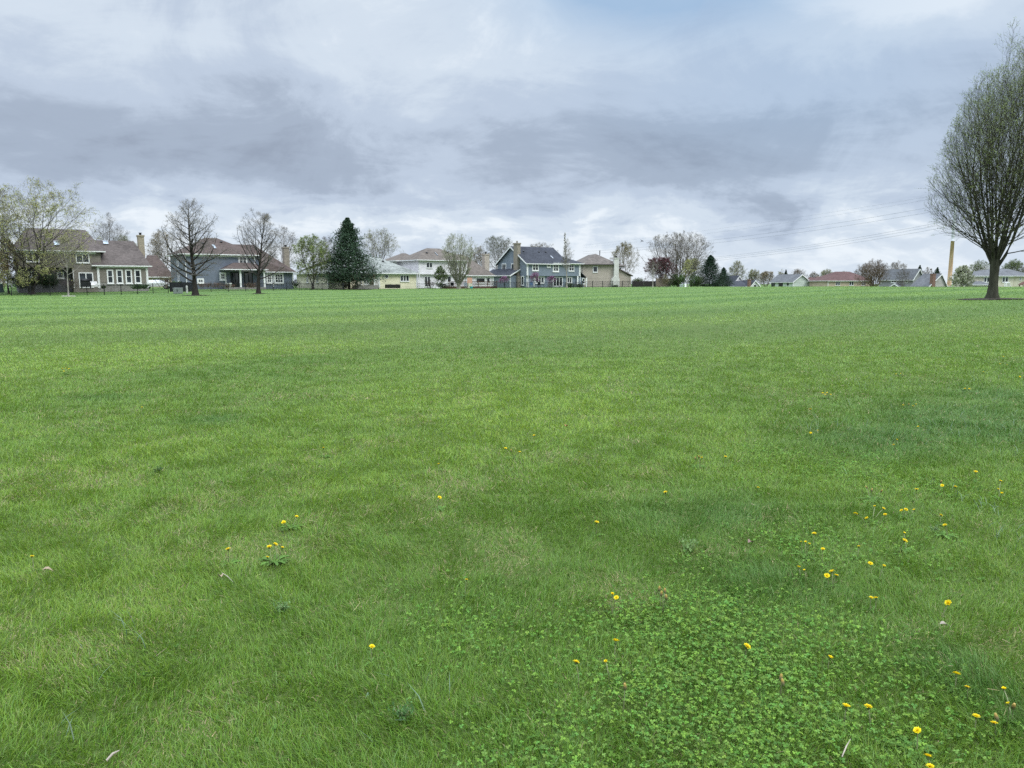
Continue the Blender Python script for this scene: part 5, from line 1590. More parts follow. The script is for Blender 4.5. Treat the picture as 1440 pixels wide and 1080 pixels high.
# a small bird over the roofs
bm_ = MB()
bm_.tube([(-.17, 0, 0), (-.13, 0, .005), (-.07, 0, .01), (0, 0, .01), (.06, 0, .005), (.11, 0, .012), (.14, 0, .012), (.165, 0, .005)], [.006, .016, .034, .04, .032, .022, .018, .003], 10)
for sy in (-1, 1):
    bm_.add([(.05, sy * .02, .015), (.035, sy * .12, .05), (-.02, sy * .25, .085), (-.05, sy * .24, .08), (-.035, sy * .12, .045), (-.05, sy * .02, .012),
             (.05, sy * .02, .024), (.035, sy * .12, .058), (-.02, sy * .25, .09), (-.05, sy * .24, .085), (-.035, sy * .12, .052), (-.05, sy * .02, .02)],
            [(0, 1, 4, 5), (1, 2, 3, 4), (6, 11, 10, 7), (7, 10, 9, 8), (0, 6, 7, 1), (1, 7, 8, 2), (2, 8, 9, 3), (3, 9, 10, 4), (4, 10, 11, 5)])
bm_.add([(-.15, -.012, .0), (-.15, .012, .0), (-.25, .045, .0), (-.25, -.045, .0), (-.15, -.012, .008), (-.15, .012, .008), (-.25, .045, .006), (-.25, -.045, .006)],
        [(0, 1, 2, 3), (7, 6, 5, 4), (0, 3, 7, 4), (1, 5, 6, 2), (2, 6, 7, 3)])
bd = bm_.build('bird', mat_plain('feathers', (.04, .04, .045), .8, .2), None, at(903, 339, 85), True)
bd.rotation_euler = (rad(35), rad(-30), rad(25)); tag(bd, 'small dark bird flying above the roofs beside the bare spreading tree', 'bird')
# ------------------------------------------------------------------ lawn colour field (shared by blades and ground)
ST_A = rad(38)
SC, SS = math.cos(ST_A), math.sin(ST_A)


def lawn_fields(x, y):
    """mowing-stripe shading and patch tones of the lawn: 0..1 fields in world metres"""
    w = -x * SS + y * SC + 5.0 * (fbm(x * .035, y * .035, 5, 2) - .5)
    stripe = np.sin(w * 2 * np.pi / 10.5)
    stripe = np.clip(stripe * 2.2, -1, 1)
    big = fbm(x * .22 + 3, y * .22, 11, 3)
    mid = fbm(x * .9, y * .9 + 7, 23, 3)
    dry = fbm(x * 1.7 + 11, y * 1.7, 41, 3)
    return stripe, big, mid, dry


def blue_patch(x, y):
    s = 0
    for u, v, ru, rv in ((1330, 585, 150, 22), (1410, 560, 60, 14), (1230, 622, 130, 20), (1420, 605, 80, 20), (980, 725, 130, 25), (1080, 820, 110, 30), (300, 592, 60, 7), (140, 560, 60, 5), (1330, 940, 90, 30), (1430, 1010, 50, 60)):
        c = gp(u, v); rx = abs(gp(u + ru, v)[0] - c[0]); ry = abs(gp(u, v - rv)[1] - c[1]) + .05
        s = s + np.exp(-((x - c[0]) / rx) ** 2 - ((y - c[1]) / ry) ** 2)
    return np.clip(s, 0, 1)


def clover_field(x, y):
    s = 0
    for u, v, ru, rv, a in ((1010, 900, 190, 60, 1.0), (900, 985, 150, 60, .95), (1120, 1000, 200, 60, .95), (1250, 960, 110, 50, .55), (680, 900, 130, 45, .42), (640, 835, 90, 26, .3), (800, 1060, 160, 40, .5),
                            (1100, 1075, 200, 30, .7), (1000, 800, 60, 20, .5), (1180, 770, 170, 35, .42), (1150, 655, 130, 22, .5), (1330, 690, 130, 22, .35), (1080, 640, 90, 14, .45), (560, 960, 60, 60, .16), (1350, 1050, 80, 40, .35)):
        c = gp(u, v); rx = abs(gp(u + ru, v)[0] - c[0]); ry = abs(gp(u, v - rv)[1] - c[1]) + .05
        s = np.maximum(s, a * np.exp(-(((x - c[0]) / rx) ** 2 + ((y - c[1]) / ry) ** 2) * .8))
    n = fbm(x * 3.1, y * 3.1, 77, 3)
    return np.clip(s * (.1 + 1.75 * n), 0, 1)


# ------------------------------------------------------------------ the ground sheet
xs = np.concatenate([-np.geomspace(1500, 160, 14), np.linspace(-150, 150, 121), np.geomspace(160, 1500, 14)])
ys = np.concatenate([np.array([-400, -120, -40, -15, -5]), np.linspace(0, 60, 61), np.linspace(62, 230, 85), np.geomspace(240, 2500, 22)])
GX, GYY = np.meshgrid(xs, ys)
Vg = np.stack([GX.ravel(), GYY.ravel(), gz(GX.ravel(), GYY.ravel())], 1)
nx, ny = len(xs), len(ys)
I = (np.arange(ny - 1)[:, None] * nx + np.arange(nx - 1)[None, :]).ravel()
Qg = np.stack([I, I + 1, I + nx + 1, I + nx], 1)

LAWN_MAIN = (.100, .172, .034)
m, nt, out = nt_new('lawn_ground')
N = nt.nodes.new; L = nt.links.new


def math_node(op, a=None, b=None, c=None):
    n = N('ShaderNodeMath'); n.operation = op
    for i, q in enumerate((a, b, c)):
        if q is None: continue
        if isinstance(q, (int, float)): n.inputs[i].default_value = q
        else: L(q, n.inputs[i])
    return n.outputs[0]


bs = N('ShaderNodeBsdfPrincipled'); bs.inputs['Roughness'].default_value = .85; bs.inputs['Specular IOR Level'].default_value = .15
tc = N('ShaderNodeTexCoord'); sp = N('ShaderNodeSeparateXYZ'); L(tc.outputs['Object'], sp.inputs[0])
nzs = N('ShaderNodeTexNoise'); nzs.inputs['Scale'].default_value = .05; nzs.inputs['Detail'].default_value = 2; L(tc.outputs['Object'], nzs.inputs['Vector'])
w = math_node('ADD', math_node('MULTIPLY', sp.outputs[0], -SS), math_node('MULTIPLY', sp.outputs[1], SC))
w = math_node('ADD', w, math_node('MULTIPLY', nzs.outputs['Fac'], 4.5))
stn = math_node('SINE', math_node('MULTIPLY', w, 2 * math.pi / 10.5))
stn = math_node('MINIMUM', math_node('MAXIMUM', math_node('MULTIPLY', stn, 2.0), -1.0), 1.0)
n1 = N('ShaderNodeTexNoise'); n1.inputs['Scale'].default_value = .18; n1.inputs['Detail'].default_value = 6; n1.inputs['Roughness'].default_value = .6; L(tc.outputs['Object'], n1.inputs['Vector'])
n2 = N('ShaderNodeTexNoise'); n2.inputs['Scale'].default_value = 2.4; n2.inputs['Detail'].default_value = 8; n2.inputs['Roughness'].default_value = .7; L(tc.outputs['Object'], n2.inputs['Vector'])
n3 = N('ShaderNodeTexNoise'); n3.inputs['Scale'].default_value = 38; n3.inputs['Detail'].default_value = 5; L(tc.outputs['Object'], n3.inputs['Vector'])
f = math_node('ADD', math_node('MULTIPLY', stn, -.17), math_node('MULTIPLY', math_node('SUBTRACT', n1.outputs['Fac'], .5), .6))  # mowing-stripe shading painted into the ground colour
f = math_node('ADD', f, math_node('MULTIPLY', math_node('SUBTRACT', n2.outputs['Fac'], .5), .9))
f = math_node('ADD', f, .5)
rp = N('ShaderNodeValToRGB')
e = rp.color_ramp.elements
e[0].position = .15; e[0].color = (.060, .125, .030, 1); e[1].position = .9; e[1].color = (.122, .195, .058, 1)
q = e.new(.5); q.color = (.088, .155, .042, 1)
L(f, rp.inputs[0])
# near the camera the sheet shows between the blades: thatch and soil
rp2 = N('ShaderNodeValToRGB'); e = rp2.color_ramp.elements
e[0].position = .3; e[0].color = (.045, .075, .016, 1); e[1].position = .75; e[1].color = (.135, .155, .055, 1)
q = e.new(.52); q.color = (.072, .112, .026, 1)
L(math_node('ADD', math_node('MULTIPLY', n3.outputs['Fac'], .6), math_node('MULTIPLY', n2.outputs['Fac'], .4)), rp2.inputs[0])
near = N('ShaderNodeMapRange'); near.inputs['From Min'].default_value = 22; near.inputs['From Max'].default_value = 60
near.interpolation_type = 'SMOOTHSTEP'
dist = N('ShaderNodeVectorMath'); dist.operation = 'LENGTH'; L(tc.outputs['Object'], dist.inputs[0]); L(dist.outputs['Value'], near.inputs['Value'])
mx = N('ShaderNodeMix'); mx.data_type = 'RGBA'
L(near.outputs[0], mx.inputs['Factor']); L(rp2.outputs[0], mx.inputs['A']); L(rp.outputs[0], mx.inputs['B'])
L(mx.outputs['Result'], bs.inputs['Base Color'])
bp = N('ShaderNodeBump'); bp.inputs['Strength'].default_value = .7; bp.inputs['Distance'].default_value = .06
L(math_node('ADD', n2.outputs['Fac'], math_node('MULTIPLY', n3.outputs['Fac'], .4)), bp.inputs['Height']); L(bp.outputs[0], bs.inputs['Normal'])
L(bs.outputs[0], out.inputs[0])
me = np_mesh('ground', Vg, None, Qg, (m,), smooth=True)
g_ = link('ground', me); tag(g_, 'wide mown green lawn rising gently to the houses', None, kind='structure')

# low dark discs on the ground under the trees
DISC_MAT = mat_plain('ground_disc', (.035, .027, .02), .95, .4, 9)


def ground_disc(u, Y, rx, ry, seed):
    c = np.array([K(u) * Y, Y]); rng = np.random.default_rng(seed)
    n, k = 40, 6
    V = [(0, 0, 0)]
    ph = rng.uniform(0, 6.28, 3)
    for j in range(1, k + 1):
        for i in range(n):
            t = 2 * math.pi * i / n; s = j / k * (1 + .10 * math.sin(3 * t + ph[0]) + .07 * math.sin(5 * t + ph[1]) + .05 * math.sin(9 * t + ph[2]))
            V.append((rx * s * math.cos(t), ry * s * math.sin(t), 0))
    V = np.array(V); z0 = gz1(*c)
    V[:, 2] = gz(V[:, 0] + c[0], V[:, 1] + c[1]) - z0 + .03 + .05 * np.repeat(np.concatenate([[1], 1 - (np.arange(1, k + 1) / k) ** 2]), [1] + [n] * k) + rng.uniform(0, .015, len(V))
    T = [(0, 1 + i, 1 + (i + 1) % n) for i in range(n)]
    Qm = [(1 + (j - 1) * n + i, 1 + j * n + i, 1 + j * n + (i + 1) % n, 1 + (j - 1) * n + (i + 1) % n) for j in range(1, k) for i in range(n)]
    o = link('dark_disc', np_mesh('dark_disc', V, T, Qm, (DISC_MAT,), smooth=True), None, (c[0], c[1], z0)); tag(o, kind='structure')


ground_disc(1397, 45, 2.1, 1.3, 1); ground_disc(274, 92, 1.5, 1.2, 2); ground_disc(363, 97, .9, .8, 3); ground_disc(495, 123, 3.4, 2.4, 4); ground_disc(43, 95, 1.0, .8, 5); ground_disc(440, 121, 1.3, 1, 6)
# stones round the sapling
rng = np.random.default_rng(3)
STN = mat_plain('pale_stone', (.42, .40, .36), .9, .2)
for k in range(11):
    t = 2 * math.pi * k / 11; Yk = 87 + .42 * math.sin(t); xk = K(95) * 87 + .62 * math.cos(t)
    mb = MB(); r0 = rng.uniform(.09, .15)
    mb.tube([(0, 0, -.04), (0, 0, 0), (.01, 0, .06), (0, .01, .11)], [r0 * .9, r0 * 1.1, r0 * .9, r0 * .35], 7)
    o = mb.build('edging_stone', STN, None, (xk, Yk, gz1(xk, Yk)), True); o.rotation_euler = (0, 0, rng.uniform(0, 6)); o.scale = (1.2, .9, .8)
    tag(o, 'pale edging stone in the ring round the thin sapling', 'stone', 'stones round the sapling')

# ------------------------------------------------------------------ grass blades
GRASS = mat_leaf('grass_blade', .30, .42, .35)


def sample_wedge(rng, n, d0, d1, p):
    """n points in the view wedge (with room for a step aside), density ~ d^-p"""
    if abs(p - 2) < 1e-6: d = d0 * (d1 / d0) ** rng.uniform(0, 1, n)
    else: d = (d0 ** (2 - p) + rng.uniform(0, 1, n) * (d1 ** (2 - p) - d0 ** (2 - p))) ** (1 / (2 - p))
    return (rng.uniform(-1, 1, n)) * (d * .74 + 1.3), d


def blade_colors(rng, x, y, n):
    stripe, big, mid, dry = lawn_fields(x, y)
    bl = blue_patch(x, y)
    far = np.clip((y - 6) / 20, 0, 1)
    t = np.clip(.52 + (big - .5) * (1.4 - .7 * far) + (mid - .5) * (.75 - .4 * far) - stripe * (.05 + .20 * far) - .1 * (y < 5) + .12 * np.clip(-x / np.maximum(y, 1), -.5, .6), 0, 1)  # stripe term paints the light and dark of the mown bands
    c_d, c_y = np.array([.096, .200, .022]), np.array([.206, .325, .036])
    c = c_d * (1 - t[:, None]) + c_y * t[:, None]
    bl = bl * .7
    c = c * (1 - bl[:, None]) + np.array([.070, .165, .032]) * bl[:, None]
    c = c * (1 - .28 * far[:, None]) + .28 * far[:, None] * (c.mean(1, keepdims=True) * np.array([.95, 1.25, .70]))  # far turf paled in the colour, standing for grazing sheen and haze
    c = c * (1 + .22 * far[:, None]) * (1 - .075 * (stripe * far)[:, None])  # far brightening and stripe shading also put into the blade colour
    fv = np.interp(y, [3, 30, 70], [1, .6, .3])
    c *= (1 + rng.uniform(-.28, .32, n) * fv)[:, None]
    c *= np.stack([1 + rng.uniform(-.15, .2, n) * fv, np.ones(n), 1 + rng.uniform(-.2, .3, n) * fv], 1)
    pal = rng.uniform(0, 1, n) < .06 * fv
    c[pal] = c[pal] * .5 + np.array([.10, .17, .06])
    straw = rng.uniform(0, 1, n) < (.05 * fv + .34 * fv * np.clip((dry - .54) * 5, 0, 1) * (1 - bl) * (1 - .5 * far))
    c[straw] = np.array([.37, .32, .16]) * rng.uniform(.6, 1.25, (int(straw.sum()), 1))
    return c, straw, bl, mid, dry


def make_grass(seed, n, d0, d1, p, segs, L0, W0, wscale, lean=(.35, 1.05), beside=0):
    rng = np.random.default_rng(seed)
    x, y = sample_wedge(rng, n, d0, d1, p)
    if beside: x = np.sign(x) * (y * .74 + 1.25 + beside * rng.uniform(0, 1, n))
    cl = clover_field(x, y) if d0 < 12 else 0 * x
    keep = rng.uniform(0, 1, n) > cl * .5
    keep &= rng.uniform(0, 1, n) < np.clip((y - d0) / (.35 * d0) if d0 > 3 else 1, 0, 1) * np.clip((d1 - y) / (.26 * d1) if d1 < 100 else 1, 0, 1)
    x, y = x[keep], y[keep]; n = len(x)
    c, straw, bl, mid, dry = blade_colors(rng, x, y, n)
    z = gz(x, y)
    d = np.maximum(y, 2.0)
    tuft = fbm(x * 5.5, y * 5.5, 91, 2)
    Ln = L0 * rng.uniform(.55, 1.35, n) * (.55 + .9 * tuft) * (1 + .35 * bl) * np.where(straw, .8, 1) * (1 + .012 * np.clip(d - 8, 0, 60))
    Wd = W0 * rng.uniform(.7, 1.4, n) * wscale(d)
    az = 6.283 * (fbm(x * 2.1 + 50, y * 2.1, 61, 2) * 2.0) + rng.normal(0, 1.15, n)
    ln0 = lean[0] + .4 * np.clip((d - 5) / 45, 0, 1)
    l1 = rng.uniform(.4, 1.9, n) * ln0; l2 = l1 + rng.uniform(.1, lean[1], n)
    l1 = np.where(straw, l1 + .5, l1); l2 = np.where(straw, l2 + .3, l2)
    stripe = lawn_fields(x, y)[0]; sd_ = np.where(stripe > 0, ST_A, ST_A + np.pi); mw = rng.uniform(0, 1, n) < .25 * np.clip((d - 4) / 8, 0, 1)
    az = np.where(mw, sd_ + rng.normal(0, .5, n), az)
    h = np.stack([np.cos(az), np.sin(az), np.zeros(n)], 1)
    wa = az + np.pi / 2 + rng.normal(0, .8, n)
    wv = np.stack([np.cos(wa), np.sin(wa), rng.normal(0, .25, n)], 1) * (Wd / 2)[:, None]
    base = np.stack([x, y, z - .004], 1)
    up = np.array([0, 0, 1.0])
    midp = base + (h * np.sin(l1)[:, None] + up * np.cos(l1)[:, None]) * (Ln * .5)[:, None]
    tip = midp + (h * np.sin(l2)[:, None] + up * np.cos(l2)[:, None]) * (Ln * .55)[:, None]
    if segs == 2:
        V = np.stack([base - wv, base + wv, midp - wv * .85, midp + wv * .85, tip], 1).reshape(-1, 3)
        b = np.arange(n) * 5
        Q = np.stack([b, b + 1, b + 3, b + 2], 1); T = np.stack([b + 2, b + 3, b + 4], 1); k = 5
    else:
        V = np.stack([base - wv, base + wv, (tip + midp) / 2 * 1.0], 1).reshape(-1, 3)
        b = np.arange(n) * 3
        Q = None; T = np.stack([b, b + 1, b + 2], 1); k = 3
    return V, T, Q, np.repeat(c, k, 0)


G = Geo()
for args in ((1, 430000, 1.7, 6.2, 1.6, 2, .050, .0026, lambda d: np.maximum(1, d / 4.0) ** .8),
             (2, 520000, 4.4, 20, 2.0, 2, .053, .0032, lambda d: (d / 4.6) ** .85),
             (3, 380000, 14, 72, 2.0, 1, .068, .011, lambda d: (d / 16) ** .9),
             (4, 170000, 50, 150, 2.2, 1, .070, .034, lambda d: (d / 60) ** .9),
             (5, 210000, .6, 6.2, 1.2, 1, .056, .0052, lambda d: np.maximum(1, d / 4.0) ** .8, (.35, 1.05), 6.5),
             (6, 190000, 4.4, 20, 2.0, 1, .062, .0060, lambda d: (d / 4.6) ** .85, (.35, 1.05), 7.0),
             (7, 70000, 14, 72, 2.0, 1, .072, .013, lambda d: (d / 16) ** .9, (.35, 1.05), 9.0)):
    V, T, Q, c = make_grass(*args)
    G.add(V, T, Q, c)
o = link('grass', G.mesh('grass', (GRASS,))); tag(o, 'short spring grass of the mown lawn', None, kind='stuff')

# coarse bluish grass blades in loose tufts
rng = np.random.default_rng(8)
G = Geo()
spots = [(1185, 545, 14), (1225, 537, 16), (1250, 545, 14), (1140, 605, 20), (1150, 600, 14), (1170, 603, 16), (1230, 610, 22), (1265, 600, 16), (1330, 608, 30), (1300, 612, 18), (1390, 600, 34), (1355, 560, 26),
         (1400, 580, 24), (1420, 520, 20), (1380, 540, 16), (1335, 530, 14), (1370, 585, 20), (1430, 640, 20), (1310, 700, 14), (1390, 720, 20), (1420, 760, 20), (170, 905, 6), (190, 925, 4), (140, 1010, 4), (565, 1000, 8), (1240, 575, 12), (1410, 545, 16)]
for u, v, n in spots:
    c = gp(u, v); s = .05 + .02 * c[1]
    x = c[0] + rng.normal(0, s, n); y = c[1] + rng.normal(0, s * 1.4, n); z = gz(x, y)
    Ln = rng.uniform(.07, .15, n); Wd = rng.uniform(.003, .0055, n)
    az = rng.uniform(0, 6.28, n); l1 = rng.uniform(.3, .9, n); l2 = l1 + rng.uniform(.2, .8, n)
    h = np.stack([np.cos(az), np.sin(az), 0 * az], 1); wv = np.stack([-np.sin(az), np.cos(az), 0 * az], 1) * (Wd / 2)[:, None]; up = np.array([0, 0, 1.0])
    b0 = np.stack([x, y, z - .004], 1); m1 = b0 + (h * np.sin(l1)[:, None] + up * np.cos(l1)[:, None]) * (Ln * .5)[:, None]; t1 = m1 + (h * np.sin(l2)[:, None] + up * np.cos(l2)[:, None]) * (Ln * .55)[:, None]
    V = np.stack([b0 - wv, b0 + wv, m1 - wv * .9, m1 + wv * .9, t1], 1).reshape(-1, 3); b = np.arange(n) * 5
    col = np.array([.13, .20, .12]) * rng.uniform(.7, 1.5, (n, 1))
    G.add(V, np.stack([b + 2, b + 3, b + 4], 1), np.stack([b, b + 1, b + 3, b + 2], 1), np.repeat(col, 5, 0))
o = link('coarse_grass', G.mesh('coarse_grass', (GRASS,))); tag(o, 'coarse bluish grass blades scattered in the lawn', None, kind='stuff')

# ------------------------------------------------------------------ clover
CLOVER = mat_leaf('clover_leaf', .35, .6, .15)
rng = np.random.default_rng(21)
n = 250000
x, y = sample_wedge(rng, n, 1.9, 9.5, 1.2)
f = clover_field(x, y)
keep = rng.uniform(0, 1, n) < np.clip((f - .12) * 1.6, 0, 1)
x, y, f = x[keep], y[keep], f[keep]; n = len(x)
hgt = rng.uniform(.010, .05, n) * (.7 + .5 * f); sz = .0028 + .0047 * rng.beta(1.6, 2.4, n) * (1 + .02 * y)
tilt = nrm(np.stack([rng.normal(0, .32, n), rng.normal(-.1, .32, n), np.ones(n)], 1))
a0 = rng.uniform(0, 6.28, n)
ax = nrm(np.cross(tilt, np.stack([np.cos(a0), np.sin(a0), 0 * a0], 1))); ay = np.cross(tilt, ax)
ctr = np.stack([x, y, gz(x, y) + hgt], 1)
tone = np.array([.128, .248, .042]) * rng.uniform(.62, 1.4, (n, 1)) * np.stack([rng.uniform(.8, 1.25, n), np.ones(n), rng.uniform(.8, 1.3, n)], 1)
yl = rng.uniform(0, 1, n) < .12; tone[yl] = np.array([.19, .34, .05]) * rng.uniform(.8, 1.2, (int(yl.sum()), 1))
G = Geo()
shape = [(0, 0), (.62, .62), (1.25, .66), (1.52, .30), (1.42, 0), (1.52, -.30), (1.25, -.66), (.62, -.62)]
for k in range(3):
    t = k * 2.094 + rng.normal(0, .12, n); d = ax * np.cos(t)[:, None] + ay * np.sin(t)[:, None]; s = np.cross(tilt, d)
    fold = rng.uniform(.05, .45, n)
    pts = [ctr + (d * a + s * b + tilt * (abs(b) * fold - .10 * a)[:, None]) * sz[:, None] for a, b in shape]
    V = np.stack(pts, 1).reshape(-1, 3); b_ = np.arange(n) * 8
    Q = np.concatenate([np.stack([b_, b_ + 1, b_ + 2, b_ + 4], 1), np.stack([b_, b_ + 4, b_ + 6, b_ + 7], 1)])
    T = np.concatenate([np.stack([b_ + 2, b_ + 3, b_ + 4], 1), np.stack([b_ + 4, b_ + 5, b_ + 6], 1)])
    G.add(V, T, Q, np.repeat(tone * (1 + .1 * (k - 1)), 8, 0))
sw = ax * .0009
ft = ctr.copy(); ft[:, 2] -= hgt; ft[:, :2] += rng.normal(0, .012, (n, 2))
V = np.stack([ft - sw, ft + sw, ctr + sw, ctr - sw], 1).reshape(-1, 3)
G.add(V, None, np.arange(n * 4).reshape(n, 4), np.repeat(tone * .9, 4, 0))
o = link('clover', G.mesh('clover', (CLOVER,))); tag(o, 'patches of three-leaved clover in the lawn', None, kind='stuff')

# small broad-leaved weeds pressed into the turf, and bits of dry thatch lying on it
rng = np.random.default_rng(31)
n = 900
x, y = sample_wedge(rng, n, 1.9, 13, 1.3)
kp = rng.uniform(0, 1, n) < np.clip(.22 + .5 * (fbm(x * .8, y * .8, 19, 2) - .4) * 3 + .35 * np.clip(x / np.maximum(y, 1), -.5, .6), .05, 1)
x, y = x[kp], y[kp]; n = len(x)
G = Geo()
for k in range(6):
    a = k * 1.05 + rng.uniform(0, 6.28, n); L = rng.uniform(.010, .026, n); el = rng.uniform(.1, 1.1, n)
    d = np.stack([np.cos(a) * np.cos(el), np.sin(a) * np.cos(el), np.sin(el)], 1); s = np.stack([-np.sin(a), np.cos(a), 0 * a], 1); W = L * rng.uniform(.16, .3, n)
    b = np.stack([x, y, gz(x, y) + .012], 1)
    pt = lambda f, w: b + d * (L * f)[:, None] + s * (W * w)[:, None]
    V = np.stack([pt(0, 0), pt(.35, .85), pt(.7, .9), pt(1, 0), pt(.7, -.9), pt(.35, -.85)], 1).reshape(-1, 3); i = np.arange(n) * 6
    col = np.array([.10, .205, .04]) * rng.uniform(.6, 1.4, (n, 1))
    G.add(V, None, np.concatenate([np.stack([i, i + 1, i + 2, i + 3], 1), np.stack([i, i + 3, i + 4, i + 5], 1)]), np.repeat(col, 6, 0))
o = link('ground_weeds', G.mesh('ground_weeds', (CLOVER,))); tag(o, 'small broad-leaved weeds pressed into the turf', None, kind='stuff')
n = 5200
x, y = sample_wedge(rng, n, 1.9, 14, 1.3)
kp = rng.uniform(0, 1, n) < np.clip((fbm(x * 1.7 + 11, y * 1.7, 41, 3) - .44) * 6, .06, 1) * (1 - .8 * clover_field(x, y))
x, y = x[kp], y[kp]; n = len(x)
a = rng.uniform(0, 6.28, n); L = rng.uniform(.015, .06, n); W = rng.uniform(.001, .0026, n) * np.maximum(1, y / 4); e_ = rng.normal(0, .25, n)
d = np.stack([np.cos(a) * np.cos(e_), np.sin(a) * np.cos(e_), np.sin(e_)], 1) * (L / 2)[:, None]; s = np.stack([-np.sin(a), np.cos(a), .3 + 0 * a], 1) * (W / 2)[:, None]
b = np.stack([x, y, gz(x, y) + rng.uniform(.012, .036, n)], 1)
V = np.stack([b - d - s, b - d + s, b + d + s * .5, b + d - s * .5], 1).reshape(-1, 3)
col = np.array([.40, .33, .19]) * rng.uniform(.5, 1.3, (n, 1)) * np.stack([np.ones(n), rng.uniform(.85, 1.05, n), rng.uniform(.7, 1.1, n)], 1)
o = link('dry_thatch', np_mesh('dry_thatch', V, None, np.arange(n * 4).reshape(n, 4), (GRASS,), col=np.repeat(col, 4, 0))); tag(o, 'dry straw-coloured thatch lying in the turf', None, kind='stuff')

# ------------------------------------------------------------------ dandelions
PETAL = mat_leaf('petal', .25, .5, .2)
STEM = mat_plain('dandelion_stem', (.20, .22, .11), .6, .15)
DLEAF = mat_leaf('dandelion_leaf', .3, .7, .12)


def flower_mesh(seed, R, closed=0.0):
    rng = np.random.default_rng(seed); G = Geo()
    for layer, (n, r, el) in enumerate(((26, 1.0, .12), (22, .82, .45), (16, .58, .85), (9, .3, 1.2))):
        t = np.arange(n) * 2 * np.pi / n + rng.uniform(0, 6) + rng.normal(0, .06, n); e = el + closed + rng.normal(0, .1, n); e = np.clip(e, 0, 1.5)
        d = np.stack([np.cos(t) * np.cos(e), np.sin(t) * np.cos(e), np.sin(e)], 1); s = np.stack([-np.sin(t), np.cos(t), 0 * t], 1)
        L = (R * r * rng.uniform(.88, 1.08, n))[:, None]; W = R * .11
        b = np.tile(np.array([[0, 0, .003]]), (n, 1))
        V = np.stack([b - s * W * .4, b + s * W * .4, b + d * L * .9 + s * W, b + d * L * 1.0, b + d * L * .9 - s * W], 1).reshape(-1, 3); i = np.arange(n) * 5
        col = np.array([.88, .72, .014]) * np.linspace(1.0, .86, 4)[layer] * rng.uniform(.85, 1.1, (n, 1)); col[:, 1] *= [1, .97, .9, .85][layer]
        G.add(V, np.stack([i + 2, i + 3, i + 4], 1), np.stack([i, i + 1, i + 2, i + 4], 1), np.repeat(col, 5, 0))
    # green cup
    n = 10; t = np.arange(n) * 2 * np.pi / n
    ring = lambda r, z: np.stack([np.cos(t) * r, np.sin(t) * r, np.full(n, z)], 1)
    V = np.concatenate([ring(R * .12, -R * .55), ring(R * .32, -R * .3), ring(R * .30, .002)]); j = np.arange(n); j2 = (j + 1) % n
    Q = np.concatenate([np.stack([j, j2, j2 + n, j + n], 1), np.stack([j + n, j2 + n, j2 + 2 * n, j + 2 * n], 1)])
    G.add(V, None, Q, (.10, .15, .05))
    return G.mesh('flower_head', (PETAL,))


def bud_mesh(seed):
    rng = np.random.default_rng(seed); G = Geo(); n = 9
    prof = [(.0035, -.010), (.0062, -.004), (.0066, .004), (.0052, .012), (.0035, .017)]
    t = np.arange(n) * 2 * np.pi / n
    V = np.concatenate([np.stack([np.cos(t) * r, np.sin(t) * r, np.full(n, z)], 1) for r, z in prof]); j = np.arange(n); j2 = (j + 1) % n
    Q = np.concatenate([np.stack([j + k * n, j2 + k * n, j2 + (k + 1) * n, j + (k + 1) * n], 1) for k in range(4)])
    col = np.repeat(np.array([[.12, .15, .06], [.14, .16, .07], [.22, .18, .09], [.42, .30, .08], [.55, .40, .12]]), n, 0)
    G.add(V, None, Q, col)
    T = np.stack([np.zeros(n, int) + 4 * n, j + 4 * n, j2 + 4 * n], 1)[1:-1]
    G.add(V[4 * n:] + [0, 0, .0005], T - 4 * n, None, (.5, .36, .12))
    return G.mesh('flower_bud', (PETAL,))


def rosette_mesh(seed, n, L0):
    rng = np.random.default_rng(seed); G = Geo()
    for k in range(n):
        t = k * 2.4 + rng.normal(0, .3); L = L0 * rng.uniform(.7, 1.25); rise = rng.uniform(.25, .75)
        d = np.array([math.cos(t), math.sin(t), 0]); s = np.array([-math.sin(t), math.cos(t), 0])
        m_ = 9; V = []
        for i in range(m_):
            f = i / (m_ - 1)
            w = L * (.03 + .16 * f * (1.15 - f) * 2.2) * (1.0 if i % 2 else .45) * (0.1 if i == m_ - 1 else 1)
            p = d * L * f + np.array([0, 0, L * (rise * f - rise * .75 * f * f) + .008])
            V += [p - s * w + np.array([0, 0, w * .3]), p, p + s * w + np.array([0, 0, w * .3])]
        Q = []
        for i in range(m_ - 1):
            b = i * 3; Q += [(b, b + 1, b + 4, b + 3), (b + 1, b + 2, b + 5, b + 4)]
        c = np.array([.105, .205, .045]) * rng.uniform(.75, 1.5)
        G.add(np.array(V), None, np.array(Q), c)
    return G.mesh('leaves', (DLEAF,))


FLOWERS = [flower_mesh(k, .0145 + .001 * (k % 3), (0, .12, .25, .05)[k % 4]) for k in range(4)]
SIDEF = [flower_mesh(20 + k, .012, .6) for k in range(2)]
BUDS = [bud_mesh(k) for k in range(2)]
ROS = [rosette_mesh(k, n, L) for k, (n, L) in enumerate(((6, .045), (9, .058), (14, .07), (20, .085)))]
rng = np.random.default_rng(77)


def stem_mesh(h, lean):
    mb = MB().tube([(0, 0, -.01), (lean[0] * .25, lean[1] * .25, h * .45), (lean[0] * .6, lean[1] * .6, h * .8), (lean[0], lean[1], h)], [.0022, .002, .0018, .0017], 6)
    me = bpy.data.meshes.new('stem'); me.from_pydata(mb.v, [], mb.f); me.materials.append(STEM); me.update()
    return me


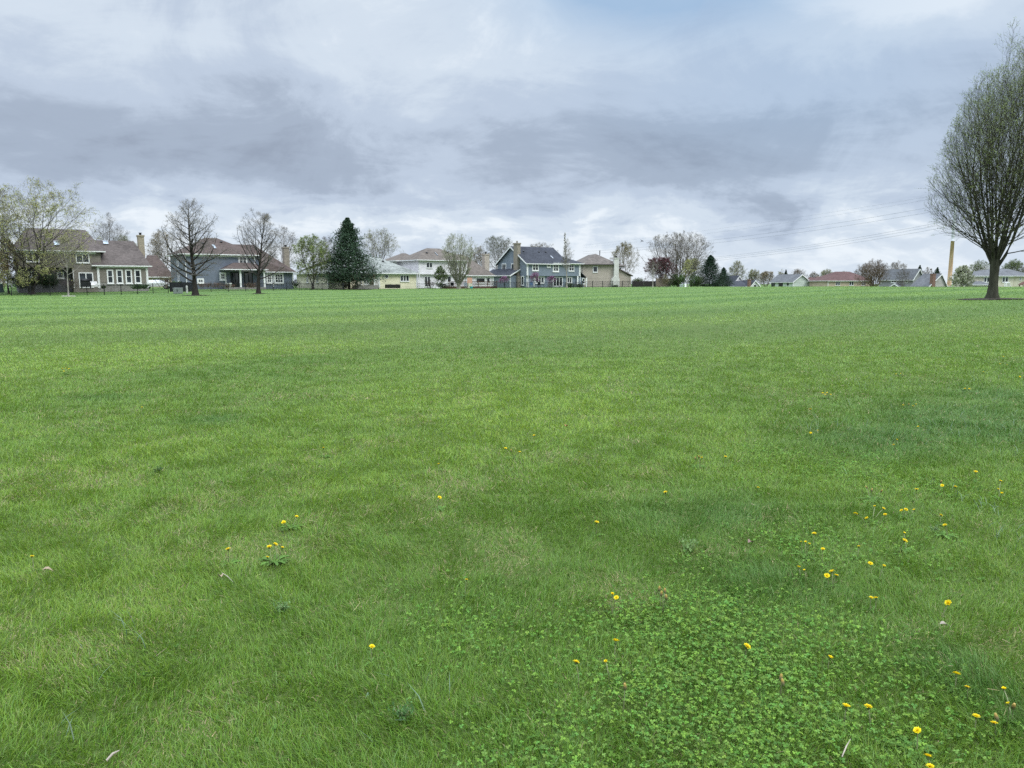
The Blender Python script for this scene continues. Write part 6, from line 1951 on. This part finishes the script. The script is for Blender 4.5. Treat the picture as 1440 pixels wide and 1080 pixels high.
def dandelion(label, heads, leaf=1, group='dandelions in the lawn', cat='dandelion', name='dandelion'):
    """heads: (u, v[, kind]) kind f open, s half open, b bud"""
    h0 = rng.uniform(.06, .10)
    b0 = gp(heads[0][0], heads[0][1], h0)
    base = np.mean([gp(q[0], q[1], h0) for q in heads], 0); base[2] = gz1(base[0], base[1])
    root = empty(name, tuple(base), rng.uniform(0, 6.28) * 0, label, cat, group)
    if leaf:
        o = link('leaves', ROS[min(3, leaf - 1)], root); o.rotation_euler = (0, 0, rng.uniform(0, 6.28)); o.scale = (1.0,) * 3
    for q in heads:
        kind = q[2] if len(q) > 2 else 'f'
        hh = h0 * rng.uniform(.85, 1.15)
        p = gp(q[0], q[1], base[2] + hh) - base
        foot = np.array([p[0] * .35 + rng.normal(0, .01), p[1] * .35 + rng.normal(0, .01)])
        st = link('stem', stem_mesh(p[2], (p[0] - foot[0], p[1] - foot[1])), root, (foot[0], foot[1], 0))
        me = FLOWERS[rng.integers(4)] if kind == 'f' else SIDEF[rng.integers(2)] if kind == 's' else BUDS[rng.integers(2)]
        fo = link('flower_bud' if kind == 'b' else 'flower_head', me, root, tuple(p))
        if kind != 'b': fo.scale = (rng.uniform(.72, 1.1),) * 3
        fo.rotation_euler = (rng.normal(.30, .22), rng.normal(0, .22), rng.uniform(0, 6.28)) if kind != 'b' else (rng.normal(0, .2), rng.normal(0, .2), 0)
    return root


D = [
 ('single open dandelion near the curled pale dry leaf', [(45, 783)], 1),
 ('dandelion clump with four open flowers above a dark leafy rosette', [(376, 784), (379, 770), (387, 766), (397, 771)], 4),
 ('two dandelion flowers over a loose grassy rosette just beyond the four-flowered clump', [(399, 735), (417, 727)], 3),
 ('single low dandelion beside the four-flowered clump', [(321, 773)], 2),
 ('tiny single dandelion above small leaves midway to the bare trees, standing alone', [(455, 630)], 2),
 ('pair of dandelions in mid lawn with one bud between them', [(711, 631), (731, 636), (719, 634, 'b')], 2),
 ('small single dandelion closest to the pair in mid lawn', [(751, 613)], 1),
 ('tiny dandelion with no leaves showing, short of the mid lawn pair', [(617, 653)], 1),
 ('single dandelion standing over a small dark leaf tuft in mid lawn', [(618, 700)], 2),
 ('lone dandelion on a dark grass patch in mid lawn', [(839, 735)], 1),
 ('low dandelion clump of leaves with one open flower at its end', [(987, 644), (978, 645, 'b'), (983, 643, 'b')], 3),
 ('tiny dandelion beside the low one-flowered clump', [(1020, 643)], 1),
 ('tiny pale dandelion alone on the plain mid lawn', [(936, 693)], 1),
 ('small dandelion at the near rim of the lawn patch before the clover begins', [(656, 816)], 1),
 ('large single dandelion at the grassy edge of the clover', [(523, 910)], 1),
 ('pair of dandelion flowers at the far edge of the thick clover', [(861, 836, 's'), (867, 841)], 1),
 ('group of closed tan dandelion heads on bent stalks at the clover edge', [(927, 829, 'b'), (935, 832, 'b'), (937, 841, 'b'), (930, 836, 'b')], 1),
 ('dandelion tilted on a long stalk in the clover, farthest of the clover trio', [(866, 903)], 0),
 ('dandelion in the clover trio with hidden stalk', [(810, 932)], 0),
 ('half open dandelion on a tall pale stalk in the clover trio', [(852, 931, 's')], 0),
 ('orange dandelion bud low in the clover below the trio', [(879, 967, 'b')], 0),
 ('large open dandelion alone in the middle of the thick clover', [(1050, 910)], 0),
 ('half closed dandelion on a thin leaning stalk in the clover', [(1167, 926, 's')], 0),
 ('pair of orange dandelion buds in the clover', [(1098, 954, 'b'), (1101, 961, 'b')], 0),
 ('open dandelion at the near clover edge, partner of the ragged one', [(1190, 995)], 0),
 ('ragged dandelion at the near clover edge beside its partner', [(1221, 995)], 0),
 ('dandelion low over broad leaves near the bottom edge', [(1290, 1028)], 3),
 ('pair of dandelions cut by the bottom edge of the picture', [(1305, 1065), (1308, 1079)], 2),
 ('brightest open dandelion beside the brown withered head', [(1373, 1008)], 1),
 ('shaggy dandelion with a brown withered head behind it', [(1398, 1018), (1402, 1010, 'b')], 1),
 ('dandelion over thin grass stalks, upper of the two near the dark grass', [(1345, 949)], 1),
 ('rounded dandelion below the one over thin grass stalks', [(1360, 967)], 1),
 ('two fading dandelions beside the bluish coarse grass at the picture edge', [(1412, 970, 's'), (1419, 991, 's'), (1425, 994, 'b')], 2),
 ('single dandelion on bright grass beyond the pale wood chip', [(1334, 849)], 0),
 ('twin dandelions touching each other at the far clover fringe', [(1225, 841), (1232, 842)], 1),
 ('three dandelion flowers close together behind the touching twins', [(1170, 805), (1163, 810), (1176, 810)], 1),
 ('orange and yellow dandelion pair behind the three close flowers', [(1123, 799, 's'), (1131, 803, 's')], 1),
 ('two dandelions strung out level beyond the touching twins', [(1224, 793), (1243, 797, 's')], 1),
 ('three fading dandelion heads above pale rosette leaves', [(1127, 763, 's'), (1133, 763, 's'), (1138, 766, 's')], 3),
 ('small dandelion just past the three fading heads', [(1157, 773)], 1),
 ('single dandelion between the fading heads and the scattered group', [(1208, 769)], 1),
 ('dandelion above the three fading heads', [(1145, 751)], 1),
 ('pair of dandelions one behind the other, both over low leaves', [(1271, 750, 's'), (1272, 761)], 2),
 ('scattered dandelion group of five heads on bare stalks', [(1203, 723), (1219, 729), (1230, 713, 's'), (1242, 716), (1245, 724)], 2),
 ('three dandelions in a tight row above a brown patch', [(1268, 718), (1274, 717), (1286, 718, 's')], 2),
 ('flat dandelion seen edge-on near the brown patch', [(1323, 725)], 1),
 ('dandelion over pale blue-green leaves by the brown patch', [(1329, 739)], 3),
 ('biggest round dandelion of the upper lawn with a bud behind it', [(1325, 683), (1323, 678, 'b')], 1),
 ('dandelion leaning next to the biggest round one', [(1343, 685)], 1),
 ('small dandelion flower before the biggest round one', [(1289, 689)], 1),
 ('closed dandelion buds over a grey-green rosette', [(1219, 686, 'b'), (1226, 690, 'b'), (1239, 691, 'b')], 4),
 ('single dandelion beyond the biggest round one', [(1372, 664)], 1),
 ('dandelion cluster of three heads near the picture edge', [(1407, 677), (1404, 689, 's'), (1409, 694, 's')], 2),
 ('tiny dandelion alone in the clover of the mid lawn', [(1066, 686)], 1),
 ('pair of dandelions on the border of the dark blue-green grass', [(1257, 626), (1261, 619, 's')], 2),
 ('dandelion pair beside a tuft of coarse blades', [(1140, 609), (1150, 606, 's')], 2),
 ('dandelion at the tip of the dark blue-green grass', [(1291, 600)], 1),
 ('tiny distant dandelion before the two-part clump', [(1140, 576)], 1),
 ('dandelion clump in two parts with yellow flowers on both', [(1270, 570), (1284, 571), (1288, 569, 's'), (1278, 569, 'b')], 4),
 ('wide flat dandelion clump of four small heads', [(1157, 553), (1160, 555), (1163, 553), (1168, 555)], 3),
 ('dandelion clump of two heads and seed stalks far out', [(1260, 526), (1267, 526, 's'), (1270, 528, 'b')], 3),
 ('low spreading dandelions beyond the two-part clump', [(1357, 547), (1363, 547)], 3),
 ('dandelion at the picture edge on a dark leaf clump', [(1434, 530)], 3),
 ('small dandelion among coarse blades far out', [(1383, 523)], 2),
 ('trio of farthest dandelions towards the large dark tree', [(1411, 502), (1416, 513), (1406, 512)], 3),
 ('far group of four yellow dandelions on the wide open lawn', [(88, 519), (93, 518), (97, 519), (90, 522)], 3),
 ('tiny far dandelion alone on the open lawn before the bare trees', [(200, 573)], 1),
]
for lab, heads, leaf in D:
    dandelion(lab, heads, leaf)

# leafy weeds without flowers
def weed(label, u, v, L, n, col, seed):
    b = gp(u, v, .03); b[2] = gz1(b[0], b[1])
    rng2 = np.random.default_rng(seed); G = Geo()
    k = n
    root = empty('weed', tuple(b), 0, label, 'weed', 'weeds in the lawn')
    for i in range(n):
        t = i * 2.4; h = L * rng2.uniform(.4, 1.0)
        p = np.stack([np.array([math.cos(t), math.sin(t), 0]) * h * f * .6 + np.array([0, 0, h * f]) for f in np.linspace(.1, 1, 9)])
        p = np.repeat(p, 3, 0) + rng2.normal(0, .009, (27, 3))
        V, Q, c = leaf_quads(rng2, p, L * .2, np.array(col) * rng2.uniform(1.2, 2.2, (27, 1)))
        G.add(V, None, Q, c)
    link('leaves', G.mesh('leaves', (DLEAF,)), root)
    mb = MB()
    for i in range(n):
        t = i * 2.4; mb.tube([(0, 0, 0), (math.cos(t) * L * .4, math.sin(t) * L * .4, L * .7)], .0018, 5)
    mb.build('stems', STEM, root)


weed('grey-green downy weed tuft in the grass left of the clover', 397, 853, .06, 8, (.10, .17, .065), 1)
weed('upright pale weed standing alone before the clover', 968, 770, .11, 3, (.14, .22, .08), 2)
weed('broad-leaved dark weed at the near end of the lawn, beside the clover', 566, 1003, .07, 6, (.06, .12, .04), 3)
weed('grey-green weed under the brown patch dandelions', 1313, 742, .05, 6, (.11, .18, .075), 4)
weed('dark flat weed alone on the lawn between the tan patches', 222, 660, .06, 7, (.035, .07, .03), 5)

# dead bits in the grass
DRY = mat_plain('dry_leaf', (.33, .26, .18), .8, .25, 40)
CHIP = mat_plain('pale_chip', (.34, .30, .25), .8, .25, 40)


def dry_leaf(label, u, v, L, rz, mat, name='dry_leaf', cat='dry leaf'):
    b = gp(u, v, .03)
    mb = MB(); pr = [(0, .0), (.25, .22), (.55, .26), (.85, .12), (1, 0)]
    vs = []
    for s in (0, 1):
        for t, w in pr:
            for sg in (-1, 0, 1): vs.append((L * (t - .5), L * w * sg, L * (.22 * abs(sg) * w * 3 + .12 * math.sin(t * 4)) + s * .0012))
    fs = []
    for s in (0, 1):
        for i in range(4):
            q = s * 15 + i * 3
            fs += [(q, q + 3, q + 4, q + 1), (q + 1, q + 4, q + 5, q + 2)] if s else [(q, q + 1, q + 4, q + 3), (q + 1, q + 2, q + 5, q + 4)]
    for i in range(4):
        for e_ in (0, 2): fs.append((i * 3 + e_, i * 3 + 3 + e_, 15 + i * 3 + 3 + e_, 15 + i * 3 + e_))
    mb.add(vs, fs)
    o = mb.build(name, mat, None, (b[0], b[1], gz1(b[0], b[1]) + .035)); o.rotation_euler = (.15, .2, rz)
    tag(o, label, cat)


dry_leaf('curled pale dry leaf near the lone dandelion', 67, 803, .05, .5, DRY)
dry_leaf('curled brown dry leaf beside a straw stalk near the four-flowered clump', 310, 812, .05, 2.2, DRY)
dry_leaf('pale wood chip lying on bright grass', 1327, 880, .042, .1, CHIP, 'wood_chip', 'wood chip')
dry_leaf('small orange-brown dry leaf in mid lawn', 796, 600, .07, 1.2, mat_plain('rust_leaf', (.35, .17, .08), .8, .2, 40))
dry_leaf('mauve-brown dry leaf in the clover near the scattered dandelions', 1055, 764, .06, .8, mat_plain('mauve_leaf', (.22, .15, .13), .8, .2, 40))
for lab, (u1, v1), (u2, v2), r in (('pale broken twig lying at the bottom of the lawn', (150, 1070), (168, 1056), .0035), ('thin straw stalk beside the curled brown leaf', (312, 806), (328, 819), .0018),
                                   ('thin tan stalk lying in the near clover', (1184, 1065), (1196, 1040), .002)):
    a, b = gp(u1, v1, .03), gp(u2, v2, .045)
    mb = MB().tube([(0, 0, 0), tuple((b - a) * .5 + [0, 0, .006]), tuple(b - a)], [r, r * 1.2, r * .5], 6)
    o = mb.build('fallen_twig', CHIP, None, (a[0], a[1], gz1(a[0], a[1]) + .032), True); tag(o, lab, 'twig')
# ------------------------------------------------------------------ sky, sun, camera
SUN_EL, SUN_AZ = rad(48), rad(128)          # azimuth clockwise from +Y (the view)
world = bpy.data.worlds.new('World'); scene.world = world; world.use_nodes = True
nt = world.node_tree; nt.nodes.clear(); N = nt.nodes.new; L = nt.links.new
out = N('ShaderNodeOutputWorld'); bg = N('ShaderNodeBackground'); bg.inputs['Strength'].default_value = .1
sky = N('ShaderNodeTexSky'); sky.sky_type = 'NISHITA'; sky.sun_disc = False; sky.sun_elevation = SUN_EL; sky.sun_rotation = SUN_AZ
tc = N('ShaderNodeTexCoord'); nv = N('ShaderNodeVectorMath'); nv.operation = 'NORMALIZE'; L(tc.outputs['Generated'], nv.inputs[0])
sp = N('ShaderNodeSeparateXYZ'); L(nv.outputs[0], sp.inputs[0])


def M(op, a=None, b=None, c=None, clamp=False):
    n = N('ShaderNodeMath'); n.operation = op; n.use_clamp = clamp
    for i, q in enumerate((a, b, c)):
        if q is None: continue
        if isinstance(q, (int, float)): n.inputs[i].default_value = q
        else: L(q, n.inputs[i])
    return n.outputs[0]


def noise(vec, scale, detail, rough=.5, dist=0.0):
    n = N('ShaderNodeTexNoise'); n.inputs['Scale'].default_value = scale; n.inputs['Detail'].default_value = detail; n.inputs['Roughness'].default_value = rough; n.inputs['Distortion'].default_value = dist
    L(vec, n.inputs['Vector']); return n.outputs['Fac']


def mapped(vec, loc, scl=(1, 1, 1)):
    n = N('ShaderNodeMapping'); n.inputs['Location'].default_value = loc; n.inputs['Scale'].default_value = scl; L(vec, n.inputs[0]); return n.outputs[0]


def ramp(fac, stops):
    n = N('ShaderNodeValToRGB'); e = n.color_ramp.elements; n.color_ramp.interpolation = 'EASE'
    e[0].position, e[0].color = stops[0][0], (*stops[0][1], 1); e[1].position, e[1].color = stops[-1][0], (*stops[-1][1], 1)
    for p, c in stops[1:-1]: e.new(p).color = (*c, 1)
    L(fac, n.inputs[0]); return n.outputs[0]


zc = M('MAXIMUM', sp.outputs[2], 0.0)
inv = M('DIVIDE', 1.0, M('ADD', zc, .26))
cb = N('ShaderNodeCombineXYZ'); L(M('MULTIPLY', sp.outputs[0], inv), cb.inputs[0]); L(M('MULTIPLY', sp.outputs[1], inv), cb.inputs[1])
pl = cb.outputs[0]                                   # the cloud deck seen from below
na = noise(mapped(pl, (3.1, 1.7, 0), (.9, 1.2, 1)), 1.0, 3, .5, .3)
nb = noise(mapped(pl, (7.3, 2.2, 3), (1.6, 2.2, 1)), 1.5, 9, .64, .6)
nc = noise(mapped(nv.outputs[0], (1, 2, 3), (3.2, 3.2, 4.6)), 1.5, 9, .62, .5)
# elevation profile of cloud brightness: pale rim at the horizon, slate band, paler above
el = ramp(zc, [(0.0, (.80,) * 3), (.03, (.86,) * 3), (.07, (.78,) * 3), (.105, (.55,) * 3), (.14, (.39,) * 3), (.18, (.39,) * 3), (.23, (.54,) * 3), (.29, (.74,) * 3), (.36, (.84,) * 3), (.45, (.8,) * 3), (1.0, (.9,) * 3)])
b0 = N('ShaderNodeRGBToBW'); L(el, b0.inputs[0])
t = M('ADD', b0.outputs[0], M('MULTIPLY', M('SUBTRACT', na, .5), .5))
t = M('ADD', t, M('MULTIPLY', M('SUBTRACT', nb, .5), .65))
t = M('ADD', t, M('MULTIPLY', M('SUBTRACT', nc, .5), 1.05))


nd = noise(mapped(nv.outputs[0], (5, 1, 2), (5, 5, 13)), 2.2, 8, .6, .4)
low = M('MULTIPLY', M('MULTIPLY', M('SUBTRACT', zc, .015), 22.0, clamp=True), M('MULTIPLY', M('SUBTRACT', .15, zc), 14.0, clamp=True))
t = M('ADD', t, M('MULTIPLY', M('MULTIPLY', M('SUBTRACT', nd, .47), 1.5), low))


def blob(azd, eld, ra, re):
    """a soft region of the sky round a direction (degrees)"""
    d = Vector((math.sin(rad(azd)) * math.cos(rad(eld)), math.cos(rad(azd)) * math.cos(rad(eld)), math.sin(rad(eld))))
    s = N('ShaderNodeVectorMath'); s.operation = 'SUBTRACT'; s.inputs[1].default_value = d; L(nv.outputs[0], s.inputs[0])
    q = N('ShaderNodeVectorMath'); q.operation = 'MULTIPLY'; q.inputs[1].default_value = (1 / rad(ra), 1 / rad(ra), 1 / rad(re)); L(s.outputs[0], q.inputs[0])
    l = N('ShaderNodeVectorMath'); l.operation = 'LENGTH'; L(q.outputs[0], l.inputs[0])
    return M('POWER', 2.718, M('MULTIPLY', M('MULTIPLY', l.outputs['Value'], l.outputs['Value']), -1.0))


for az, e_, ra, re, amp in ((26.5, 20, 6, 3, .62), (-32, 17, 11, 3.5, .20), (-3, 21, 9, 3, .14), (-22, 9, 22, 3.2, -.14), (10, 9.5, 17, 4, -.15), (22, 7.0, 8, 1.5, .14), (-28, 7.2, 10, 1.6, -.10), (26, 4.0, 8, 1.3, -.12), (2, 4.5, 10, 1.5, .10), (-10, 15, 6, 3, .10)):
    t = M('ADD', t, M('MULTIPLY', blob(az, e_, ra, re), amp))
t = M('MULTIPLY', t, 1.0, clamp=True)
cloud = ramp(t, [(0.0, (3.2, 3.8, 4.85)), (.25, (3.95, 4.7, 5.9)), (.5, (5.3, 6.2, 7.55)), (.75, (6.6, 7.5, 8.6)), (1.0, (8.4, 9.1, 9.8))])
# thin places where blue shows
gap = M('MULTIPLY', blob(11, 21.5, 10, 3.2), M('MULTIPLY', M('SUBTRACT', nc, .30), 4.0, clamp=True))
gap = M('ADD', gap, M('MULTIPLY', blob(21, 14, 15, 6), .40))
gap = M('ADD', gap, M('MULTIPLY', blob(12, 21.0, 10, 3.2), 1.0))
gap = M('ADD', gap, M('MULTIPLY', M('SUBTRACT', zc, .25), M('MULTIPLY', M('SUBTRACT', na, .52), 2.0, clamp=True)), clamp=True)
mx = N('ShaderNodeMix'); mx.data_type = 'RGBA'; L(M('MULTIPLY', gap, .7), mx.inputs['Factor']); L(cloud, mx.inputs['A'])
blue = N('ShaderNodeMix'); blue.data_type = 'RGBA'; blue.blend_type = 'MIX'; blue.inputs['Factor'].default_value = .5; L(sky.outputs[0], blue.inputs['A']); blue.inputs['B'].default_value = (3.6, 6.4, 9.9, 1)
L(blue.outputs['Result'], mx.inputs['B'])
# an overcast sky is brighter overhead than at the horizon
zen = N('ShaderNodeMapRange'); zen.inputs['From Min'].default_value = .36; zen.inputs['From Max'].default_value = .85; zen.inputs['To Min'].default_value = 1.0; zen.inputs['To Max'].default_value = 4.0; L(zc, zen.inputs['Value'])
sc_ = N('ShaderNodeVectorMath'); sc_.operation = 'SCALE'; L(mx.outputs['Result'], sc_.inputs[0]); L(zen.outputs[0], sc_.inputs['Scale'])
L(sc_.outputs[0], bg.inputs['Color']); L(bg.outputs[0], out.inputs[0])

sd = bpy.data.lights.new('sun', 'SUN'); sd.energy = 1.5; sd.angle = rad(22); sd.color = (1.0, .97, .92)
so = bpy.data.objects.new('sun', sd); COL.objects.link(so)
dirv = Vector((math.sin(SUN_AZ) * math.cos(SUN_EL), math.cos(SUN_AZ) * math.cos(SUN_EL), math.sin(SUN_EL)))
so.rotation_euler = dirv.to_track_quat('Z', 'Y').to_euler(); so.location = (20, -20, 40)

cd = bpy.data.cameras.new('camera'); cam = bpy.data.objects.new('camera', cd); COL.objects.link(cam)
cd.sensor_width = 36; cd.lens = 26; cd.clip_start = .05; cd.clip_end = 6000
cam.location = (0, 0, EYE); cam.rotation_euler = (rad(90) - PITCH, 0, 0)
scene.camera = cam
vs = scene.view_settings; vs.view_transform = 'Standard'; vs.look = 'None'; vs.gamma = 1; vs.exposure = 0.0; vs.use_curve_mapping = False
scene.cycles.max_bounces = 6; scene.cycles.diffuse_bounces = 3; scene.cycles.transmission_bounces = 3; scene.cycles.use_denoising = False
